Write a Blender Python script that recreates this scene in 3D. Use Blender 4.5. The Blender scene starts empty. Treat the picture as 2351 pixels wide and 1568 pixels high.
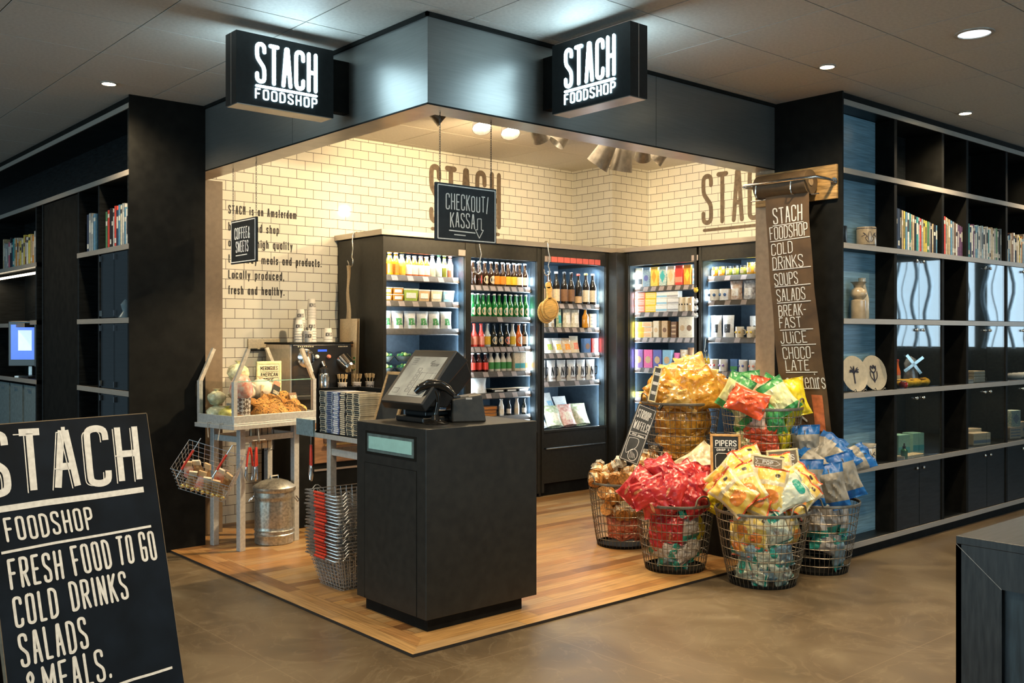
import bpy, bmesh, math, random
from mathutils import Vector, Matrix, Euler, noise as mnoise

# ------------------------------------------------------------------ camera, world, main lights, exposure
SC = bpy.context.scene
COL = SC.collection
FPX, HY, CXP = 2233.0, 768.0, 1175.5
CAM = Vector((-2.609, -3.712, 1.5))
FWD = Vector((.6549, .7557, 0)).normalized()
RGT = Vector((FWD.y, -FWD.x, 0))
UP = Vector((0, 0, 1))
cd = bpy.data.cameras.new('camera')
cam = bpy.data.objects.new('camera', cd)
COL.objects.link(cam)
cam.location = CAM
cam.rotation_euler = (math.pi / 2, 0, -math.atan2(FWD.x, FWD.y))
cd.sensor_width = 36.0
cd.lens = FPX / 2351.0 * 36.0
cd.shift_y = -16.0 / 2351.0
cd.clip_start = .05
SC.camera = cam

wd = bpy.data.worlds.new('world')
SC.world = wd
wd.use_nodes = True
_bg = wd.node_tree.nodes['Background']
_bg.inputs[0].default_value = (.36, .54, .66, 1)
_bg.inputs[1].default_value = .13

def lamp(name, kind, loc, energy, col, size=.1, aim=None, size_y=None, angle=60, blend=.5, spread=None):
    l = bpy.data.lights.new(name, kind)
    l.energy = energy
    l.color = col
    if kind == 'AREA':
        l.size = size
        if size_y:
            l.shape = 'RECTANGLE'
            l.size_y = size_y
        if spread:
            l.spread = math.radians(spread)
    elif kind == 'SPOT':
        l.shadow_soft_size = size
        l.spot_size = math.radians(angle)
        l.spot_blend = blend
    else:
        l.shadow_soft_size = size
    o = bpy.data.objects.new(name, l)
    COL.objects.link(o)
    o.location = loc
    if aim is not None:
        o.rotation_euler = (Vector(aim) - Vector(loc)).to_track_quat('-Z', 'Y').to_euler()
    return o

WARM = (1.0, .74, .42)
WARM2 = (1.0, .78, .50)
COLD = (.62, .84, 1.0)
DAY = (.54, .82, .96)
# daylight from the window fronts of the hall (west and south of the shop)
lamp('daylight_west', 'AREA', (-8.5, 1.5, 1.75), 260, DAY, 6.0, (0, 1.0, 1.4), 1.9)
lamp('daylight_south', 'AREA', (2.0, -9.5, 1.9), 185, DAY, 7.0, (3.5, 0, 1.4), 1.9)
# downlights in the hall ceiling, outside and inside the picture
for _n, (_x, _y, _e) in enumerate(((-.48, 2.688, 60), (2.642, -.54, 60), (4.504, -.53, 60), (-1.4, .2, 75), (.9, -1.75, 130),
                                   (2.66, -1.40, 75), (-.6, -.9, 70), (-1.2, 4.6, 50), (6.4, -.53, 50), (-2.4, -1.8, 50), (4.6, -1.4, 45))):
    lamp('downlight_lamp', 'SPOT', (_x, _y, 3.085), _e * 1.9, WARM2, .045, (_x, _y, 0), angle=142, blend=.85)

SC.view_settings.view_transform = 'Standard'
SC.view_settings.look = 'None'
SC.view_settings.gamma = 1.0
SC.view_settings.use_curve_mapping = False
SC.view_settings.exposure = 0.0
cy = SC.cycles
cy.max_bounces = 7
cy.diffuse_bounces = 3
cy.glossy_bounces = 3
cy.transmission_bounces = 4
cy.transparent_max_bounces = 10
cy.caustics_reflective = False
cy.caustics_refractive = False
cy.sample_clamp_indirect = 6.0
cy.use_denoising = True

# ------------------------------------------------------------------ measuring helpers
def ray(px, py):
    return FWD + RGT * ((px - CXP) / FPX) + UP * ((HY - py) / FPX)
def on_x(px, py, X):
    d = ray(px, py)
    return CAM + d * ((X - CAM.x) / d.x)
def on_y(px, py, Y):
    d = ray(px, py)
    return CAM + d * ((Y - CAM.y) / d.y)
def on_z(px, py, Z):
    d = ray(px, py)
    return CAM + d * ((Z - CAM.z) / d.z)
def at_depth(px, py, D):
    return CAM + ray(px, py) * D

# ------------------------------------------------------------------ mesh builder
def V3(p):
    return Vector((p[0], p[1], p[2]))

class MB:
    def __init__(self, xf=None):
        self.v = []
        self.f = []
        self.m = []
        self.xf = xf
    def add(self, vs, fs, mi=0):
        b = len(self.v)
        if self.xf is not None:
            vs = [self.xf @ V3(p) for p in vs]
        self.v += [tuple(p) for p in vs]
        for k, f in enumerate(fs):
            self.f.append(tuple(b + i for i in f))
            self.m.append(mi[k] if isinstance(mi, (list, tuple)) else mi)
        return self
    def box(self, x0, x1, y0, y1, z0, z1, mi=0):
        vs = [(x, y, z) for z in (z0, z1) for y in (y0, y1) for x in (x0, x1)]
        return self.add(vs, [(0, 2, 3, 1), (4, 5, 7, 6), (0, 1, 5, 4), (2, 6, 7, 3), (0, 4, 6, 2), (1, 3, 7, 5)], mi)
    def hexa(self, p, mi=0):      # 4 bottom, 4 top points, counter-clockwise
        return self.add(p, [(3, 2, 1, 0), (4, 5, 6, 7), (0, 1, 5, 4), (1, 2, 6, 5), (2, 3, 7, 6), (3, 0, 4, 7)], mi)
    def bar(self, a, b, w, h=None, mi=0, upv=(0, 0, 1)):
        a, b = V3(a), V3(b)
        h = h or w
        d = (b - a).normalized()
        u = V3(upv)
        if abs(d.dot(u)) > .98:
            u = Vector((1, 0, 0))
        s = d.cross(u).normalized() * (w / 2)
        t = s.cross(d).normalized() * (h / 2)
        return self.hexa([a - s - t, a + s - t, a + s + t, a - s + t, b - s - t, b + s - t, b + s + t, b - s + t], mi)
    def slab(self, o, ux, uy, n, w, h, t, mi=0):   # rectangle with corner o, thickness t along n
        o, ux, uy, n = V3(o), V3(ux), V3(uy), V3(n)
        p = [o, o + ux * w, o + ux * w + uy * h, o + uy * h]
        return self.hexa(p + [q + n * t for q in p], mi)
    def tube(self, pts, r, n=6, closed=False, mi=0):
        pts = [V3(p) for p in pts]
        L = len(pts)
        ref = None
        vs = []
        for i, p in enumerate(pts):
            a = pts[i - 1] if (i > 0 or closed) else p
            b = pts[(i + 1) % L] if (i < L - 1 or closed) else p
            d = (b - a).normalized()
            if ref is None:
                ref = Vector((0, 0, 1)) if abs(d.z) < .9 else Vector((1, 0, 0))
            s = d.cross(ref)
            if s.length < 1e-6:
                s = d.orthogonal()
            s.normalize()
            t = s.cross(d).normalized()
            ref = t
            rr = r[i] if isinstance(r, (list, tuple)) else r
            for k in range(n):
                an = 2 * math.pi * k / n
                vs.append(p + s * (rr * math.cos(an)) + t * (rr * math.sin(an)))
        fs = []
        for i in range(L if closed else L - 1):
            j = (i + 1) % L
            for k in range(n):
                q = (k + 1) % n
                fs.append((i * n + k, i * n + q, j * n + q, j * n + k))
        if not closed:
            fs.append(tuple(range(n - 1, -1, -1)))
            fs.append(tuple((L - 1) * n + k for k in range(n)))
        return self.add(vs, fs, mi)
    def lathe(self, prof, c=(0, 0, 0), n=16, mi=0, capb=True, capt=True, ex=None, sx=1, sy=1):
        vs = []
        for (r, z) in prof:
            for k in range(n):
                an = 2 * math.pi * k / n
                rr = r * (ex(k, n, z) if ex else 1)
                vs.append((c[0] + rr * math.cos(an) * sx, c[1] + rr * math.sin(an) * sy, c[2] + z))
        fs, ms = [], []
        for i in range(len(prof) - 1):
            for k in range(n):
                q = (k + 1) % n
                fs.append((i * n + k, i * n + q, (i + 1) * n + q, (i + 1) * n + k))
                ms.append(mi[i] if isinstance(mi, (list, tuple)) else mi)
        if capb:
            fs.append(tuple(range(n - 1, -1, -1)))
            ms.append(mi[0] if isinstance(mi, (list, tuple)) else mi)
        if capt:
            fs.append(tuple((len(prof) - 1) * n + k for k in range(n)))
            ms.append(mi[-1] if isinstance(mi, (list, tuple)) else mi)
        return self.add(vs, fs, ms)
    def cyl(self, a, b, r0, r1=None, n=12, mi=0):
        return self.tube([a, b], [r0, r0 if r1 is None else r1], n, mi=mi)
    def ball(self, c, r, n=10, mi=0, sx=1, sy=1, sz=1):
        prof = [(max(r * math.sin(math.pi * i / (n // 2 + 1)), 1e-4), -r * sz * math.cos(math.pi * i / (n // 2 + 1))) for i in range(n // 2 + 2)]
        return self.lathe(prof, c, n, mi, sx=sx, sy=sy)
    def grid(self, fn, nu, nv, mi=0, flip=False):
        vs = [fn(i / nu, j / nv) for j in range(nv + 1) for i in range(nu + 1)]
        fs, ms = [], []
        for j in range(nv):
            for i in range(nu):
                a = j * (nu + 1) + i
                q = (a, a + 1, a + nu + 2, a + nu + 1)
                fs.append(q[::-1] if flip else q)
                ms.append(mi((i + .5) / nu, (j + .5) / nv) if callable(mi) else mi)
        return self.add(vs, fs, ms)
    def mesh(self, name, mats, smooth=None):
        me = bpy.data.meshes.new(name)
        me.from_pydata(self.v, [], self.f)
        for m in (mats if isinstance(mats, (list, tuple)) else [mats]):
            me.materials.append(m)
        me.polygons.foreach_set('material_index', self.m)
        if smooth is not None:
            me.polygons.foreach_set('use_smooth', [True] * len(self.f))
            me.set_sharp_from_angle(angle=math.radians(smooth))
        me.update()
        return me
    def build(self, name, mats, parent=None, smooth=None, bev=0, loc=None, rot=None):
        o = bpy.data.objects.new(name, self.mesh(name, mats, smooth))
        COL.objects.link(o)
        if parent is not None:
            o.parent = parent
        if loc is not None:
            o.location = loc
        if rot is not None:
            o.rotation_euler = rot
        if bev:
            b = o.modifiers.new('bevel', 'BEVEL')
            b.width = bev
            b.segments = 2
            b.limit_method = 'ANGLE'
            b.angle_limit = math.radians(40)
        return o

def tag(o, label=None, cat=None, group=None, kind=None):
    if label: o['label'] = label
    if cat: o['category'] = cat
    if group: o['group'] = group
    if kind: o['kind'] = kind
    return o
def empty(name, label, cat, loc=(0, 0, 0), rot=(0, 0, 0), group=None):
    o = bpy.data.objects.new(name, None)
    COL.objects.link(o)
    o.empty_display_size = .05
    o.location = loc
    o.rotation_euler = rot
    return tag(o, label, cat, group)
KIDS = {}
def par(o, p):
    o.parent = p
    KIDS.setdefault(p.name, []).append(o)
    return o
def clone(root, loc, rot, label, group=None, scale=None):
    r = root.copy()
    COL.objects.link(r)
    r.location = loc
    r.rotation_euler = rot
    r['label'] = label
    if group: r['group'] = group
    if scale is not None: r.scale = scale
    for ch in KIDS.get(root.name, []):
        c = ch.copy()
        COL.objects.link(c)
        c.parent = r
        for g in KIDS.get(ch.name, []):
            d = g.copy()
            COL.objects.link(d)
            d.parent = c
    return r
PROTO = {}
def spawn(key, maker, loc, rot, label, group=None, scale=None):
    """first call builds the thing with its parts, later calls copy it"""
    if key not in PROTO:
        r = maker()
        KIDS[r.name] = list(r.children)
        for ch in r.children:
            KIDS[ch.name] = list(ch.children)
        PROTO[key] = r
        r.location = loc
        r.rotation_euler = rot
        r['label'] = label
        if group: r['group'] = group
        if scale is not None: r.scale = scale
        return r
    return clone(PROTO[key], loc, rot, label, group, scale)

ORD = ['', 'first', 'second', 'third', 'fourth', 'fifth', 'sixth', 'seventh', 'eighth', 'ninth', 'tenth', 'eleventh', 'twelfth',
       'thirteenth', 'fourteenth', 'fifteenth', 'sixteenth', 'seventeenth', 'eighteenth', 'nineteenth', 'twentieth',
       'twenty-first', 'twenty-second', 'twenty-third', 'twenty-fourth', 'twenty-fifth', 'twenty-sixth', 'twenty-seventh']

# ------------------------------------------------------------------ materials
MATS = {}
def nd(nt, typ, **kw):
    n = nt.nodes.new(typ)
    for k, v in kw.items():
        setattr(n, k, v)
    return n
def M(name, col=(.5, .5, .5), rough=.5, metal=0., noise=.12, scale=30., bump=0., stretch=None, coat=0., emit=None, es=0., spec=.5, col2=None, croughn=.1):
    if name in MATS:
        return MATS[name]
    m = bpy.data.materials.new(name)
    m.use_nodes = True
    nt = m.node_tree
    p = nt.nodes['Principled BSDF']
    p.inputs['Roughness'].default_value = rough
    p.inputs['Metallic'].default_value = metal
    p.inputs['Specular IOR Level'].default_value = spec
    p.inputs['Coat Weight'].default_value = coat
    p.inputs['Coat Roughness'].default_value = croughn
    p.inputs['Base Color'].default_value = (*col, 1)
    if noise > 0 or bump > 0:
        tc = nd(nt, 'ShaderNodeTexCoord')
        mp = nd(nt, 'ShaderNodeMapping')
        mp.inputs['Scale'].default_value = stretch or (1, 1, 1)
        nt.links.new(tc.outputs['Object'], mp.inputs[0])
        nz = nd(nt, 'ShaderNodeTexNoise')
        nz.inputs['Scale'].default_value = scale
        nz.inputs['Detail'].default_value = 3
        nt.links.new(mp.outputs[0], nz.inputs['Vector'])
        mx = nd(nt, 'ShaderNodeMix', data_type='RGBA')
        c2 = col2 or tuple(min(1, c * (1 + noise * 2)) for c in col)
        c1 = tuple(c * (1 - noise * 2) for c in col) if col2 is None else col
        rp = nd(nt, 'ShaderNodeMapRange')
        rp.inputs[1].default_value = .3
        rp.inputs[2].default_value = .7
        nt.links.new(nz.outputs[0], rp.inputs[0])
        nt.links.new(rp.outputs[0], mx.inputs[0])
        mx.inputs[6].default_value = (*c1, 1)
        mx.inputs[7].default_value = (*c2, 1)
        nt.links.new(mx.outputs[2], p.inputs['Base Color'])
        if bump > 0:
            b = nd(nt, 'ShaderNodeBump')
            b.inputs['Strength'].default_value = bump
            b.inputs['Distance'].default_value = .01
            nt.links.new(nz.outputs[0], b.inputs['Height'])
            nt.links.new(b.outputs[0], p.inputs['Normal'])
    if emit:
        p.inputs['Emission Color'].default_value = (*emit, 1)
        p.inputs['Emission Strength'].default_value = es
    MATS[name] = m
    return m
def flat(name, col, rough=.5, **k):
    return M(name, col, rough, noise=.05, scale=60, **k)

def glass_mat(name, tint=(.97, .985, .98), refl=.035):
    m = bpy.data.materials.new(name)
    m.use_nodes = True
    nt = m.node_tree
    nt.nodes.remove(nt.nodes['Principled BSDF'])
    out = nt.nodes['Material Output']
    tr = nd(nt, 'ShaderNodeBsdfTransparent')
    tr.inputs[0].default_value = (*tint, 1)
    gl = nd(nt, 'ShaderNodeBsdfGlossy')
    gl.inputs['Roughness'].default_value = .02
    lw = nd(nt, 'ShaderNodeLayerWeight')
    lw.inputs[0].default_value = .5
    pw = nd(nt, 'ShaderNodeMath', operation='POWER')
    nt.links.new(lw.outputs['Facing'], pw.inputs[0])
    pw.inputs[1].default_value = 4.0
    ml = nd(nt, 'ShaderNodeMath', operation='MULTIPLY_ADD')
    nt.links.new(pw.outputs[0], ml.inputs[0])
    ml.inputs[1].default_value = .9 - refl
    ml.inputs[2].default_value = refl
    mx = nd(nt, 'ShaderNodeMixShader')
    nt.links.new(ml.outputs[0], mx.inputs[0])
    nt.links.new(tr.outputs[0], mx.inputs[1])
    nt.links.new(gl.outputs[0], mx.inputs[2])
    nt.links.new(mx.outputs[0], out.inputs[0])
    MATS[name] = m
    return m

class NT:
    """small helper to write node maths"""
    def __init__(self, m):
        self.nt = m.node_tree
    def math(self, op, a, b=None, c=None):
        n = nd(self.nt, 'ShaderNodeMath', operation=op)
        for i, x in enumerate((a, b, c)):
            if x is None: continue
            if isinstance(x, (int, float)): n.inputs[i].default_value = x
            else: self.nt.links.new(x, n.inputs[i])
        return n.outputs[0]
    def link(self, a, b):
        self.nt.links.new(a, b)

def mat_planks():
    m = bpy.data.materials.new('oak_planks')
    m.use_nodes = True
    t = NT(m)
    nt = m.node_tree
    p = nt.nodes['Principled BSDF']
    tc = nd(nt, 'ShaderNodeTexCoord')
    sx = nd(nt, 'ShaderNodeSeparateXYZ')
    t.link(tc.outputs['Object'], sx.inputs[0])
    W, L = .085, .95
    u, v = sx.outputs[0], sx.outputs[1]
    rv = t.math('DIVIDE', v, W)
    row = t.math('FLOOR', rv)
    fv = t.math('FRACT', rv)
    wn = nd(nt, 'ShaderNodeTexWhiteNoise', noise_dimensions='1D')
    t.link(row, wn.inputs['W'])
    uo = t.math('ADD', t.math('DIVIDE', u, L), t.math('MULTIPLY', wn.outputs[0], 7.3))
    cel = t.math('FLOOR', uo)
    fu = t.math('FRACT', uo)
    cb = nd(nt, 'ShaderNodeCombineXYZ')
    t.link(row, cb.inputs[0]); t.link(cel, cb.inputs[1])
    w2 = nd(nt, 'ShaderNodeTexWhiteNoise', noise_dimensions='3D')
    t.link(cb.outputs[0], w2.inputs['Vector'])
    rp = nd(nt, 'ShaderNodeValToRGB')
    e = rp.color_ramp.elements
    e[0].position = 0; e[0].color = (.19, .09, .032, 1)
    e[1].position = 1; e[1].color = (.42, .28, .14, 1)
    for pos, c in ((.25, (.39, .195, .062, 1)), (.5, (.36, .21, .088, 1)), (.75, (.47, .27, .092, 1))):
        q = e.new(pos); q.color = c
    t.link(w2.outputs[0], rp.inputs[0])
    mp = nd(nt, 'ShaderNodeMapping')
    mp.inputs['Scale'].default_value = (2.5, 42, 1)
    t.link(tc.outputs['Object'], mp.inputs[0])
    nz = nd(nt, 'ShaderNodeTexNoise')
    nz.inputs['Scale'].default_value = 1.6
    nz.inputs['Detail'].default_value = 6
    t.link(mp.outputs[0], nz.inputs['Vector'])
    mx = nd(nt, 'ShaderNodeMix', data_type='RGBA', blend_type='MULTIPLY')
    mx.inputs[0].default_value = .75
    r2 = nd(nt, 'ShaderNodeValToRGB')
    r2.color_ramp.elements[0].position = .3; r2.color_ramp.elements[0].color = (.5, .48, .46, 1)
    r2.color_ramp.elements[1].position = .65; r2.color_ramp.elements[1].color = (1.05, 1.05, 1.05, 1)
    t.link(nz.outputs[0], r2.inputs[0])
    t.link(rp.outputs[0], mx.inputs[6]); t.link(r2.outputs[0], mx.inputs[7])
    g1 = t.math('LESS_THAN', fv, .022)
    g2 = t.math('LESS_THAN', fu, .0022)
    g = t.math('MAXIMUM', g1, g2)
    m2 = nd(nt, 'ShaderNodeMix', data_type='RGBA')
    t.link(g, m2.inputs[0]); t.link(mx.outputs[2], m2.inputs[6])
    m2.inputs[7].default_value = (.03, .016, .008, 1)
    t.link(m2.outputs[2], p.inputs['Base Color'])
    p.inputs['Roughness'].default_value = .36
    b = nd(nt, 'ShaderNodeBump')
    b.inputs['Strength'].default_value = .25
    b.inputs['Distance'].default_value = .004
    t.link(t.math('SUBTRACT', nz.outputs[0], t.math('MULTIPLY', g, 2)), b.inputs['Height'])
    t.link(b.outputs[0], p.inputs['Normal'])
    MATS['oak_planks'] = m
    return m

def mat_tiles(name, axis):
    m = bpy.data.materials.new(name)
    m.use_nodes = True
    t = NT(m)
    nt = m.node_tree
    p = nt.nodes['Principled BSDF']
    tc = nd(nt, 'ShaderNodeTexCoord')
    sx = nd(nt, 'ShaderNodeSeparateXYZ')
    t.link(tc.outputs['Object'], sx.inputs[0])
    cb = nd(nt, 'ShaderNodeCombineXYZ')
    t.link(sx.outputs[axis], cb.inputs[0]); t.link(sx.outputs[2], cb.inputs[1])
    br = nd(nt, 'ShaderNodeTexBrick')
    br.inputs['Scale'].default_value = 1
    br.inputs['Brick Width'].default_value = .155
    br.inputs['Row Height'].default_value = .0775
    br.inputs['Mortar Size'].default_value = .0020
    br.inputs['Mortar Smooth'].default_value = .1
    br.inputs['Color1'].default_value = (.90, .87, .76, 1)
    br.inputs['Color2'].default_value = (.84, .81, .70, 1)
    br.inputs['Mortar'].default_value = (.07, .055, .035, 1)
    p.inputs['Specular IOR Level'].default_value = .3
    t.link(cb.outputs[0], br.inputs['Vector'])
    t.link(br.outputs['Color'], p.inputs['Base Color'])
    t.link(t.math('ADD', t.math('MULTIPLY', br.outputs['Fac'], .5), .05), p.inputs['Roughness'])
    b = nd(nt, 'ShaderNodeBump')
    b.inputs['Strength'].default_value = .5
    b.inputs['Distance'].default_value = .004
    b.invert = True
    t.link(br.outputs['Fac'], b.inputs['Height'])
    t.link(b.outputs[0], p.inputs['Normal'])
    MATS[name] = m
    return m

def mat_stone():
    m = bpy.data.materials.new('brown_stone_tiles')
    m.use_nodes = True
    t = NT(m)
    nt = m.node_tree
    p = nt.nodes['Principled BSDF']
    tc = nd(nt, 'ShaderNodeTexCoord')
    n1 = nd(nt, 'ShaderNodeTexNoise')
    n1.inputs['Scale'].default_value = 1.7
    n1.inputs['Detail'].default_value = 9
    n1.inputs['Roughness'].default_value = .62
    n1.inputs['Distortion'].default_value = .9
    t.link(tc.outputs['Object'], n1.inputs['Vector'])
    rp = nd(nt, 'ShaderNodeValToRGB')
    e = rp.color_ramp.elements
    e[0].position = .28; e[0].color = (.068, .050, .031, 1)
    e[1].position = .72; e[1].color = (.165, .128, .078, 1)
    q = e.new(.5); q.color = (.112, .080, .045, 1)
    t.link(n1.outputs[0], rp.inputs[0])
    n2 = nd(nt, 'ShaderNodeTexNoise')
    n2.inputs['Scale'].default_value = 2.2
    n2.inputs['Detail'].default_value = 5
    n2.inputs['Distortion'].default_value = 3.
    t.link(tc.outputs['Object'], n2.inputs['Vector'])
    vein = t.math('SUBTRACT', 1, t.math('MINIMUM', t.math('MULTIPLY', t.math('ABSOLUTE', t.math('SUBTRACT', n2.outputs[0], .5)), 45), 1))
    m1 = nd(nt, 'ShaderNodeMix', data_type='RGBA')
    t.link(t.math('MULTIPLY', vein, .22), m1.inputs[0])
    t.link(rp.outputs[0], m1.inputs[6])
    m1.inputs[7].default_value = (.28, .22, .14, 1)
    br = nd(nt, 'ShaderNodeTexBrick')
    br.offset = 0
    br.inputs['Scale'].default_value = 1
    br.inputs['Brick Width'].default_value = 1.24
    br.inputs['Row Height'].default_value = 1.24
    br.inputs['Mortar Size'].default_value = .0022
    mp = nd(nt, 'ShaderNodeMapping')
    mp.inputs['Location'].default_value = (.55, .22, 0)
    t.link(tc.outputs['Object'], mp.inputs[0])
    t.link(mp.outputs[0], br.inputs['Vector'])
    m2 = nd(nt, 'ShaderNodeMix', data_type='RGBA')
    t.link(t.math('MULTIPLY', br.outputs['Fac'], .6), m2.inputs[0])
    t.link(m1.outputs[2], m2.inputs[6])
    m2.inputs[7].default_value = (.24, .18, .11, 1)
    t.link(m2.outputs[2], p.inputs['Base Color'])
    t.link(t.math('ADD', t.math('MULTIPLY', n1.outputs[0], .25), .22), p.inputs['Roughness'])
    b = nd(nt, 'ShaderNodeBump')
    b.inputs['Strength'].default_value = .12
    b.inputs['Distance'].default_value = .01
    t.link(n1.outputs[0], b.inputs['Height'])
    t.link(b.outputs[0], p.inputs['Normal'])
    MATS['brown_stone_tiles'] = m
    return m

BLACKWOOD = M('black_oak_veneer', (.0075, .009, .0095), .42, noise=.3, scale=9, stretch=(1, 1, 9), bump=.04, spec=.25)
BLACK = M('matt_black_panel', (.0085, .0085, .0075), .62, noise=.15, scale=14, spec=.10)
CTR = M('charcoal_laminate', (.0105, .0105, .009), .45, noise=.18, scale=22, bump=.03)
TRIM = M('brushed_shelf_edge', (.38, .345, .30), .42, .25, noise=.06, scale=40, stretch=(.3, .3, 12))
STEEL = M('brushed_steel_band', (.62, .56, .49), .3, .85, noise=.05, scale=30, stretch=(.3, .3, 10))
FASC = M('brushed_dark_metal', (.19, .19, .18), .33, .6, noise=.03, scale=14, stretch=(.5, .5, 10), bump=.003)
TAN = M('tan_painted_jamb', (.46, .33, .215), .55, noise=.05)
GALV = M('galvanised_steel', (.56, .57, .56), .42, .45, noise=.06, scale=60, bump=.02)
CHROME = M('chrome', (.8, .8, .8), .1, 1., noise=0)
WIRE = M('grey_zinc_wire', (.50, .48, .44), .35, .8, noise=.12)
WIRE2 = M('bright_basket_wire', (.62, .64, .66), .28, .85, noise=.1)
DKWIRE = M('dull_rim_band', (.20, .175, .135), .42, .6, noise=.15)
CHALK = M('chalkboard_black', (.012, .014, .015), .55, noise=.3, scale=12)
CHALKW = M('white_chalk_paint', (.90, .89, .85), .7, noise=.06, scale=60)
LITE = M('lightbox_letter', (1, 1, 1), .4, noise=0, emit=(.60, .88, 1.0), es=22.0)
WOODF = M('pale_beech_frame', (.52, .33, .15), .45, noise=.12, scale=14, stretch=(1, 1, 6))
RED = M('red_grip', (.62, .045, .02), .4, noise=.06)
GLASS = glass_mat('clear_glass')
DGLASS = glass_mat('cabinet_door_glass', (.93, .95, .95), .15)
PLANK = mat_planks()
STONE = mat_stone()
TILEX = mat_tiles('cream_metro_tiles_back', 0)
TILEY = mat_tiles('cream_metro_tiles_side', 1)
WHITE = M('white_plastic', (.78, .78, .76), .4, noise=.03)
BLK = M('black_plastic', (.012, .012, .012), .33, noise=.08)
GREY = M('tag_paper', (.55, .47, .42), .6, noise=.05)
NAVY = M('dark_blue_cooler_liner', (.055, .085, .115), .38, .2, noise=.08)
COOL = M('anthracite_cooler_shell', (.030, .029, .024), .42, .3, noise=.08)
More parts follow.
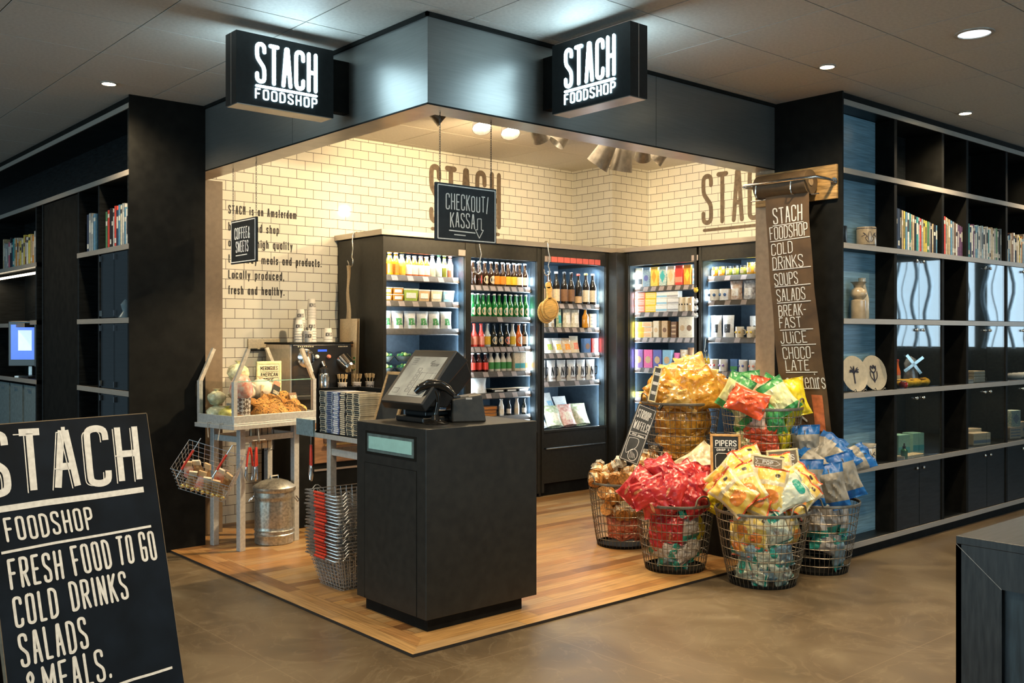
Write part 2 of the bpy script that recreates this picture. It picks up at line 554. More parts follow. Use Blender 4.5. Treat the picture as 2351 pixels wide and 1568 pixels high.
# ------------------------------------------------------------------ hand lettering made of strokes
_C = '~1,.78 .93,.95 .5,1 .07,.95 0,.78 0,.5 0,.22 .07,.05 .5,0 .93,.05 1,.22'
_O = '~.5,1 .93,.95 1,.78 1,.5 1,.22 .93,.05 .5,0 .07,.05 0,.22 0,.5 0,.78 .07,.95 .5,1'
_b = '|~0,.48 .25,.66 .75,.66 1,.5 1,.18 .75,.02 .25,.02 0,.18'
GL = {
 'A': (1, '0,0 .4,1 .6,1 1,0|.17,.36 .83,.36'), 'B': (1, '0,0 0,1|~0,1 .6,1 .93,.9 .93,.65 .6,.53 0,.53|~0,.53 .6,.53 1,.42 1,.12 .6,0 0,0'),
 'C': (1, _C), 'D': (1, '0,0 0,1|~0,1 .5,1 .92,.9 1,.7 1,.3 .92,.1 .5,0 0,0'), 'E': (.9, '1,1 0,1 0,0 1,0|0,.52 .8,.52'),
 'F': (.9, '0,0 0,1 1,1|0,.52 .8,.52'), 'G': (1, _C + ' 1,.45|1,.45 .55,.45'), 'H': (1, '0,0 0,1|1,0 1,1|0,.5 1,.5'), 'I': (.06, '.5,0 .5,1'),
 'J': (.8, '~.9,1 .9,.4 .9,.2 .75,.05 .4,0 .1,.05 0,.2'), 'K': (1, '0,0 0,1|1,1 0,.42|.3,.58 1,0'), 'L': (.8, '0,1 0,0 1,0'),
 'M': (1.3, '0,0 0,1 .5,.35 1,1 1,0'), 'N': (1, '0,0 0,1 1,0 1,1'), 'O': (1, _O), 'P': (1, '0,0 0,1|~0,1 .6,1 .97,.93 1,.75 .97,.57 .6,.48 0,.48'),
 'Q': (1, _O + '|.6,.25 1,-.05'), 'R': (1, '0,0 0,1|~0,1 .6,1 .97,.93 1,.75 .97,.57 .6,.48 0,.48|.5,.48 1,0'),
 'S': (1, '~1,.8 .93,.95 .5,1 .07,.95 0,.78 .1,.62 .5,.5 .9,.38 1,.22 .93,.05 .5,0 .07,.05 0,.2'), 'T': (1, '0,1 1,1|.5,1 .5,0'),
 'U': (1, '~0,1 0,.5 0,.22 .07,.05 .5,0 .93,.05 1,.22 1,.5 1,1'), 'V': (1, '0,1 .5,0 1,1'), 'W': (1.4, '0,1 .25,0 .5,.8 .75,0 1,1'),
 'X': (1, '0,0 1,1|0,1 1,0'), 'Y': (1, '0,1 .5,.5 1,1|.5,.5 .5,0'), 'Z': (1, '0,1 1,1 0,0 1,0'),
 '&': (1, '~1,.4 .8,.12 .45,0 .1,.1 .05,.3 .2,.48 .6,.68 .7,.85 .5,1 .25,.88 .3,.7 1,0'), '/': (.6, '0,-.05 1,1.05'), '!': (.1, '.5,1 .5,.3|.5,.06 .5,0'),
 '-': (.6, '0,.45 1,.45'), '.': (.1, '.5,0 .5,.06'), ',': (.2, '.6,.05 .2,-.14'), "'": (.1, '.5,1 .5,.8'),
 'a': (.9, '~1,.5 .75,.66 .25,.66 0,.5 0,.18 .25,.02 .75,.02 1,.18|1,.66 1,0'), 'b': (.9, '0,1 0,0' + _b), 'c': (.85, '~1,.5 .75,.66 .25,.66 0,.5 0,.18 .25,.02 .75,.02 1,.18'),
 'd': (.9, '~1,.5 .75,.66 .25,.66 0,.5 0,.18 .25,.02 .75,.02 1,.18|1,1 1,0'), 'e': (.9, '~0,.36 1,.36 1,.5 .75,.66 .25,.66 0,.5 0,.18 .25,.02 .75,.02 1,.15'),
 'f': (.6, '~1,1 .6,.98 .4,.85 .4,.5 .4,0|0,.66 .9,.66'), 'g': (.9, '~1,.5 .75,.66 .25,.66 0,.5 0,.18 .25,.02 .75,.02 1,.18|~1,.66 1,.2 1,-.12 .75,-.28 .25,-.28 0,-.18'),
 'h': (.9, '0,0 0,1|~0,.5 .3,.66 .75,.66 1,.5 1,.3 1,0'), 'i': (.08, '.5,.66 .5,0|.5,.9 .5,.96'), 'k': (.85, '0,0 0,1|.9,.66 0,.28|.3,.4 1,0'), 'l': (.08, '.5,1 .5,0'),
 'm': (1.5, '0,0 0,.66|~0,.5 .15,.66 .4,.66 .5,.5 .5,.3 .5,0|~.5,.5 .65,.66 .9,.66 1,.5 1,.3 1,0'), 'n': (.9, '0,0 0,.66|~0,.5 .3,.66 .75,.66 1,.5 1,.3 1,0'),
 'o': (.9, '~.5,.66 .9,.6 1,.45 1,.2 .9,.05 .5,0 .1,.05 0,.2 0,.45 .1,.6 .5,.66'), 'p': (.9, '0,-.3 0,.66' + _b), 'q': (.9, '~1,.5 .75,.66 .25,.66 0,.5 0,.18 .25,.02 .75,.02 1,.18|1,.66 1,-.3'),
 'r': (.6, '0,0 0,.66|~0,.45 .3,.64 .6,.68 1,.62'), 's': (.85, '~1,.52 .8,.66 .3,.66 .05,.55 .1,.4 .5,.33 .9,.26 .95,.12 .7,0 .25,0 0,.13'), 't': (.6, '~.4,.95 .4,.5 .4,.12 .6,0 1,.02|0,.66 .9,.66'),
 'u': (.9, '~0,.66 0,.3 .1,.06 .4,0 .75,.04 1,.2|1,.66 1,0'), 'v': (.9, '0,.66 .5,0 1,.66'), 'w': (1.4, '0,.66 .25,0 .5,.55 .75,0 1,.66'), 'x': (.9, '0,0 1,.66|0,.66 1,0'), 'y': (.9, '0,.66 .5,0|1,.66 .3,-.3'), 'z': (.9, '0,.66 1,.66 0,0 1,0'),
}
def _smooth(P, n=4):
    R = []
    for i in range(len(P) - 1):
        p0, p1, p2, p3 = P[max(i - 1, 0)], P[i], P[i + 1], P[min(i + 2, len(P) - 1)]
        for k in range(n):
            t = k / n
            R.append(tuple(.5 * (2 * p1[a] + (p2[a] - p0[a]) * t + (2 * p0[a] - 5 * p1[a] + 4 * p2[a] - p3[a]) * t * t + (3 * p1[a] - p0[a] - 3 * p2[a] + p3[a]) * t ** 3) for a in (0, 1)))
    R.append(P[-1])
    return R
_RC = [0]
def ribbon(mb, P, w, place, th, mi=0, caps=True):
    """flat stroke of width w along the 2D path P, raised th off its surface"""
    P = [Vector(p) for p in P]
    Q = [P[0]]
    for p in P[1:]:
        if (p - Q[-1]).length > 1e-5: Q.append(p)
    P = Q
    if len(P) < 2: return
    L = len(P)
    if (P[0] - P[-1]).length < 1e-4: caps = False
    runs, cur = [], [P[0]]
    for i in range(1, L):
        cur.append(P[i])
        if i < L - 1:
            a, b = (P[i] - P[i - 1]).normalized(), (P[i + 1] - P[i]).normalized()
            if a.dot(b) < .5:
                runs.append(cur); cur = [P[i]]
    runs.append(cur)
    th0 = th
    for ri, R in enumerate(runs):
        _RC[0] += 1
        th = th0 + .00022 * (_RC[0] % 5)
        n = len(R)
        vs = []
        d0, d1 = (R[1] - R[0]).normalized(), (R[-1] - R[-2]).normalized()
        left, right = [], []
        for i in range(n):
            a = (R[i] - R[i - 1]).normalized() if i else d0
            b = (R[i + 1] - R[i]).normalized() if i < n - 1 else d1
            nn = Vector((-(a + b).y, (a + b).x)).normalized()
            k = w / 2 / max(.5, nn.dot(Vector((-a.y, a.x))))
            left.append(R[i] + nn * k); right.append(R[i] - nn * k)
        def cap(c, d, first):
            s = Vector((-d.y, d.x))
            out = []
            for q in range(1, 5):
                an = math.pi * q / 5
                out.append(c + s * (w / 2 * math.cos(an)) - d * (w / 2 * math.sin(an)) * (1 if first else -1))
            return out
        ring_l, ring_r = left, right
        b = len(mb.v)
        pts = [*ring_l, *ring_r]
        top = [place(p.x, p.y, th) for p in pts]
        bot = [place(p.x, p.y, 0) for p in pts]
        mb.v += [tuple(p) for p in top + bot]
        N = 2 * n
        for i in range(n - 1):
            mb.f.append((b + n + i, b + n + i + 1, b + i + 1, b + i)); mb.m.append(mi)
            mb.f.append((b + i, b + i + 1, b + N + i + 1, b + N + i)); mb.m.append(mi)
            mb.f.append((b + N + n + i, b + N + n + i + 1, b + n + i + 1, b + n + i)); mb.m.append(mi)
        if caps:
            for c, d, first, l0, r0 in ((R[0], d0, True, left[0], right[0]), (R[-1], d1, False, left[-1], right[-1])):
                q = [l0] + cap(c, d, first) + [r0]
                b = len(mb.v)
                mb.v += [tuple(place(p.x, p.y, th)) for p in q]
                f = tuple(range(b, b + len(q)))
                mb.f.append(f if first else f[::-1]); mb.m.append(mi)
def text_width(s, lw, gap):
    return sum((GL[c][0] * lw if c != ' ' else lw * .8) + gap for c in s) - gap
def text2d(mb, s, x, y, h, lw, gap, sw, place, th=.002, mi=0, slant=0, jit=0, rnd=None, fit=None, caps=True, isw=None):
    """draw s from baseline point (x,y): cap height h, letter width lw, stroke width sw"""
    if fit:
        k = (fit + gap) / (text_width(s, lw, gap) + gap)
        lw, gap = lw * k, gap * k
    for c in s:
        if c == ' ':
            x += lw * .8 + gap
            continue
        gw, strokes = GL[c]
        W = max(gw * lw, sw)
        dy = rnd.uniform(-jit, jit) * h if rnd else 0
        for st in strokes.split('|'):
            sm = st[0] == '~'
            P = [tuple(map(float, q.split(','))) for q in st.lstrip('~').split()]
            iw = isw or sw
            P = [(x + iw / 2 + (px * (W - iw) if W > iw else 0) + slant * py * h, y + dy + iw / 2 + py * (h - iw)) for px, py in P]
            ribbon(mb, _smooth(P) if sm else P, sw, place, th, mi, caps)
        x += W + gap
    return x
def plane_xf(o, ux, uy):
    o, ux, uy = V3(o), V3(ux).normalized(), V3(uy).normalized()
    n = ux.cross(uy).normalized()
    return lambda a, b, t: o + ux * a + uy * b + n * t
def line2d(mb, x0, y0, x1, y1, w, place, th=.002, mi=0):
    ribbon(mb, [(x0, y0), (x1, y1)], w, place, th, mi)

# ------------------------------------------------------------------ the setting
def struct(o):
    o['kind'] = 'structure'
    return o
PZ = .015
mb = MB(); mb.box(-9, 12, -10, 10, -.05, 0)
struct(mb.build('floor', STONE))
# raised oak platform with a mitred border
mb = MB(); mb.box(.17, 5.06, .17, 3.54, .0005, PZ)
struct(mb.build('floor_oak_platform', PLANK))
BORDER_EDGE = M('dark_platform_edge', (.02, .014, .01), .6)
mb = MB(); mb.hexa([(0, 0, .0005), (3.24, 0, .0005), (3.24, .17, .0005), (.17, .17, .0005), (0, 0, PZ), (3.24, 0, PZ), (3.24, .17, PZ), (.17, .17, PZ)], [0, 0, 1, 0, 0, 0])
struct(mb.build('trim_1', [PLANK, BORDER_EDGE]))
mb = MB(); mb.hexa([(0, 0, .0005), (.17, -.17, .0005), (2.72, -.17, .0005), (2.89, 0, .0005), (0, 0, PZ), (.17, -.17, PZ), (2.72, -.17, PZ), (2.89, 0, PZ)], [0, 0, 0, 0, 0, 1])
struct(mb.build('trim_2', [PLANK, BORDER_EDGE], rot=(0, 0, math.pi / 2)))
mb = MB(); mb.hexa([(0, 2.888, .0005), (.17, 2.72, .0005), (.25, 2.72, .0005), (.25, 2.888, .0005), (0, 2.888, PZ), (.17, 2.72, PZ), (.25, 2.72, PZ), (.25, 2.888, PZ)]); mb.v = [(x, y, z + (.0008 if z > .01 else 0)) for x, y, z in mb.v]
struct(mb.build('trim_3', [PLANK, BORDER_EDGE]))
# hall ceiling of square metal tiles, cut round the shop
CEILT = M('grey_metal_ceiling_tile', (.60, .585, .545), .55, .05, noise=.04, scale=55)
CEILG = M('dark_ceiling_gap', (.012, .014, .015), .7)
CEILR = M('ceiling_runner_edge', (.55, .57, .57), .4, .6)
mb = MB()
CZ = 3.11
TX, TY = .6155, .622
for i in range(-12, 18):
    for j in range(-14, 16):
        x0, y0 = 1.10 + i * TX, .148 + j * TY
        x1, y1 = x0 + TX, y0 + TY
        rects = [(x0, x1, y0, y1)]
        if x1 > .25 and y1 > .23:
            rects = []
            if x0 < .25: rects.append((x0, .25, y0, y1))
            if y0 < .23: rects.append((max(x0, .25), x1, y0, .23))
        for a, b, c, d in rects:
            e = .0035
            a2, b2 = (a + e if a == x0 else a), (b - e if b == x1 else b)
            c2, d2 = (c + e if c == y0 else c), (d - e if d == y1 else d)
            if b2 - a2 > .01 and d2 - c2 > .01:
                mb.box(a2, b2, c2, d2, CZ, CZ + .02, 0)
mb.box(-8, 12, -9, .23, CZ + .02, CZ + .05, 1)
mb.box(-8, .25, .23, 10, CZ + .02, CZ + .05, 1)
struct(mb.build('ceiling', [CEILT, CEILG]))
# shop ceiling
SZ = 3.20
CEILS = M('cream_ceiling_tile', (.66, .60, .50), .6, noise=.03, scale=50)
mb = MB()
for i in range(8):
    for j in range(6):
        x0, y0 = .42 + i * .61, .40 + j * .61
        x1, y1 = min(x0 + .61, 5.06), min(y0 + .61, 3.54)
        if x1 - x0 > .02 and y1 - y0 > .02:
            mb.box(x0 + .003, x1 - .003, y0 + .003, y1 - .003, SZ, SZ + .02, 0)
mb.box(.25, 5.16, .23, 3.64, SZ + .02, SZ + .05, 1)
struct(mb.build('ceiling_shop', [CEILS, CEILG]))
# tiled walls with the corner pier
mb = MB(); mb.box(.40, 4.52, 3.54, 3.64, 0, SZ)
struct(mb.build('wall_back', TILEX))
mb = MB(); mb.box(5.06, 5.16, .40, 2.98, 0, SZ)
struct(mb.build('wall_right', TILEY))
mb = MB(); mb.box(4.52, 5.06, 2.982, 2.99, 0, SZ)
struct(mb.build('wall_pier_front', TILEX))
mb = MB(); mb.box(4.52, 4.53, 2.99, 3.54, 0, SZ)
struct(mb.build('wall_pier_side', TILEY))
# black end blocks with tan jambs
mb = MB(); mb.box(-.28, .25, 2.89, 2.904, 0, CZ); mb.box(.051, .25, 2.904, 3.60, 0, CZ); mb.box(.25, .42, 3.25, 3.60, 2.651, CZ)
struct(mb.build('wall_left_block', BLACK))
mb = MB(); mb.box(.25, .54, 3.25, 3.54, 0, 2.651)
struct(mb.build('wall_left_jamb', M('shaded_tan_jamb', (.17, .12, .075), .55, noise=.05)))  # same tan paint as the right jamb, with its shade put into the colour
mb = MB(); mb.box(3.24, 3.256, -.29, .23, 0, CZ); mb.box(3.256, 3.40, .04, .23, 0, CZ)
struct(mb.build('wall_right_block', BLACK))
mb = MB(); mb.box(3.243, 3.40, .23, .39, 0, 2.651)
struct(mb.build('wall_right_jamb', TAN))
mb = MB(); mb.box(3.40, 5.16, .30, .40, 0, SZ)
struct(mb.build('wall_front_return', TAN))
# fascia beam over the opening
SO = 2.651
mb = MB()
mb.add([(.25, .23, SO), (.25, 3.25, SO), (.25, 3.25, SZ), (.25, .23, SZ), (.42, .40, SO), (.42, 3.25, SO), (.42, 3.25, SZ), (.42, .40, SZ)],
       [(0, 3, 2, 1), (4, 5, 6, 7), (1, 2, 6, 5), (0, 4, 7, 3), (3, 7, 6, 2), (0, 1, 5, 4)], [0, 0, 0, 0, 0, 1])
mb.add([(.25, .23, SO), (3.24, .23, SO), (3.24, .23, SZ), (.25, .23, SZ), (.42, .40, SO), (3.24, .40, SO), (3.24, .40, SZ), (.42, .40, SZ)],
       [(0, 1, 2, 3), (5, 4, 7, 6), (1, 5, 6, 2), (3, 2, 6, 7), (4, 5, 1, 0)], [0, 0, 0, 0, 1])
mb.box(.2495, .251, 1.62, 1.622, SO, SZ, 2)
mb.box(1.98, 1.982, .2292, .231, SO, SZ, 2)
mb.box(.246, .25, .226, 2.89, SO - .002, SO + .006, 2)
mb.box(.246, 3.24, .226, .23, SO - .002, SO + .006, 2)
mb.box(.235, .25, .215, 2.89, CZ - .022, CZ - .002, 2)
mb.box(.235, 3.24, .215, .23, CZ - .022, CZ - .002, 2)
FASC.node_tree.nodes['Principled BSDF'].inputs['Anisotropic'].default_value = 0
struct(mb.build('beam_fascia', [FASC, STEEL, BLACK]))

# far window front with sheer curtains, seen only as a reflection in the cabinet doors
mb = MB(); mb.box(11.9, 12, -9, 4, 0, CZ)
struct(mb.build('wall_east', M('dim_east_wall', (.12, .11, .09), .7)))
SKYP = M('daylight_pane', (.6, .8, .9), .3, noise=0, emit=(.62, .84, 1.0), es=2.6)
CURT = M('sheer_curtain', (.55, .62, .66), .8, noise=.1)
for n, (a, b) in enumerate(((-7.2, -4.95), (-4.75, -3.2), (-3.0, -1.6), (-1.4, .4))):
    w = mb = MB(); mb.box(11.86, 11.9, a, b, 1.32, 2.62)
    o = struct(mb.build('window_%d' % (n + 1), SKYP))
    R = random.Random(n)
    mb = MB()
    yy = a
    while yy < b - .05:
        wd_ = R.uniform(.015, .07)
        ph = R.uniform(0, 6)
        mb.tube([(11.80 + .02 * math.sin(ph + k), yy + .035 * math.sin(ph + k * .9), 1.30 + .132 * k) for k in range(11)], wd_ / 2, 6)
        yy += wd_ + R.uniform(.05, .26)
    struct(mb.build('window_curtain_%d' % (n + 1), CURT, smooth=60))
# ------------------------------------------------------------------ lightbox blade signs
def blade(name, label, loc, rot):
    r = empty(name, label, 'sign', loc, rot, None)
    # local: x from outer end (0) to fascia (.68), face at y=0 towards -y, z from 0 (bottom) to .368
    m = MB(); m.box(0, .562, 0, .125, 0, .368, 0); m.box(.006, .556, .004, .121, -.004, .001, 1)
    m.box(-.001, 0, .058, .062, 0, .368, 1)
    m.build('housing', [M('lightbox_black', (.012, .015, .016), .3, .2), STEEL], r, bev=.002)
    m = MB(); m.box(.562, .687, .045, .105, .049, .336); m.build('bracket', BLACK, r)
    m = MB(); P = plane_xf((0, 0, 0), (1, 0, 0), (0, 0, 1))
    PP = lambda a, b, t: P(a, b, t + .0005)
    text2d(m, 'STACH', .103, .117, .212, .06, .014, .0195, PP, .003, fit=.359)
    line2d(m, .109, .102, .456, .102, .0125, PP, .003)
    text2d(m, 'FOODSHOP', .103, .035, .054, .03, .014, .0062, PP, .003, fit=.359)
    m.build('lit_lettering', LITE, r)
    m = MB(); P2 = plane_xf((.562, .125, 0), (-1, 0, 0), (0, 0, 1))
    PP = lambda a, b, t: P2(a, b, t + .0005)
    text2d(m, 'STACH', .103, .117, .212, .06, .014, .0195, PP, .003, fit=.359)
    line2d(m, .109, .102, .456, .102, .0125, PP, .003)
    text2d(m, 'FOODSHOP', .103, .035, .054, .03, .014, .0062, PP, .003, fit=.359)
    m.build('lit_lettering', LITE, r)
    return r
blade('lightbox_sign', 'black lightbox blade sign with white glowing letters left of the fascia corner', (-.437, .928, 2.678), (0, 0, 0))
# the right one: its left half joins the fascia, so the local frame is mirrored end to end
def blade_right():
    r = empty('lightbox_sign', 'black lightbox blade sign with white glowing letters right of the fascia corner', 'sign', (.988, .23, 2.686), (0, 0, -math.pi / 2))
    # local x runs from the fascia (0) outwards (.686), face at y=0 towards -y
    m = MB(); m.box(.122, .686, 0, .127, 0, .369, 0); m.box(.128, .680, .004, .123, -.004, .001, 1)
    m.box(.686, .687, .060, .064, 0, .369, 1)
    m.build('housing', [MATS['lightbox_black'], STEEL], r, bev=.002)
    m = MB(); m.box(.001, .122, .045, .105, .049, .336); m.build('bracket', BLACK, r)
    for o, ux in (((0, 0, 0), (1, 0, 0)), ((.805, .127, 0), (-1, 0, 0))):
        P = plane_xf(o, ux, (0, 0, 1))
        PP = lambda a, b, t: P(a, b, t + .0005)
        m = MB()
        text2d(m, 'STACH', .218, .117, .212, .06, .014, .0195, PP, .003, fit=.369)
        line2d(m, .224, .102, .581, .102, .0125, PP, .003)
        text2d(m, 'FOODSHOP', .218, .033, .056, .03, .014, .0062, PP, .003, fit=.369)
        m.build('lit_lettering', LITE, r)
blade_right()

# ------------------------------------------------------------------ painted wall lettering
INK = M('dark_wall_paint', (.030, .024, .018), .6)
INK2 = M('brown_logo_paint', (.17, .125, .085), .55)
P = plane_xf((0, 3.54, 0), (1, 0, 0), (0, 0, 1))
PW = lambda a, b, t: P(a, b, t + .0006)
m = MB()
text2d(m, 'STACH', 2.667, 2.525, .55, .13, .04, .05, PW, .002, fit=.865)
line2d(m, 2.70, 2.475, 3.50, 2.475, .032, PW, .002)
tag(m.build('wall_logo', INK2), 'large brown painted logo on cream tiles behind the checkout sign', 'lettering')
wp = empty('wall_paragraph', 'six lines of black painted text on the cream tiles left of the coolers', 'lettering')
for s, x1, z in (('STACH is an Amsterdam', 1.302, 2.452), ('based food shop', 1.152, 2.318), ('offering high quality', 1.246, 2.193), ('takeaway meals and products.', 1.532, 2.066), ('Locally produced,', 1.181, 1.941), ('fresh and healthy.', 1.187, 1.817)):
    m = MB(); text2d(m, s, .718, z, .070, .034, .0125, .0092, PW, .0012, fit=x1 - .718); m.build('text_line', INK, wp)
P2 = plane_xf((5.06, 0, 0), (0, -1, 0), (0, 0, 1))
PW2 = lambda a, b, t: P2(a, b, t + .0006)
m = MB()
text2d(m, 'STACH', -2.291, 2.57, .50, .13, .04, .045, PW2, .002, fit=.86)
line2d(m, -2.26, 2.52, -1.46, 2.52, .03, PW2, .002)
tag(m.build('wall_logo', INK2), 'large brown painted logo on the right tiled wall, half hidden by the jamb', 'lettering')

# ------------------------------------------------------------------ hanging chalk signs
def chain(m, a, b, n=60, r=.0022):
    a, b = V3(a), V3(b)
    L = (b - a).length
    n = int(L / .012)
    for i in range(n):
        c = a + (b - a) * ((i + .5) / n)
        s = Vector((.004, 0, 0)) if i % 2 else Vector((0, .004, 0))
        h = Vector((0, 0, L / n * .68))
        m.tube([c - h, c - h * .5 + s, c + h * .5 + s, c + h, c + h * .5 - s, c - h * .5 - s], .0013, 3, True)
def hang_sign(name, label, o, ux, w, h, draw, ztop, cx):
    r = empty(name, label, 'sign', o, (0, 0, math.atan2(ux[1], ux[0])))
    m = MB(); m.box(0, w, 0, .016, 0, h); m.build('board', CHALK, r, bev=.003)
    P = plane_xf((0, 0, 0), (1, 0, 0), (0, 0, 1)); PP = lambda a, b, t: P(a, b, t + .0004)
    m = MB(); e = .012
    for a in ((e, e, w - e, e), (e, h - e, w - e, h - e), (e, e, e, h - e), (w - e, e, w - e, h - e)):
        line2d(m, *a, .0055, PP, .0012)
    m.build('chalk_border', CHALKW, r)
    m = MB(); draw(m, PP); m.build('chalk_lettering', CHALKW, r)
    for c in cx:
        m = MB(); chain(m, (c, .008, h), (c, .008, ztop - o[2])); m.build('chain', M('dark_chain', (.10, .095, .085), .4, .8), r)
def draw_checkout(m, PP):
    R = random.Random(3)
    text2d(m, 'CHECKOUT/', .062, .165, .085, .026, .008, .0062, PP, .0012, jit=.03, rnd=R, fit=.285)
    text2d(m, 'KASSA', .09, .073, .080, .026, .0085, .0062, PP, .0012, jit=.03, rnd=R, fit=.165)
    ribbon(m, [(.272, .13), (.272, .072), (.258, .072), (.284, .028), (.312, .072), (.298, .072), (.298, .132), (.272, .13)], .0042, PP, .0012)
    line2d(m, .085, .057, .255, .054, .006, PP, .0012); line2d(m, .118, .037, .19, .036, .005, PP, .0012)
hang_sign('hanging_chalk_sign', 'square black chalk sign with checkout arrow hanging on two chains', (.353, .30, 1.982), (1, 0), .405, .30, draw_checkout, SO, (.032, .373))
def draw_coffee(m, PP):
    R = random.Random(5)
    text2d(m, 'COFFEE&', .065, .165, .08, .03, .009, .0065, PP, .0012, jit=.03, rnd=R, fit=.23)
    text2d(m, 'SWEETS', .083, .075, .078, .03, .009, .0065, PP, .0012, jit=.03, rnd=R, fit=.19)
    line2d(m, .085, .055, .255, .057, .006, PP, .0012)
hang_sign('hanging_chalk_sign', 'black chalk sign for coffee and sweets hanging before the painted wall text', (.335, 2.665, 1.985), (0, -1), .385, .30, draw_coffee, SO, (.022, .372))

# ------------------------------------------------------------------ ceiling track and spotlights
r = empty('lighting_track', 'grey spotlight track running under the shop ceiling', 'track', (0, 0, 0))
m = MB(); m.box(.9, 4.1, 1.53, 1.565, SZ - .045, SZ - .001); m.build('rail', M('track_grey', (.28, .25, .21), .4, .6), r)
SPG = M('spotlight_grey', (.24, .215, .18), .38, .5)
LENS = M('spotlight_lens', (1, 1, 1), .3, noise=0, emit=(1.0, .86, .62), es=22)
def make_spot(lit):
    def f():
        r = empty('track_spotlight', '', 'spotlight')
        # local: hangs from origin (rail underside), can points along local -z tilted by the part rotation
        m = MB(); m.box(-.03, .03, -.016, .016, -.03, 0); m.cyl((0, 0, -.03), (0, 0, -.085), .012, n=10); m.build('mount', SPG, r)
        m = MB()
        m.lathe([(.036, .07), (.046, .05), (.052, .0), (.070, -.10), (.068, -.10), (.056, -.06)], (0, 0, 0), 24, capb=True, capt=False)
        o = m.build('can', SPG, r, smooth=40); o.location = (0, 0, -.145)
        m = MB(); m.lathe([(.0001, -.058), (.058, -.058)], (0, 0, 0), 24, capb=False, capt=False); l = m.build('lens', LENS if lit else M('lens_dim', (.8, .7, .5), .3, emit=(1, .8, .5), es=3), r); l.location = (0, 0, -.145)
        return r
    return f
# x, yaw direction of the beam (dx, dy), tilt, label
SPOTS = [(1.25, .9, -.45, .9, 'dark spotlight nearest the fascia corner', 0), (1.66, -.5, -1, .5, 'lit spotlight right of the checkout sign chains, first of the pair', 1),
         (1.92, -.5, -1, .5, 'lit spotlight right of the checkout sign chains, second of the pair', 1), (2.19, 1, .3, .75, 'spotlight on the track turned right towards its neighbour', 1),
         (2.47, -1, .6, .7, 'grey spotlight fourth from the right end of the lit group', 0), (2.92, -.5, 1, .6, 'large grey spotlight tilted left in the middle of the track', 0),
         (3.12, .15, 1, .25, 'large grey spotlight hanging almost straight beside the tilted one', 0), (3.36, .8, .9, .8, 'grey spotlight left of the last one on the track', 0),
         (3.60, -.5, 1, .8, 'rightmost grey spotlight on the track', 0)]
for i, (x, dx, dy, tilt, lab, lit) in enumerate(SPOTS):
    r = make_spot(lit)()
    r.location = (x, 1.548, SZ - .045)
    r['label'] = lab
    r['group'] = 'track spotlights'
    if i in (5, 6): r.scale = (1.3, 1.3, 1.45)
    d = Vector((dx, dy, 0)).normalized() * math.sin(tilt) + Vector((0, 0, -math.cos(tilt)))
    q = (-d).to_track_quat('Z', 'Y')
    for c in r.children:
        if c.name.split('.')[0] in ('can', 'lens'):
            c.rotation_mode = 'QUATERNION'; c.rotation_quaternion = q
# their beams
for a, b, e, an in (((1.25, 1.55, 2.84), (1.0, 3.54, 1.9), 125, 70), ((1.66, 1.50, 2.84), (.9, .3, .2), 95, 80), ((1.92, 1.50, 2.84), (2.5, .7, .5), 150, 62),
                    ((2.19, 1.55, 2.84), (2.7, 3.54, 2.7), 135, 80), ((2.40, 1.6, 2.84), (.50, 2.6, 1.0), 620, 44), ((2.93, 1.62, 2.84), (1.9, 3.54, 2.6), 125, 75),
                    ((3.10, 1.62, 2.82), (4.2, 3.2, 2.4), 110, 80), ((3.36, 1.6, 2.84), (5.06, 2.0, 2.6), 115, 75), ((3.60, 1.5, 2.84), (2.75, .2, .8), 150, 62), ((3.0, 1.4, 2.84), (1.9, 1.6, 0), 90, 80)):
    lamp('spotlight_beam', 'SPOT', a, e, WARM, .04, b, angle=an, blend=.6)
lamp('shop_ceiling_glow', 'AREA', (2.6, 1.6, 3.17), 42, WARM2, 2.4, (2.6, 1.6, 0), 1.2)

# ------------------------------------------------------------------ recessed ceiling lights of the hall
def make_down(r0, emi):
    def f():
        r = empty('recessed_downlight', '', 'ceiling light')
        m = MB(); m.lathe([(r0 * 1.22, 0), (r0 * 1.22, -.006), (r0, -.008), (r0 * .96, 0)], (0, 0, 0), 28, capb=False, capt=False); m.build('ring', M('downlight_ring', (.55, .52, .47), .35, .5), r, smooth=40)
        m = MB(); m.lathe([(.0001, -.003), (r0 * .98, -.003)], (0, 0, 0), 28, capb=False, capt=False); m.build('lamp_face', emi, r)
        return r
    return f
DWARM = M('downlight_lamp_face', (1, 1, 1), .3, noise=0, emit=(1, .82, .5), es=40)
DCOLD = M('downlight_reflector_face', (.8, .9, 1), .2, noise=.3, scale=30, emit=(.80, .92, 1), es=2.2)
for i, (x, y, lab) in enumerate(((-.48, 2.688, 'small warm recessed light above the left bookcase'), (2.642, -.54, 'small warm recessed light above the paper roll'), (4.504, -.53, 'small recessed light above the right bookshelves'))):
    spawn('dw', make_down(.042, DWARM), (x, y, CZ), (0, 0, 0), lab, 'small warm downlights')
spawn('dc', make_down(.082, DCOLD), (2.66, -1.403, CZ), (0, 0, 0), 'large round cold white recessed ceiling light at upper right')
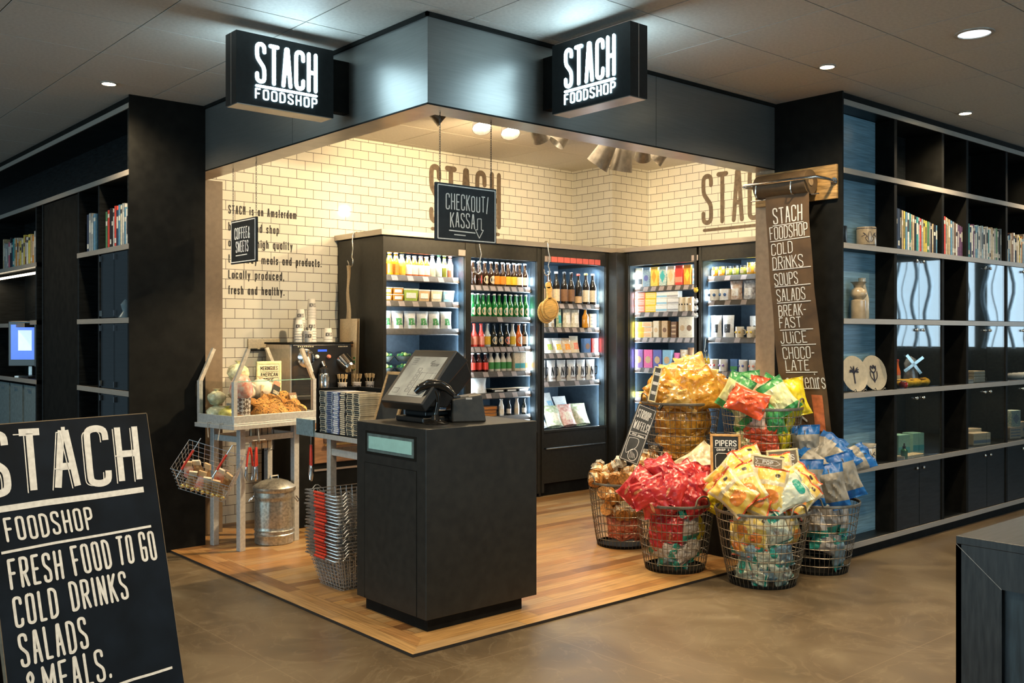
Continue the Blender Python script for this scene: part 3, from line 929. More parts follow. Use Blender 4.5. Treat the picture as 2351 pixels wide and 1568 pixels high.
# ------------------------------------------------------------------ built-in bookcases left and right
KNOB = M('polished_steel_knob', (.75, .75, .76), .12, 1., noise=0)
DAYLITBACK = M('daylit_black_grained_back', (.20, .35, .45), .30, noise=.14, scale=5, stretch=(1, 1, 24), bump=.04, spec=.7)  # black wood whose blue daylight sheen is put into the base colour
def shelf(parent, x0, x1, y0, y1, zt, axis, th=.036, name='shelf'):
    """shelf board whose pale metal edge faces the hall; axis 'y': front at y0 facing -y, axis 'x': front at x0 facing -x"""
    m = MB()
    if axis == 'y': m.box(x0, x1, y0 + .006, y1, zt - th, zt)
    else: m.box(x0 + .006, x1, y0, y1, zt - th, zt)
    s = m.build(name, BLACKWOOD, parent)
    m = MB()
    if axis == 'y': m.box(x0, x1, y0 - .002, y0 + .006, zt - th, zt)
    else: m.box(x0 - .002, x0 + .006, y0, y1, zt - th, zt)
    m.build('edge_trim', TRIM, s)
    return s
# right: front plane y=-.29, bays along x
RB = empty('built_in_bookcase', 'black built-in bookcase with pale shelf edges right of the shop', 'bookcase', (0, 0, 0))
RY, RD = -.29, .02
RX = [3.256, 3.94, 4.66, 5.07, 5.80, 6.55, 7.3, 8.2]
m = MB(); m.box(3.25, 8.3, .0, .03, 0, CZ); m.build('back_panel', BLACKWOOD, RB)
m = MB(); m.box(3.258, 3.936, -.142, .0, .07, 3.02); m.build('daylit_back_panel', DAYLITBACK, RB)
for x in RX[1:]:
    m = MB(); m.box(x - .004, x + .034, RY + .004, 0, .07, 3.02); m.build('upright', BLACK, RB)
m = MB(); m.box(3.258, 8.3, RY + .03, 0, 0, .066); m.build('toe_kick', BLACK, RB)
m = MB(); m.box(3.258, 8.3, RY + .02, 0, 3.06, CZ); m.build('top_filler', BLACK, RB)
for z in (3.059, 2.606, 2.109, 1.607, 1.111, .600, .102):
    shelf(RB, 3.258, 8.3, RY, 0, z, 'y')
def doors(parent, x0, x1, z0, z1, mat, y=RY):
    mid = (x0 + x1) / 2
    for a, b, kx in ((x0, mid - .003, mid - .05), (mid + .003, x1, mid + .05)):
        m = MB(); m.box(a, b, y + .010, y + .016, z0, z1)
        d = m.build('glass_door' if mat is DGLASS else 'black_door', mat, parent)
        m = MB(); m.ball((kx - .0, y + .001, z1 - .035), .012, 8); m.cyl((kx, y + .001, z1 - .035), (kx, y + .012, z1 - .035), .005, n=6); m.build('knob', KNOB, d, smooth=60)
for a, b in ((3.98, 4.65), (5.11, 5.79), (5.84, 6.54), (6.59, 7.29)):
    for z0, z1 in ((1.611, 2.070), (1.115, 1.568), (.604, 1.072)):
        doors(RB, a, b, z0, z1, DGLASS)
    doors(RB, a, b, .106, .560, BLACKWOOD)
# left: front plane x=-.28, bays along y (seen from the right end to the far left)
LB = empty('built_in_bookcase', 'black built-in bookcase with pale shelf edges left of the shop', 'bookcase', (0, 0, 0))
LX = -.28
m = MB(); m.box(.02, .05, 2.9, 8.2, 0, CZ); m.build('back_panel', BLACKWOOD, LB)
for y in (2.905, 3.50, 3.96, 4.89, 5.08, 6.6):
    m = MB(); m.box(LX + .004, .02, y, y + .03, .07, 2.57 if y not in (2.905,) else 3.02); m.build('upright', BLACKWOOD, LB)
m = MB(); m.box(LX + .01, LX + .03, 3.99, 4.885, .02, 2.565); m.build('tall_black_door', BLACK, LB)
m = MB(); m.box(LX + .02, .02, 2.9, 8.2, 3.06, CZ); m.build('top_filler', BLACK, LB)
m = MB(); m.box(LX + .03, .02, 2.9, 8.2, 0, .066); m.build('toe_kick', BLACK, LB)
for z in (3.056, 2.609): shelf(LB, LX, .02, 2.9, 8.2, z, 'x')
for z in (2.111, 1.614, 1.118, .60): shelf(LB, LX, .02, 2.9, 3.99, z, 'x')
shelf(LB, LX, .02, 5.08, 6.6, 2.107, 'x')
for z0, z1 in ((1.62, 2.07), (1.122, 1.575), (.604, 1.078)):
    for a, b in ((2.93, 3.21), (3.22, 3.50)):
        m = MB(); m.box(LX + .010, LX + .016, a, b, z0, z1); d = m.build('glass_door', DGLASS, LB)
        for zz in (z0 + .03, z1 - .03):
            m = MB(); m.box(LX - .002, LX + .012, b - .03, b - .015, zz - .02, zz + .02); m.build('hinge', KNOB, d)
# the computer niche of the left bookcase
m = MB(); m.box(LX + .03, LX + .06, 5.1, 6.6, 2.02, 2.035); m.build('light_strip', M('warm_light_strip', (1, 1, 1), .3, noise=0, emit=(1, .85, .6), es=6), LB)
shelf(LB, LX, .02, 5.08, 5.26, 1.62, 'x')
shelf(LB, LX, .02, 5.45, 6.6, 1.60, 'x')
shelf(LB, LX - .0, .02, 5.08, 6.6, 1.118, 'x')
PANELB = M('pale_blue_grey_panel', (.16, .21, .22), .45, noise=.1)
for a, b in ((5.13, 5.50), (5.56, 5.95), (6.0, 6.4)):
    m = MB(); m.box(LX + .015, LX + .035, a, b, .10, 1.06); d = m.build('cupboard_door', PANELB, LB)
    m = MB(); m.box(LX + .005, LX + .017, (a + b) / 2 - .05, (a + b) / 2 + .05, 1.015, 1.03); m.build('catch', KNOB, d)
lamp('niche_light', 'AREA', (-.18, 5.8, 2.0), 4, WARM2, 1.3, (-.15, 5.8, 0), .05)
# two touch screens on the niche desk
def make_screen():
    r = empty('touch_screen', '', 'screen')
    m = MB(); m.box(-.015, .02, -.15, .15, .10, .50); b = m.build('bezel', BLK, r, bev=.006)
    m = MB(); m.box(-.017, -.015, -.125, .125, .16, .47, 0); m.box(-.018, -.017, -.06, .06, .24, .42, 1)
    m.build('display', [M('blue_display', (.02, .05, .3), .2, noise=.2, scale=9, emit=(.03, .12, .75), es=1.1), M('white_window_on_display', (.6, .7, .8), .2, emit=(.55, .68, .85), es=.9)], r)
    m = MB(); m.bar((.03, 0, .32), (.10, 0, .22), .03, .05); m.bar((.10, 0, .24), (.10, 0, .012), .03, .04); m.box(0, .16, -.1, .1, 0, .014); m.build('stand', GALV, r)
    return r
spawn('scr', make_screen, (-.21, 5.66, 1.118), (0, 0, math.radians(50)), 'touch screen showing a white page on blue, facing out at far left')
spawn('scr', make_screen, (-.10, 5.26, 1.118), (0, 0, math.radians(52)), 'touch screen half hidden behind the upright at left')
m = MB(); m.box(-.26, -.14, 5.40, 5.80, 1.118, 1.132)
for i in range(4): m.box(-.255 + i * .028, -.232 + i * .028, 5.42, 5.78, 1.132, 1.138)
tag(m.build('keyboard', BLK), 'black keyboard lying below the touch screens at left', 'keyboard')

# small warm lamps under the shelves of the glazed bays
for a, b in ((3.98, 4.65), (5.11, 5.79), (5.84, 6.54)):
    for z in (1.568, 1.072):
        lamp('cabinet_lamp', 'AREA', ((a + b) / 2, -.15, z - .004), 2.2, WARM2, .30, ((a + b) / 2, -.15, 0), .04)
# ------------------------------------------------------------------ books
BOOKC = {'white': (.72, .72, .68), 'navy': (.03, .05, .10), 'black': (.015, .015, .02), 'tan': (.50, .38, .22), 'cream': (.68, .62, .48), 'blue': (.12, .28, .42), 'teal': (.05, .30, .30),
         'red': (.62, .06, .04), 'yellow': (.68, .55, .10), 'green': (.08, .22, .10), 'grey': (.34, .36, .36), 'brown': (.22, .12, .06), 'purple': (.20, .10, .20), 'orange': (.65, .28, .06), 'pale blue': (.38, .55, .64), 'pink': (.62, .14, .20)}
def book_mats(c):
    n = 'book_cover_' + c.replace(' ', '_')
    return M(n, BOOKC[c], .5, noise=.12, scale=40)
PAGES = M('book_pages', (.72, .66, .52), .8, noise=.1, scale=90, stretch=(14, .2, .2))
BANDS = [M('spine_band_light', (.72, .70, .62), .6), M('spine_band_dark', (.04, .04, .05), .6)]
def make_book(c, w, h, d, band):
    def f():
        m = MB(); m.box(-w / 2, w / 2, 0, d, 0, h)
        # spine towards -y: cover shell, page block slightly inset, spine bands
        m = MB(); m.box(-w / 2, -w / 2 + .002, 0, d, 0, h); m.box(w / 2 - .002, w / 2, 0, d, 0, h); m.box(-w / 2, w / 2, 0, .002, 0, h)
        o = m.build('book', book_mats(c)); o['category'] = 'book'
        m = MB(); m.box(-w / 2 + .002, w / 2 - .002, .002, d - .004, .003, h - .004); m.build('page_block', PAGES, o)
        m = MB()
        t = (band * 37 + int(h * 1000) * 7 + int(w * 1e4)) % 5
        z0, z1 = ((.50, .82), (.62, .74), (.30, .80), (.80, .90), (.10, .22))[t]
        m.box(-w * (.20 if t == 2 else .36), w * (.20 if t == 2 else .36), -.0006, .0005, h * z0, h * z1)
        m.build('spine_title', BANDS[band], o)
        return o
    return f
def books(cols, start, step_total, z, along, place, group, hr, seed):
    along = along_r(-.26)
    R = random.Random(seed)
    W = [R.uniform(.7, 1.3) for _ in cols]
    k = step_total / sum(W)
    pos = start
    cnt = {}
    for i, c in enumerate(cols):
        w = W[i] * k - .002
        h = R.uniform(*hr) if not isinstance(hr, list) else hr[i]
        pos += W[i] * k / 2
        cnt[c] = cnt.get(c, 0) + 1
        key = ('bk', c, round(w, 3), round(h, 2))
        bd = 1 if sum(BOOKC[c]) > 1.1 else 0
        lab = '%s book, %s from left %s' % (c, ORD[i + 1], place)
        o = spawn(key, make_book(c, w, h, .15, bd), along(pos, z), ROTB[0], lab, group)
        pos += W[i] * k / 2
ROTB = [(0, 0, 0)]
def along_r(y): return lambda p, z: (p, y, z + .0005)
B1 = 'white navy navy black tan yellow blue white teal cream tan black teal white red grey yellow yellow green grey black tan black blue'.split()
books(B1, 3.98, .66, 2.109, 'x', 'in the first wide bay of the right bookcase', 'books on the right bookcase', [.30 - .0037 * i for i in range(24)], 1)
for o in []: pass
B2 = 'red red cream tan tan blue grey brown white purple purple purple'.split()
books(B2, 4.70, .36, 2.109, 'x', 'in the narrow bay of the right bookcase', 'books on the right bookcase', [.30 - .006 * i for i in range(12)], 2)
B3 = 'white grey teal navy white purple white blue pale_blue white grey pale_blue white grey white teal white tan cream grey green white black grey'.replace('pale_blue', 'pale~').split()
B3 = [c.replace('pale~', 'pale blue') for c in B3]
books(B3, 5.11, .67, 2.109, 'x', 'in the second wide bay of the right bookcase', 'books on the right bookcase', [.245 + .012 * (i % 3) for i in range(24)], 3)
B4 = 'white red white blue navy tan brown white black tan cream yellow white orange blue grey red'.split()
books(B4, 5.84, .45, 2.109, 'x', 'in the rightmost visible bay of the right bookcase', 'books on the right bookcase', (.21, .26), 4)
ROTB[0] = (0, 0, -math.pi / 2)
# left bookcase: left in the picture is larger y
def along_l(p, z): return (-.24, 10 - p, z + .0005)
_al = along_l
def books_l(cols, y_left, total, z, place, hr, seed):
    global along
    R = random.Random(seed)
    W = [R.uniform(.7, 1.3) for _ in cols]; k = total / sum(W); y = y_left
    for i, c in enumerate(cols):
        w = W[i] * k - .002; h = R.uniform(*hr); y -= W[i] * k / 2
        spawn(('bk', c, round(w, 3), round(h, 2)), make_book(c, w, h, .15, 1 if sum(BOOKC[c]) > 1.1 else 0), (-.25, y, z + .0005), (0, 0, -math.pi / 2), '%s book, %s from left %s' % (c, ORD[i + 1], place), 'books on the left bookcase')
        y -= W[i] * k / 2
books_l('navy grey grey blue'.split(), 3.86, .20, 2.111, 'in the group of four on the left bookcase', (.26, .29), 5)
books_l('green red black black white red navy blue cream grey blue white blue'.split(), 3.45, .50, 2.111, 'in the group beside the left end wall', (.24, .30), 6)
books_l('tan grey grey grey pink black navy teal cream orange cream orange yellow cream yellow brown white yellow tan orange grey grey'.split(), 6.28, 1.14, 2.107, 'above the touch screens', (.22, .29), 7)
# ------------------------------------------------------------------ refrigerated display coolers
STRIPL = M('cooler_led_strip', (1, 1, 1), .3, noise=0, emit=(.80, .92, 1), es=14)
TAGL = M('shelf_price_tag', (.30, .25, .23), .5, noise=.05)
TAGR = M('red_header_tag', (.62, .12, .10), .5, noise=.05)
RAIL = M('dark_price_rail', (.055, .047, .038), .5)
COOLERS = {}
def cooler(key, label, loc, rot, w, shelves, zlow, tags, D=.69):
    r = empty('display_cooler', label, 'cooler', loc, rot, 'open display coolers along the shop walls')
    m = MB(); m.box(.035, w - .035, D - .02, D, .05, 2.29); m.build('back_liner', NAVY, r)
    for a in (0, w - .03):
        m = MB(); m.box(a, a + .03, .0, D, .05, 2.29); s = m.build('side_panel', COOL, r)
    for a in (.03, w - .034):
        m = MB(); m.box(a, a + .004, .02, D - .02, zlow, 2.165); m.build('side_liner', NAVY, r)
    m = MB(); m.box(.03, w - .03, .004, .05, 2.165, 2.295); m.build('header_panel', COOL, r, bev=.003)
    m = MB(); m.box(.03, w - .03, .05, D - .02, 2.20, 2.29); m.build('ceiling_liner', NAVY, r)
    m = MB(); m.box(.03, w - .03, .004, D - .02, .13, zlow - .155); lp = m.build('lower_panel', COOL, r, bev=.003)
    m = MB(); m.box(.03, w - .03, .006, D - .02, zlow - .145, zlow); m.box(.03, w - .03, -.002, .03, zlow - .004, zlow + .02); m.build('front_lip', COOL, r, bev=.003)
    m = MB(); m.box(.02, w - .02, .03, D - .02, .02, .125); m.build('plinth', BLACK, r)
    m = MB(); m.tube([(.05, -.004, zlow - .15), (w - .05, -.004, zlow - .15)], .008, 8); m.build('handle_rail', M('steel_rail', (.45, .5, .52), .25, .9), r)
    m = MB(); m.box(.06, w - .06, .10, .125, 2.188, 2.199); m.build('light_strip', STRIPL, r)
    for si, z in enumerate(shelves):
        m = MB(); m.box(.04, w - .04, .09, D - .03, z - .018, z); s = m.build('shelf', M('dark_wire_shelf', (.10, .12, .13), .4, .4), r)
        m = MB(); m.hexa([(.04, .074, z - .05), (w - .04, .074, z - .05), (w - .04, .09, z - .018), (.04, .09, z - .018), (.04, .064, z - .042), (w - .04, .064, z - .042), (w - .04, .086, z + .004), (.04, .086, z + .004)]); m.build('price_rail', RAIL, s)
        n, a0, a1 = tags[si] if si < len(tags) else (0, 0, 1)
        for k in range(n):
            x = .06 + (w - .17) * (a0 + (a1 - a0) * (k / max(1, n - 1)))
            m = MB(); m.slab((x, .0645 - .001, z - .043), (1, 0, 0), (0, .42, .9), (0, -1, 0), .058, .046, .0012); m.build('price_tag', TAGL, s)
    COOLERS[key] = (Matrix.Translation(loc) @ Euler(rot).to_matrix().to_4x4(), w, rot)
    # cold lamps: header strip and two slim uprights
    mw = COOLERS[key][0]
    def L(name, p, q, e, sx, sy):
        a, b = mw @ Vector(p), mw @ Vector(q)
        o = lamp(name, 'AREA', a, e, (.74, .89, 1.0), sx, b, sy)
        return o
    o = L('cooler_lamp', (w / 2, .115, 2.145), (w / 2, .36, 1.0), 11.0, w - .16, .03)
    o.rotation_euler = (mw.to_3x3() @ Matrix.Rotation(math.radians(20), 3, 'X')).to_euler()
    for x, dx in ((.045, 1), (w - .045, -1)):
        a = mw @ Vector((x, .082, 1.35))
        o = lamp('cooler_lamp', 'AREA', a, 11, (.74, .89, 1.0), .025, None, 1.5)
        dirv = mw.to_3x3() @ Vector((dx * .75, .66, 0))
        z = -dirv.normalized(); yv = Vector((0, 0, 1)); xv = yv.cross(z).normalized()
        o.rotation_euler = Matrix((xv, yv, z)).transposed().to_euler()
    return r
FY = 2.83
SH1 = [1.985, 1.775, 1.545, 1.18, .93]
SH2 = [1.93, 1.656, 1.39, 1.17, .98, .77]
SH3 = [1.79, 1.565, 1.322, 1.058]
SH4 = [1.96, 1.715, 1.47, 1.178, .885]
SH5 = [2.025, 1.806, 1.472, 1.17, .90]
cooler('c1', 'juice cooler, leftmost open cooler with salad cups behind the till', (1.70, FY, 0), (0, 0, 0), .865, SH1, .61, [(5, .1, 1), (6, 0, 1), (0, 0, 1), (0, 0, 1)])
cooler('c2', 'beer cooler, second open cooler from left, full of bottles', (2.565, FY, 0), (0, 0, 0), .83, SH2, .61, [(9, 0, 1), (1, .5, 1), (10, 0, 1), (5, 0, 1), (4, .3, 1)])
cooler('c3', 'wine cooler, open cooler with white snack bags left of the corner post', (3.42, FY, 0), (0, 0, 0), .88, SH3, .60, [(7, 0, 1), (8, 0, 1), (8, 0, 1), (4, .05, .9)])
cooler('c4', 'chocolate cooler, open cooler with coloured boxes right of the corner post', (4.43, 2.715, 0), (0, 0, -math.pi / 2), .86, SH4, .61, [(8, 0, 1), (7, 0, 1), (9, 0, 1), (6, 0, .8), (3, 0, .4)], .61)
cooler('c5', 'jar cooler, open cooler with jars and mugs beside the right jamb', (4.43, 1.83, 0), (0, 0, -math.pi / 2), .86, SH5, .61, [(5, 0, 1), (5, 0, 1), (4, .1, 1), (3, .2, 1)], .61)
m = MB(); m.box(4.30, 4.43, 2.72, 2.83, .02, 2.295); m.box(4.43, 5.055, 2.72, 2.975, .02, 2.295)
tag(m.build('corner_post', COOL, bev=.003), 'dark corner post between the two rows of coolers', 'corner post')
m = MB(); m.box(3.395, 3.42, FY + .01, FY + .6, .02, 2.29)
tag(m.build('filler_strip', COOL), 'dark filler strip between the second and third coolers', 'filler strip')
m = MB(); m.box(4.44, 5.05, .42, .965, .02, 2.29)
tag(m.build('end_cabinet', COOL), 'dark end cabinet beyond the last cooler, hidden by the right jamb', 'cabinet')
# steel cornice running over all coolers
m = MB(); m.box(1.672, 4.45, FY - .02, 3.54, 2.297, 2.342); m.box(4.405, 5.06, .41, FY - .02, 2.297, 2.342)
tag(m.build('steel_cornice', STEEL, bev=.002), 'steel cornice strip running along the top of all coolers', 'cornice')
# red tags on the third cooler's header
MW3, w3, _ = COOLERS['c3']
for k in range(9):
    m = MB(); m.box(0, .075, -.002, 0, 0, .05)
    o = m.build('header_tag', TAGL if k == 0 else TAGR)
    o.location = MW3 @ Vector((.04 + k * .082, .003, 2.17))
    tag(o, ('beige' if k == 0 else '%s red' % ORD[k]) + ' price tag from left above the wine bottles', 'price tag', 'tags above the wine')
for key, x in (('c1', .76), ('c4', .80)):
    m = MB(); m.box(0, .075, -.002, 0, 0, .05)
    o = m.build('header_tag', TAGL); o.location = COOLERS[key][0] @ Vector((x, .003, 2.172)); o.rotation_euler = COOLERS[key][2]
    tag(o, 'beige price tag on the header of the ' + ('leftmost cooler' if key == 'c1' else 'cooler with chocolate boxes'), 'price tag')

# ------------------------------------------------------------------ products
def flatm(n, c, r=.45, **k): return M('pack_' + n, c, r, noise=.06, scale=70, **k)
PK = {n: flatm(n, c) for n, c in dict(white=(.80, .80, .76), cream=(.74, .64, .46), orange=(.80, .30, .03), red=(.65, .05, .03), yellow=(.85, .58, .05), blue=(.07, .16, .36), teal=(.05, .36, .38),
      green=(.06, .30, .08), lime=(.40, .55, .10), brown=(.22, .11, .05), black=(.02, .02, .02), pink=(.80, .16, .36), purple=(.28, .16, .44), indigo=(.12, .14, .38), sky=(.28, .52, .66), tan=(.62, .42, .22), grey=(.40, .40, .40), olive=(.24, .24, .04), amber=(.62, .27, .03), coral=(.78, .26, .16)).items()}
LIQ = {n: M('liquid_' + n, c, .08, noise=.04, coat=.4) for n, c in dict(orangejuice=(.90, .42, .02), paleorange=(.92, .60, .12), bloodorange=(.85, .16, .02), beer=(.030, .013, .006), greenglass=(.01, .16, .035), redsoda=(.75, .08, .06), pinksoda=(.80, .20, .16), yellow=(.88, .62, .10), cola=(.045, .008, .006),
        clear=(.62, .72, .74), olive=(.26, .28, .04), rose=(.75, .28, .22), wine=(.012, .010, .008), amber=(.55, .24, .02), honey=(.78, .42, .05), milky=(.76, .74, .64), darkglass=(.014, .018, .016)).items()}
CLEARP = M('clear_plastic_lid', (.74, .78, .78), .12, noise=.05, coat=.6)
MOTT = {}
def mottle(n, a, b, scale=38, rough=.35):
    if n not in MOTT: MOTT[n] = M('mottled_' + n, a, rough, noise=.5, scale=scale, col2=b, bump=.2)
    return MOTT[n]
def bottle(liq, lab, cap, r=.03, h=.235, neck=.011, sh=.55, labz=(.12, .42), shape='band', kind='bottle'):
    def f():
        o = empty(kind, '', kind)
        m = MB(); m.lathe([(r * .92, 0), (r, .006), (r, h * sh), (r * .8, h * (sh + .08)), (neck * 1.15, h * (sh + .22)), (neck, h * .93), (neck * 1.2, h * .935), (neck * 1.2, h * .96)], (0, 0, 0), 12); m.build('body', LIQ[liq], o, smooth=45)
        m = MB(); m.lathe([(neck * 1.3, h * .945), (neck * 1.3, h), (neck * 1.1, h * 1.006)], (0, 0, 0), 10); m.build('cap', PK[cap], o, smooth=45)
        m = MB(); z0, z1 = h * labz[0], h * labz[1]
        if shape == 'band': m.lathe([(r * 1.012, z0), (r * 1.012, z1)], (0, 0, 0), 12, capb=False, capt=False)
        else:
            pts = []
            zc, hz = (z0 + z1) / 2, (z1 - z0) / 2
            n = 4 if shape == 'diamond' else 12
            for k in range(n):
                an = 2 * math.pi * k / n
                a = math.cos(an) * .95
                pts.append((r * 1.02 * math.sin(a), -r * 1.02 * math.cos(a), zc + hz * math.sin(an)))
            m.add([(0, -r * 1.06, zc)] + pts, [(0, 1 + k, 1 + (k + 1) % n) for k in range(n)])
        m.build('label', PK[lab], o)
        return o
    return f
def carton(col, acc, w, h, d, art='disc', top=None):
    def f():
        o = empty('box', '', 'box')
        m = MB(); m.box(-w / 2, w / 2, 0, d, 0, h); m.build('carton', PK[col] if col in PK else MOTT[col], o, bev=.002)
        m = MB()
        if art == 'disc': m.lathe([(.001, 0), (min(w, h) * .33, 0)], (0, 0, 0), 14, capb=False, capt=False); m.v = [(x, -.0008, h * .45 + y) for x, y, z in m.v]
        elif art == 'band': m.box(-w / 2 * .98, w / 2 * .98, -.0012, 0, h * .15, h * .42)
        elif art == 'diam': m.add([(0, -.001, h * .16), (w * .36, -.001, h * .5), (0, -.001, h * .84), (-w * .36, -.001, h * .5)], [(0, 1, 2, 3)])
        elif art == 'lines':
            for q in (.2, .45, .7): m.box(-w * .42, w * .42, -.0012, 0, h * q, h * (q + .1))
        m.build('printed_panel', PK[acc], o)
        return o
    return f
def pouch(col, acc, w, h, t, name='bag', open_top=False, cat='bag', art=True):
    def f():
        o = empty(name, '', cat)
        def half(s):
            def g(u, v):
                x = (u - .5) * w * (1 - .10 * math.sin(math.pi * v))
                th = t / 2 * (1 - abs(2 * u - 1) ** 2.5) * (1 - v ** 2.2) * (1 + .12 * math.sin(17 * u + 9 * v))
                return (x, t / 2 + s * (th + .001), v * h)
            return g
        m = MB(); m.grid(half(-1), 8, 8); m.grid(half(1), 8, 8, flip=True); m.build('bag_body', PK[col] if col in PK else MOTT[col], o, smooth=70)
        if art:
            m = MB(); g = half(-1)
            m.grid(lambda u, v: (lambda p: (p[0], p[1] - .0016, p[2]))(g(.22 + u * .56, .22 + v * .38)), 5, 5); m.build('printed_panel', PK[acc] if acc in PK else MOTT[acc], o, smooth=70)
        return o
    return f
def jar(liq, cap, r, h):
    def f():
        o = empty('jar', '', 'jar')
        m = MB(); m.lathe([(r * .95, 0), (r, .005), (r, h * .72), (r * .85, h * .8)], (0, 0, 0), 14); m.build('glass_body', LIQ[liq], o, smooth=45)
        m = MB(); m.lathe([(r * .9, h * .8), (r * .9, h)], (0, 0, 0), 14); m.build('lid', PK[cap], o, smooth=45)
        m = MB(); m.add([(x * r * .6, -r * 1.03 + (.0 if abs(x) < 1 else r * .18), z) for x in (-1, 0, 1) for z in (h * .2, h * .6)], [(0, 2, 3, 1), (2, 4, 5, 3)]); m.build('label', PK['cream'], o)
        return o
    return f
def tub(col, lid, w, h, d, name='food_tub'):
    def f():
        o = empty(name, '', 'tub')
        a, b = w / 2 * .86, w / 2
        m = MB(); m.hexa([(-a, d * .07, 0), (a, d * .07, 0), (a, d * .93, 0), (-a, d * .93, 0), (-b, 0, h * .88), (b, 0, h * .88), (b, d, h * .88), (-b, d, h * .88)]); m.build('tub_body', PK[col] if col in PK else MOTT[col], o)
        m = MB(); m.box(-b * 1.03, b * 1.03, -.003, d + .003, h * .88, h); m.build('lid', lid if not isinstance(lid, str) else PK[lid], o, bev=.003)
        m = MB(); m.box(-a * .8, a * .8, -.0015 + d * .03, d * .1, h * .25, h * .7); m.build('label', PK['white'], o)
        return o
    return f
def can(col, acc, r, h, name='tin', handle=False):
    def f():
        o = empty(name, '', name)
        m = MB(); m.lathe([(r, 0), (r, h), (r * .93, h + .002)], (0, 0, 0), 14); m.build('body', PK[col], o, smooth=45)
        m = MB()
        for q in (-.5, .5):
            m.ball((r * 1.0 * math.sin(q), -r * 1.0 * math.cos(q), h * .5), r * .28, 8)
        m.build('printed_motif', PK[acc], o, smooth=60)
        if handle:
            m = MB(); m.tube([(r, 0, h * .75), (r * 1.55, 0, h * .7), (r * 1.6, 0, h * .35), (r, 0, h * .25)], .005, 6); m.build('handle', PK[col], o, smooth=60)
        return o
    return f
def bowl(fill):
    def f():
        o = empty('salad_bowl', '', 'salad')
        m = MB(); m.lathe([(.045, 0), (.075, .035), (.082, .045)], (0, 0, 0), 16); m.build('bowl', M('dark_clear_bowl', (.10, .11, .10), .15), o, smooth=50)
        m = MB()
        R = random.Random(4)
        for k in range(26):
            an, rr = R.uniform(0, 6.28), R.uniform(0, .062)
            m.ball((rr * math.cos(an), rr * math.sin(an), .045 + R.uniform(0, .018)), R.uniform(.010, .018), 6, R.choice([0, 0, 1, 2]))
        m.build('salad', [PK['green'], PK['lime'], PK[fill]], o)
        m = MB(); m.lathe([(.083, .046), (.076, .07), (.05, .083), (.001, .088)], (0, 0, 0), 16, capb=False, capt=False); m.build('domed_lid', GLASS, o, smooth=60)
        return o
    return f
PLACE = {'c1': 'juice cooler', 'c2': 'beer cooler', 'c3': 'wine cooler', 'c4': 'chocolate cooler', 'c5': 'jar cooler'}
SHN = ['top', 'second', 'third', 'fourth', 'fifth', 'bottom']
def row(ck, si, zs, x0, x1, items, y=.115, group=None, jit=.004, dz=0, tilt=0, sfx=''):
    """items: list of (desc, key, maker[, stack n, stack height]); spread evenly from x0 to x1 in the cooler's own frame"""
    mw, w, rot = COOLERS[ck]
    n = len(items)
    tot = {}
    for it in items: tot[it[0]] = tot.get(it[0], 0) + 1
    cnt = {}
    R = random.Random(ck + str(si))
    for i, it in enumerate(items):
        d, key, mk = it[:3]
        st, sh = it[3:5] if len(it) > 3 else (1, 0)
        cnt[d] = cnt.get(d, 0) + 1
        x = x0 + (x1 - x0) * ((i + .5) / n)
        where = '%s shelf of the %s' % (SHN[si], PLACE[ck]) if not sfx else sfx
        for s in range(st):
            if tot[d] > 1: lab = '%s %s from left, %s' % (ORD[cnt[d]], d, where)
            else: lab = '%s on the %s' % (d, where)
            if st > 1: lab = '%s %s%s, %s' % (['bottom', 'middle', 'top'][s] if st == 3 else ['lower', 'upper'][s], d, '' if tot[d] == 1 else ' in stack %d' % cnt[d] if False else ' of %s stack' % ORD[cnt[d]], where)
            p = mw @ Vector((x, y + R.uniform(-jit, jit), zs + .0008 + dz + s * sh))
            spawn(key, mk, p, (tilt, 0, rot[2] + R.uniform(-.05, .05)), lab, group or ('products on the %s shelf of the %s' % (SHN[si], PLACE[ck])))
# ---- leftmost cooler
OJ = ('orange juice bottle', 'oj', bottle('orangejuice', 'amber', 'white', .031, .185, .014, .62, (.1, .5)))
OP = ('pale orange juice bottle', 'op', bottle('paleorange', 'yellow', 'white', .031, .175, .014, .62, (.1, .45)))
BO = ('red juice bottle', 'bo', bottle('bloodorange', 'white', 'white', .031, .170, .014, .62, (.08, .55)))
row('c1', 0, SH1[0], .05, .80, [OJ, OJ, OJ, OP, BO, BO, BO, BO, ('cream milk bottle', 'mk', bottle('milky', 'cream', 'white', .030, .18, .013, .62)), ('clear tonic bottle', 'cl', bottle('clear', 'cream', 'green', .028, .19, .012, .55, (.5, .62))),
    ('olive green bottle with cream neck', 'ol', bottle('olive', 'cream', 'white', .027, .19, .012, .55, (.42, .58))), ('pink bottle with cream label', 'rs', bottle('rose', 'cream', 'white', .027, .185, .012, .6, (.34, .6)))], y=.13)
TA = ('amber dip tub', 'ta', tub('amber', CLEARP, .10, .055, .09))
row('c1', 1, SH1[1], .05, .27, [TA + (2, .056), TA + (2, .056)], y=.10)
row('c1', 1, SH1[1], .28, .80, [('wide tub with yellow and green label', 'tw', tub('lime', 'white', .145, .105, .11)), ('white and orange tub', 'to', tub('tan', CLEARP, .115, .10, .1)), ('white tub with purple base', 'tp', tub('cream', CLEARP, .115, .10, .1)), ('white tub with dark label', 'td', tub('sky', CLEARP, .115, .10, .1))], y=.10)
SC_ = ('white salad cup with leaf print', 'sc', pouch('white', 'green', .125, .150, .08, 'salad_cup', cat='salad cup'))
row('c1', 2, SH1[2], .045, .79, [SC_] * 6, y=.10)
SB = ('domed salad bowl', 'sb', bowl('purple'))
row('c1', 3, SH1[3], .04, .60, [SB + (2, .095)] * 3, y=.18)
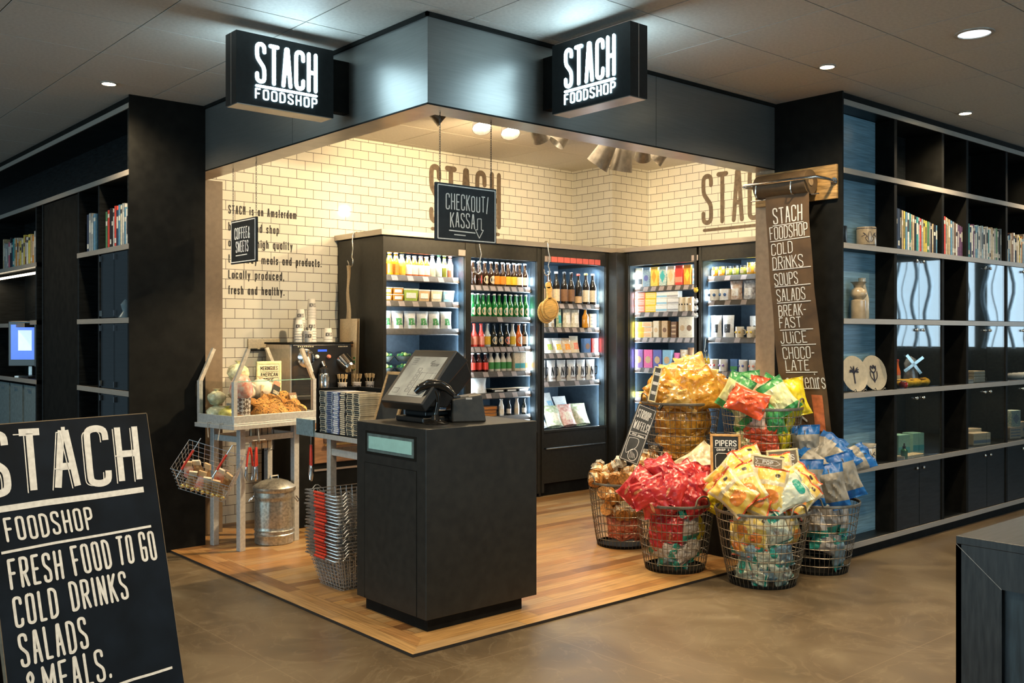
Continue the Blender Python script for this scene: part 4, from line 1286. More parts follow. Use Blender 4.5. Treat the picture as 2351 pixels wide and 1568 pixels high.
row('c1', 3, SH1[3], .60, .80, [('orange tub with pale lid', 'tol', tub('orange', CLEARP, .16, .15, .13))], y=.11)
# ---- second cooler
def beer(lab, shape): return bottle('beer', lab, 'white', .0305, .215, .0115, .5, (.08, .42), shape)
BE = [('brown beer bottle with cream label', 'b1', beer('cream', 'band')), ('brown beer bottle with grey diamond label', 'b2', beer('grey', 'diamond')), ('brown beer bottle with red diamond label', 'b3', beer('red', 'diamond')),
      ('brown beer bottle with cream oval label', 'b4', beer('cream', 'oval')), ('brown beer bottle with cream oval label', 'b4', beer('cream', 'oval')), ('brown beer bottle with orange label', 'b5', beer('orange', 'band')), ('brown beer bottle with orange label', 'b5', beer('orange', 'band')),
      ('brown beer bottle with yellow label', 'b6', beer('yellow', 'band')), ('brown beer bottle with yellow label', 'b6', beer('yellow', 'band')), ('brown beer bottle with pale label', 'b7', beer('white', 'band')), ('brown beer bottle with pale label', 'b7', beer('white', 'band'))]
row('c2', 0, SH2[0], .045, .785, BE)
row('c2', 0, SH2[0], .08, .75, [('brown beer bottle in the back row', 'b4', None)] * 9, y=.20, jit=.006)
GB = ('green beer bottle', 'gb', bottle('greenglass', 'cream', 'white', .0285, .205, .0115, .5, (.07, .42), 'oval'))
row('c2', 1, SH2[1], .04, .79, [GB] * 12)
row('c2', 1, SH2[1], .06, .76, [('green beer bottle in the back row', 'gb', None)] * 10, y=.20, jit=.006)
def soda(l, lab, cap, shape='oval'): return bottle(l, lab, cap, .032, .205, .012, .5, (.1, .45), shape)
row('c2', 2, SH2[2], .045, .785, [('red soda bottle with cream label', 's1', soda('redsoda', 'cream', 'white', 'band')), ('plain red soda bottle', 's2', soda('redsoda', 'coral', 'red', 'band')), ('plain red soda bottle', 's2', None), ('clear soda bottle with yellow label', 's3', soda('clear', 'yellow', 'white', 'band')),
    ('black bottle with round cream label', 's4', soda('darkglass', 'cream', 'black')), ('black bottle with round cream label', 's4', None), ('black bottle with round orange label', 's5', soda('darkglass', 'coral', 'white')), ('pale soda bottle with yellow label', 's6', soda('milky', 'yellow', 'white', 'band')),
    ('orange soda bottle with cream label', 's7', soda('bloodorange', 'cream', 'white')), ('dark bottle with pale label', 's8', soda('darkglass', 'cream', 'white', 'band'))])
row('c2', 3, SH2[3], .035, .59, [('amber juice bottle with yellow label', 'j1', bottle('amber', 'yellow', 'white', .03, .16, .013, .6))] + [('dark cola bottle with red label', 'j2', bottle('cola', 'red', 'white', .03, .165, .013, .6, (.12, .5)))] * 3 + [('pale bottle with green label', 'j3', bottle('milky', 'green', 'white', .03, .165, .013, .62, (.14, .5)))] * 4)
row('c2', 3, SH2[3], .60, .79, [('cream drink carton', 'k1', carton('cream', 'teal', .06, .165, .06, 'band')), ('cream drink carton', 'k1', None), ('cream and orange drink carton', 'k2', carton('cream', 'orange', .06, .17, .06, 'band'))], y=.08)
row('c2', 4, SH2[4], .04, .36, [('white paper bag lying tied', 'wb', pouch('white', 'cream', .26, .15, .12, 'paper_bag', art=False))], y=.10)
PT = ('dark tray of wrapped snacks', 'pt', tub('black', 'cream', .14, .035, .12, 'snack_tray'))
row('c2', 4, SH2[4], .36, .80, [PT] * 3, y=.10)
OB = ('flat orange snack box', 'ob', carton('orange', 'brown', .16, .03, .13, 'lines'))
row('c2', 5, SH2[5], .04, .42, [OB + (3, .031), ('flat brown snack box', 'fb', carton('brown', 'orange', .16, .03, .13, 'lines'), 3, .031)], y=.10)
row('c2', 5, SH2[5], .42, .79, [('small white top bottle', 'n1', bottle('milky', 'cream', 'white', .024, .15, .012, .6)), ('small dark bottle with white label', 'n2', bottle('darkglass', 'white', 'black', .022, .145, .01, .55)), ('small white top bottle', 'n1', None), ('small dark bottle with white label', 'n2', None)])
# ---- third cooler
def wine(lab, cap): return bottle('wine', lab, cap, .036, .30, .0135, .56, (.08, .46))
row('c3', 0, SH3[0], .05, .83, [('wine bottle with cream label', 'w1', wine('cream', 'white')), ('wine bottle with tan label', 'w2', wine('tan', 'black')), ('wine bottle with cream label', 'w1', None), ('wine bottle with brown label', 'w3', wine('brown', 'black')), ('wine bottle with brown label', 'w3', None),
    ('wine bottle with low cream label', 'w4', bottle('wine', 'tan', 'red', .036, .29, .0135, .56, (.04, .26))), ('wine bottle with cream label and yellow neck', 'w5', wine('cream', 'yellow')), ('wine bottle with cream label', 'w1', None)])
mottle('nuts', (.70, .66, .56), (.30, .20, .10)); mottle('seeds', (.78, .76, .66), (.46, .44, .30)); mottle('greenmix', (.66, .72, .60), (.12, .30, .12))
NB = ('white topped bag of nuts', 'nb', pouch('nuts', 'white', .11, .19, .06, 'nut_bag'))
SD = ('white topped bag of seeds', 'sd', pouch('seeds', 'white', .11, .20, .06, 'seed_bag'))
row('c3', 1, SH3[1], .05, .82, [NB, NB, ('slim bag with green mix', 'gm', pouch('greenmix', 'teal', .07, .19, .05)), SD, SD, ('amber syrup bottle with white label', 'sy', bottle('amber', 'white', 'red', .034, .185, .012, .55, (.2, .6), 'diamond')), ('cream snack carton', 'k3', carton('cream', 'grey', .085, .135, .05, 'lines'))], y=.09)
mottle('oats', (.80, .74, .60), (.62, .36, .14))
row('c3', 2, SH3[2], .04, .62, [('white bag with teal print', 'p1', pouch('white', 'teal', .13, .15, .07)), ('white bag with green print', 'p2', pouch('white', 'lime', .13, .15, .07)), ('white bag with yellow print', 'p3', pouch('white', 'yellow', .13, .15, .07)), ('bag of sugared oats', 'p4', pouch('oats', 'orange', .13, .15, .07)), ('clear bag with orange print', 'p5', pouch('cream', 'coral', .12, .17, .07))], y=.10, tilt=-.15)
row('c3', 2, SH3[2], .64, .84, [('blue chocolate box', 'p6', carton('blue', 'brown', .09, .14, .05, 'disc')), ('red chocolate box', 'p7', carton('red', 'brown', .085, .14, .05, 'disc'))], y=.09)
def candy():
    o = pouch('white', 'cream', .118, .20, .07, 'candy_bag', cat='candy bag', art=False)()
    m = MB(); P = plane_xf((0, .0, 0), (1, 0, 0), (0, -.06, 1))
    text2d(m, 'NO', -.048, .055, .085, .04, .010, .011, lambda a, b, t: P(a, b, t + .013), .001)
    m.build('printed_lettering', PK['black'], o)
    m = MB(); text2d(m, 'candy', -.04, .022, .022, .012, .004, .003, lambda a, b, t: P(a, b, t + .006), .001); m.build('printed_word', PK['brown'], o)
    return o
row('c3', 3, SH3[3], .04, .82, [('white candy bag with large black letters', 'ca', candy)] * 6, y=.09)
mottle('salad', (.72, .70, .56), (.25, .33, .10)); mottle('coldcuts', (.78, .62, .50), (.55, .16, .12))
FZ = .605
for i, (x, y, z, rx, rz, k, d) in enumerate(((.12, .10, .0, -.45, .15, 'white', 'white lunch bag leaning at the left front'), (.18, .26, .12, -.4, -.15, 'white', 'tall white lunch bag at the back left'), (.30, .11, .0, -.5, -.2, 'salad', 'clear lunch bag with salad'), (.40, .25, .10, -.4, .25, 'white', 'white lunch bag at the back in the middle'),
        (.49, .10, .0, -.45, 0, 'coldcuts', 'clear lunch bag with cold cuts'), (.67, .11, .0, -.45, -.1, 'salad', 'clear bag of pasta salad at the right end'), (.585, .26, .06, -.4, .1, 'white', 'white lunch bag at the back right'), (.60, .22, .0, -.6, -.2, 'coldcuts', 'clear pack of sliced meat behind the pasta salad'))):
    mw, w, rot = COOLERS['c3']
    spawn('lb' + k, pouch(k, 'sky' if k == 'white' else 'cream', .19, .22, .075, 'lunch_bag', cat='lunch bag'), mw @ Vector((x, y, FZ + .04 + z)), (rx, 0, rz), d + ' of the bottom tray, third cooler', 'lunch bags in the bottom tray')
# ---- right wall, first cooler
for n, a, b in (('bluepat', (.10, .20, .34), (.35, .48, .56)), ('goldpat', (.75, .42, .03), (.88, .62, .14)), ('tealpat', (.74, .72, .60), (.05, .30, .36)), ('creampat', (.76, .68, .52), (.60, .42, .30))): mottle(n, a, b, 90, .5)
W8 = .085
row('c4', 0, SH4[0], .03, .83, [('cream chocolate box with dark hat motif', 'q1', carton('cream', 'black', W8, .185, .05, 'band')), ('blue patterned chocolate box', 'q2', carton('bluepat', 'indigo', W8, .185, .05, 'disc')), ('golden patterned chocolate box', 'q3', carton('goldpat', 'orange', W8, .185, .05, 'diam')), ('white and teal patterned chocolate box', 'q4', carton('tealpat', 'teal', W8, .185, .05, 'diam')),
    ('cream patterned chocolate box', 'q5', carton('creampat', 'tan', W8, .185, .05, 'diam')), ('red chocolate box', 'q6', carton('red', 'coral', W8, .185, .05, 'band')), ('orange chocolate box', 'q7', carton('orange', 'yellow', W8, .185, .05, 'diam')), ('blue and white chocolate box', 'q8', carton('bluepat', 'white', W8, .185, .05, 'lines'))], y=.09)
R3 = lambda d, k, c, a, art='lines': (d, k, carton(c, a, .135, .063, .06, art), 3, .0645)
row('c4', 1, SH4[1], .03, .58, [R3('red snack box', 'r1', 'coral', 'white'), R3('yellow snack box', 'r2', 'yellow', 'cream'), R3('white snack box with blue corner', 'r3', 'white', 'sky', 'band'), ('white snack box with grey band', 'r4', carton('white', 'grey', .135, .063, .06, 'band'), 3, .0645)], y=.085)
row('c4', 1, SH4[1], .58, .83, [('small striped canister', 'cn', can('cream', 'black', .03, .13)), ('small striped canister', 'cn', None), ('small brown canister', 'cb', can('tan', 'white', .03, .13)), ('small purple bag', 'pb', pouch('purple', 'pink', .06, .13, .04))], y=.11)
row('c4', 2, SH4[2], .03, .58, [('yellow biscuit box', 'u1', carton('yellow', 'orange', .14, .05, .06, 'lines'), 3, .051), ('white and orange biscuit box', 'u2', carton('cream', 'orange', .12, .05, .06, 'lines'), 3, .051), ('beige biscuit pack with drop shape', 'u3', carton('cream', 'tan', .07, .16, .05, 'disc')), ('beige biscuit pack with brown leaf', 'u4', carton('tan', 'brown', .07, .16, .05, 'disc')), ('brown biscuit pack', 'u5', carton('brown', 'tan', .06, .15, .05, 'lines'))], y=.085)
row('c4', 2, SH4[2], .585, .83, [('cream biscuit box with round print', 'u6', carton('cream', 'tan', .085, .20, .05, 'disc')), ('cream biscuit box with dark round print', 'u7', carton('cream', 'brown', .085, .20, .05, 'disc')), ('cream biscuit box with black round print', 'u8', carton('cream', 'black', .085, .20, .05, 'disc'))], y=.085)
row('c4', 3, SH4[3], .03, .50, [('purple praline box', 'v1', carton('purple', 'tan', .105, .175, .05)), ('pink praline box', 'v2', carton('pink', 'tan', .105, .175, .05)), ('indigo praline box', 'v3', carton('indigo', 'tan', .105, .175, .05)), ('pale blue praline box', 'v4', carton('sky', 'tan', .105, .175, .05))], y=.085)
row('c4', 3, SH4[3], .50, .83, [('pink and white sweets bag', 'v5', pouch('pink', 'white', .07, .15, .05)), ('clear bag of mixed sweets', 'v6', pouch('oats', 'brown', .09, .18, .05)), ('brown and white coffee bag', 'v7', pouch('brown', 'white', .08, .20, .05)), ('tan and white coffee bag', 'v8', pouch('tan', 'white', .07, .19, .05))], y=.09)
LS = ('flat lime packet', 'x1', carton('lime', 'yellow', .11, .018, .09, 'band'))
row('c4', 4, SH4[4], .03, .45, [('flat yellow packet', 'x2', carton('yellow', 'white', .11, .018, .09, 'band'), 3, .019), ('flat pink packet', 'x3', carton('pink', 'white', .11, .018, .09, 'band'), 3, .019), ('flat lilac packet', 'x4', carton('purple', 'white', .11, .018, .09, 'band'), 3, .019)], y=.09)
row('c4', 4, SH4[4], .17, .30, [LS + (3, .019)], y=.24, dz=.03 - .03)
# ---- right wall, last cooler
JH = ('jar of amber marmalade', 'y1', jar('amber', 'yellow', .030, .085)); JG = ('jar of olive spread with dark lid', 'y2', jar('olive', 'black', .030, .085)); JY = ('large jar of honey', 'y3', jar('honey', 'yellow', .036, .105))
row('c5', 0, SH5[0], .04, .66, [JH, JH, JG, JG, JG, JY, JY, JY], y=.13)
row('c5', 1, SH5[1], .03, .26, [('round white tin with blue print', 'z1', can('white', 'blue', .052, .10))] * 2, y=.12)
mottle('cinnamon', (.74, .66, .56), (.36, .16, .07)); mottle('pebbles', (.74, .74, .72), (.10, .10, .11))
row('c5', 1, SH5[1], .25, .65, [('white topped bag of brown sweets', 'z2', pouch('cinnamon', 'white', .13, .17, .07)), ('white topped bag of dark sweets', 'z3', pouch('pebbles', 'white', .13, .17, .07)), ('white topped bag of dark sweets', 'z3', None)], y=.10)
row('c5', 2, SH5[2], .03, .30, [('white liquorice bag with black print', 'z4', pouch('white', 'black', .125, .20, .06))] * 2, y=.10)
row('c5', 2, SH5[2], .30, .66, [('cream mug with bee pattern', 'z5', can('cream', 'yellow', .038, .095, 'mug', True))] * 3, y=.12)
row('c5', 2, SH5[2], .36, .66, [('tall white mug with black dots', 'z6', can('white', 'black', .045, .19, 'canister'))] * 2, y=.24)
row('c5', 3, SH5[3], .03, .66, [('white beaker with red and blue print', 'z7', can('white', 'red', .040, .105, 'beaker')), ('white beaker with purple print', 'z8', can('white', 'purple', .040, .105, 'beaker')), ('blue gift box with green hill', 'z9', carton('blue', 'green', .075, .11, .05, 'band')), ('white beaker with blue print', 'z10', can('white', 'indigo', .040, .105, 'beaker')), ('white beaker with coral print', 'z11', can('white', 'coral', .040, .105, 'beaker')), ('white beaker with pink print', 'z12', can('white', 'pink', .040, .105, 'beaker'))], y=.12)
# key rings hanging on the post between the right wall coolers
def keyring(c):
    def f():
        o = empty('plush_key_ring', '', 'key ring')
        m = MB(); m.ball((0, 0, 0), .022, 8); m.ball((-.014, -.004, .018), .009, 6); m.ball((.014, -.004, .018), .009, 6); m.build('plush_head', PK[c], o, smooth=60)
        m = MB(); m.tube([(0, .012 * 0, .02), (0, .004, .045)], .0015, 4); m.build('cord', PK['grey'], o)
        return o
    return f
for i, (c, z, d) in enumerate((('yellow', 1.90, 'yellow plush key ring at the top of the cooler post'), ('white', 1.80, 'topmost white plush key ring on the cooler post'), ('white', 1.735, 'middle white plush key ring on the cooler post'), ('white', 1.67, 'lowest white plush key ring on the cooler post'))):
    spawn('kr' + c, keyring(c), (4.402, 1.84, z), (0, 0, -math.pi / 2), d, 'plush key rings')
# S hooks over the cornice and what hangs from them
HOOK = M('forged_steel_hook', (.62, .58, .52), .25, .9)
def s_hook(label, loc, rot, h):
    m = MB()
    P = []
    for k in range(9):
        an = math.pi * (.0 + k / 8)
        P.append((0, .024 * math.cos(an) + .018, h + .024 * math.sin(an)))
    P += [(0, -.012, h - .06), (.018, -.016, h * .55), (-.004, -.014, h * .3), (.012, -.014, .06)]
    for k in range(8):
        an = math.pi * k / 7
        P.append((.012 * math.cos(an) - .02 + .02 * math.cos(an), -.014, .03 - .030 * math.sin(an)))
    P.append((-.062, -.02, .055))
    m.tube(P, .0058, 7)
    return tag(m.build('s_hook', HOOK, smooth=60, loc=loc, rot=rot), label, 's-hook', 'steel hooks')
s_hook('steel S hook with a tote bag on the side of the leftmost cooler', (1.672, 3.23, 2.06), (0, 0, -math.pi / 2), .27)
s_hook('steel S hook hanging over the header between first and second coolers', (2.66, FY - .022, 2.02), (0, 0, 0), .31)
s_hook('steel S hook with a round cutting board in front of the wine', (3.47, FY - .022, 2.04), (0, 0, 0), .29)
m = MB(); m.tube([(4.39, 1.72, 1.47), (4.385, 1.72, 1.44), (4.385, 1.725, 1.39), (4.385, 1.735, 1.36), (4.385, 1.72, 1.34), (4.385, 1.705, 1.36)], .004, 6)
tag(m.build('s_hook', HOOK, smooth=60), 'small steel hook with yellow figures left of the beaker shelf', 's-hook', 'steel hooks')
for i in range(3):
    m = MB(); m.ball((0, 0, 0), .02, 8); m.ball((0, 0, .026), .013, 8); m.cyl((0, 0, .035), (0, 0, .075), .002, n=5)
    tag(m.build('figure_charm', PK['yellow'], smooth=60, loc=(4.38, 1.755 - i * .035, 1.255)), ['left', 'middle', 'right'][i] + ' yellow figure charm hanging below the small steel hook', 'charm', 'yellow charms')
# round cutting boards on the hook
for i, (dx, dy, dz, lab) in enumerate(((0, 0, 0, 'front round wooden cutting board hanging before the wine bottles'), (-.03, .02, -.03, 'rear round wooden cutting board peeking out behind the front one'))):
    o = empty('cutting_board', lab, 'cutting board', (3.46 + dx, FY - .07 + dy, 1.735 + dz), (0, -.12 if i == 0 else .18, 0), 'round cutting boards')
    m = MB(); m.lathe([(.10, 0), (.105, .003), (.105, .013), (.10, .016)], (0, 0, 0), 28); m.v = [(x, z - .008, y) for x, y, z in m.v]
    m.f = [f[::-1] for f in m.f]
    W_ = M('board_beech', (.72, .44, .12), .45, noise=.15, scale=12, stretch=(1, 1, 6))
    m.box(-.022, .022, -.008, .008, .09, .2); m.lathe([(.03, 0), (.03, .016)], (0, 0, 0), 14); q = len(m.v)
    m.v[-28:] = [(x, z - .008, y + .215) for x, y, z in m.v[-28:]]
    m.build('board', W_, o, smooth=40)
    m = MB(); m.lathe([(.082, 0), (.086, -.0015), (.090, 0)], (0, 0, 0), 28, capb=False, capt=False); m.v = [(x, z - .009, y) for x, y, z in m.v]
    m.build('juice_groove', M('groove_brown', (.42, .22, .05), .6), o)
    m = MB(); m.tube([(0, 0, .225), (0, .0, .31)], .003, 5); m.build('leather_loop', PK['brown'], o)
# tote bag on the first hook
def tote():
    o = empty('tote_bag', 'natural canvas tote bag hanging on the side of the leftmost cooler', 'tote bag', (1.64, 3.23, 2.05))
    CAN = M('natural_canvas', (.72, .56, .35), .85, noise=.08, scale=120, bump=.1)
    def g(s):
        def f(u, v):
            y = .12 - u * .27
            fold = .018 * math.sin(u * 9) * (1 - .3 * v)
            return (-.012 + s * (.012 + .012 * math.sin(math.pi * u)) - fold * .4 + .0, y + .02 * (1 - v), -.92 + v * .50 - .05 * u * (1 - v))
        return f
    m = MB(); m.grid(g(-1), 14, 10); m.grid(g(1), 14, 10, flip=True); m.build('canvas_body', CAN, o, smooth=60)
    for s in (-1, 1):
        m = MB(); m.grid(lambda u, v: (-.012 + s * .008 + .006 * math.sin(9 * v), .012 + s * .035 * (1 - v) + (u - .5) * .035, -.44 + v * .46), 2, 10); m.grid(lambda u, v: (-.010 + s * .008 + .006 * math.sin(9 * v), .012 + s * .035 * (1 - v) + (u - .5) * .035, -.44 + v * .46), 2, 10, flip=True); m.build('strap', CAN, o, smooth=60)
    m = MB(); P = plane_xf((-.052, -.075, -.66), (0, -1, 0), (0, 0, 1)); m.add([P(0, 0, 0), P(.05, .01, 0), P(.055, .06, 0), P(0, .05, 0)], [(0, 1, 2, 3)]); m.build('dark_patch', PK['brown'], o)
    m = MB(); [m.box(-.046, -.044, -.145, -.120, -.84 + k * .03, -.822 + k * .03) for k in range(4)]; m.build('green_print', PK['green'], o)
tote()
# ------------------------------------------------------------------ till counter
r = empty('till_counter', 'tall charcoal till counter on the front corner of the oak platform', 'counter', (0, 0, 0))
m = MB(); m.box(.222, .963, .204, .845, .082, 1.03); m.build('carcass', CTR, r, bev=.003)
m = MB(); m.box(.253, .88, .235, .80, PZ + .0005, .082); m.build('plinth', BLACK, r)
m = MB(); m.box(.2205, .222, .285, .765, .095, .815)
m.build('door_panel', CTR, r)
m = MB()
for a in ((.284, .287, .085, .815), (.763, .766, .085, .815), (.284, .766, .813, .816)): m.box(.2202, .2232, *a)
m.build('door_gap', BLACK, r)
m = MB(); m.box(.2205, .2235, .287, .757, .862, .986); f = m.build('slot_frame', BLACK, r)
m = MB(); m.box(.2190, .2215, .305, .737, .876, .973); m.build('slot_rim', M('grey_blue_rim', (.13, .19, .20), .35, .4), r)
m = MB(); m.box(.2175, .2195, .322, .720, .892, .958); m.build('frosted_slot_panel', M('pale_turquoise_panel', (.30, .56, .56), .25, noise=.03), r)
# till screen
r = empty('till_screen', 'black touch screen till tilted back on the charcoal counter', 'till', (.335, .60, 1.0305))
m = MB(); m.box(.06, .30, -.13, .13, 0, .03); m.box(.10, .26, -.10, .10, .03, .06); b = m.build('foot', BLK, r, bev=.008)
m = MB(); m.bar((.20, 0, .05), (.13, 0, .20), .10, .07, upv=(0, 1, 0)); m.build('neck', BLK, r, bev=.006)
SX = Vector((0, -1, 0)); SYv = Vector((.225, 0, .27)).normalized(); SN = SX.cross(SYv)   # screen normal faces -x and up
if SN.z < 0: SN = -SN
o0 = Vector((.0, .19, .105))
m = MB()
Q = lambda a, b, c: o0 + SX * a + SYv * b + SN * c
m.hexa([Q(0, -.012, -.05), Q(.385, -.012, -.05), Q(.385, .375, -.10), Q(0, .375, -.10), Q(0, 0, 0), Q(.385, 0, 0), Q(.385, .365, 0), Q(0, .365, 0)])
m.hexa([Q(.02, .10, -.16), Q(.365, .10, -.16), Q(.365, .33, -.19), Q(.02, .33, -.19), Q(.006, .02, -.045), Q(.379, .02, -.045), Q(.379, .37, -.09), Q(.006, .37, -.09)])
m.build('housing', BLK, r, bev=.008)
m = MB(); m.slab(Q(.035, .045, .0005), SX, SYv, SN, .315, .27, .001)
m.build('display', M('grey_till_display', (.36, .36, .32), .18, noise=.15, scale=9, emit=(.60, .60, .53), es=.10), r)
m = MB(); PS = lambda a, b, t: Q(.035 + a, .045 + b, .0016 + t)
for k in range(6):
    y = .03 + k * .028
    ribbon(m, [(.13, y), (.16, y), (.16, y + .020), (.13, y + .020), (.13, y)], .0016, PS, .0004)
for k in range(4): line2d(m, .03, .215 + k * .013, .075, .215 + k * .013, .0022, PS, .0004)
for x in (.175, .225, .275, .305): line2d(m, x, .01, x, .165, .0012, PS, .0004)
for k in range(4): line2d(m, .175, .01 + k * .05, .305, .01 + k * .05, .0012, PS, .0004)
ribbon(m, [(.02, .02), (.07, .02), (.07, .05), (.02, .05), (.02, .02)], .0014, PS, .0004)
ribbon(m, _smooth([(.20, .235), (.23, .245), (.20, .225), (.24, .228)]), .003, PS, .0004)
text2d(m, 'accor', .215, .205, .026, .013, .004, .003, PS, .0004)
m.build('display_lines', M('dark_display_ink', (.10, .10, .10), .4), r)
m = MB(); m.add([Q(.3795, .22, -.035), Q(.3795, .30, -.035), Q(.3795, .30, -.065), Q(.3795, .22, -.065)], [(0, 1, 2, 3), (3, 2, 1, 0)]); m.v = [(x, y - .0012, z) for x, y, z in m.v]
m.build('label_sticker', PK['cream'], r)
# hand scanner in its gooseneck stand
r = empty('barcode_scanner', 'black barcode scanner in a gooseneck stand beside the till', 'scanner', (.435, .415, 1.0305))
BG = M('gloss_black', (.010, .009, .008), .12, coat=.3)
m = MB(); m.lathe([(.068, 0), (.070, .006), (.060, .012), (.025, .022), (.016, .05)], (0, 0, 0), 20); m.build('base', BG, r, smooth=40)
m = MB(); m.tube([(0, 0, .03), (.004, -.003, .07), (.012, -.006, .11), (.01, -.004, .15), (.0, .0, .175)], [.016, .013, .013, .014, .018], 10); m.build('gooseneck', BG, r, smooth=60)
m = MB(); m.tube([(-.075, .075, .165), (-.06, .06, .185), (-.02, .03, .205), (.02, -.01, .205), (.05, -.04, .185), (.075, -.065, .15)], [.014, .024, .030, .028, .022, .014], 10); m.build('scanner_head', BG, r, smooth=60)
# receipt printer
r = empty('receipt_printer', 'black box receipt printer on the right end of the counter', 'printer', (.66, .44, 1.0305), (0, 0, math.radians(-25)))
m = MB(); m.hexa([(-.095, -.075, 0), (.095, -.075, 0), (.095, .075, 0), (-.095, .075, 0), (-.095, -.075, .125), (.07, -.075, .15), (.07, .075, .15), (-.095, .075, .125)]); m.build('case', M('warm_black_plastic', (.030, .028, .024), .45), r, bev=.008)
m = MB(); m.box(-.085, -.045, -.062, .062, .128, .142); m.build('paper_slot', BLK, r, bev=.003)
m = MB(); m.box(-.0985, -.094, -.06, .06, .03, .10); m.build('front_cover', BG, r, bev=.002)
m = MB(); m.box(-.099, -.097, .048, .056, .02, .028); m.build('red_light', RED, r)
m = MB(); m.add([(-.02, -.0765, .122), (.015, -.0765, .122), (.015, -.0765, .132), (-.02, -.0765, .132)], [(0, 1, 2, 3)]); m.build('maker_plate', PK['grey'], r)
# framed chalkboard behind the till
r = empty('framed_chalkboard', 'large black chalkboard with pale wooden frame standing behind the till', 'chalkboard', (.50, 1.172, .889), (0, math.radians(19), 0))
def frame(parent, w, h, fw, th, mat, name='frame', fm=None):
    """frame in the local y-z plane, facing -x"""
    m = MB()
    m.box(0, th, 0, w, 0, fw); m.box(0, th, 0, w, h - fw, h); m.box(0, th, 0, fw, fw, h - fw); m.box(0, th, w - fw, w, fw, h - fw)
    m.v = [(x, -y, z) for x, y, z in m.v]; m.f = [f[::-1] for f in m.f]
    return m.build(name, mat, parent, bev=.003)
frame(r, .24, .415, .02, .014, WOODF)
m = MB(); m.box(.004, .010, -.222, -.018, .018, .397); m.build('board', CHALK, r)

# ------------------------------------------------------------------ galvanised bakery table
def table(name, label, x0, x1, y0, y1, z, legs, cross=True):
    r = empty(name, label, 'table', (0, 0, 0))
    m = MB(); m.box(x0, x1, y0, y1, z - .03, z); m.build('tabletop', GALV, r, bev=.002)
    for lx, ly in legs:
        m = MB(); m.box(lx - .022, lx + .022, ly - .022, ly + .022, PZ + .0005, z - .03); m.build('leg', GALV, r, bev=.002)
    m = MB()
    ys = [min(l[1] for l in legs), max(l[1] for l in legs)]; xs = [min(l[0] for l in legs), max(l[0] for l in legs)]
    for y in (ys[0], ys[-1]): m.box(xs[0] + .022, xs[-1] - .022, y - .012, y + .012, z - .13, z - .09)
    for x in (xs[0], xs[-1]): m.box(x - .012, x + .012, ys[0] + .022, ys[-1] - .022, z - .13, z - .09)
    m.build('apron', GALV, r)
    return r
TZ = .888
_n0 = set(o.name for o in COL.objects)
table('bakery_table', 'galvanised metal table carrying the glass cookie case', .24, .965, 2.42, 2.885, TZ, ((.371, 2.528), (.83, 2.528), (.371, 2.84), (.83, 2.84)))
# glass display case
r = empty('display_case', 'glass fronted zinc display case full of cookies', 'display case', (0, 0, 0))
CX0, CX1, CY0, CY1 = .254, .955, 2.44, 2.875
m = MB(); m.box(CX0, CX1, CY0, CY1, TZ + .0005, TZ + .012); m.box(CX0, CX1, CY0, CY0 + .012, TZ + .012, TZ + .062); m.box(CX0, CX0 + .012, CY0 + .012, CY1, TZ + .012, TZ + .062); m.box(CX1 - .012, CX1, CY0 + .012, CY1, TZ + .012, TZ + .062); m.build('tray_base', GALV, r, bev=.002)
for x, y in ((CX0, CY0), (CX1 - .028, CY0), (CX0, CY1 - .028), (CX1 - .028, CY1 - .028)):
    m = MB(); m.box(x, x + .028, y, y + .028, TZ + .062, 1.18); m.build('post', GALV, r)
for y in (CY0, CY1 - .028):
    for x, x2 in ((CX0 + .014, CX0 + .125), (CX1 - .014, CX1 - .125)):
        m = MB(); m.bar((x, y + .014, 1.17), (x2, y + .014, 1.40), .026, .020, upv=(0, 1, 0)); m.build('sloping_arm', M('pale_aluminium', (.72, .68, .58), .35, .6), r)
m = MB(); m.box(CX0 + .028, CX1 - .028, CY0 + .010, CY0 + .015, TZ + .062, 1.178); m.build('front_glass', GLASS, r)
m = MB(); m.box(CX0 + .010, CX0 + .015, CY0 + .028, CY1 - .028, TZ + .062, 1.178); m.build('side_glass', GLASS, r)
m = MB(); m.hexa([(CX0 + .02, CY0 + .012, 1.18), (CX1 - .02, CY0 + .012, 1.18), (CX1 - .02, CY0 + .017, 1.18), (CX0 + .02, CY0 + .017, 1.18), (CX0 + .13, CY0 + .012, 1.40), (CX1 - .13, CY0 + .012, 1.40), (CX1 - .13, CY0 + .017, 1.40), (CX0 + .13, CY0 + .017, 1.40)]); m.build('upper_glass', GLASS, r)
m = MB(); m.box(CX0 + .02, CX1 - .02, CY0 + .009, CY0 + .016, 1.177, 1.182); m.build('glass_edge', M('green_glass_edge', (.25, .50, .40), .2), r)
# cookies heaped on the right two thirds
COOK = [M('cookie_dough_%d' % i, c, .8, noise=.3, scale=70, bump=.5) for i, c in enumerate(((.62, .30, .07), (.52, .23, .05), (.70, .38, .11)))]
CHIP = M('chocolate_chip', (.06, .025, .012), .5)
def cookie(i):
    def f():
        o = empty('cookie', '', 'cookie')
        R = random.Random(i)
        m = MB(); m.lathe([(.030, 0), (.050, .003), (.054, .012), (.044, .021), (.02, .026), (.001, .027)], (0, 0, 0), 18, capt=False, ex=lambda k, n, z: 1 + .06 * math.sin(k * 2.3 + i) + .03 * math.sin(k * 5.1)); m.build('dough', COOK[i % 3], o, smooth=60)
        m = MB()
        for k in range(12):
            a, q = R.uniform(0, 6.28), R.uniform(.005, .044)
            m.ball((q * math.cos(a), q * math.sin(a), .025 - (q / .05) ** 2 * .010), R.uniform(.003, .006), 6)
        m.build('chocolate_chips', CHIP, o)
        return o
    return f
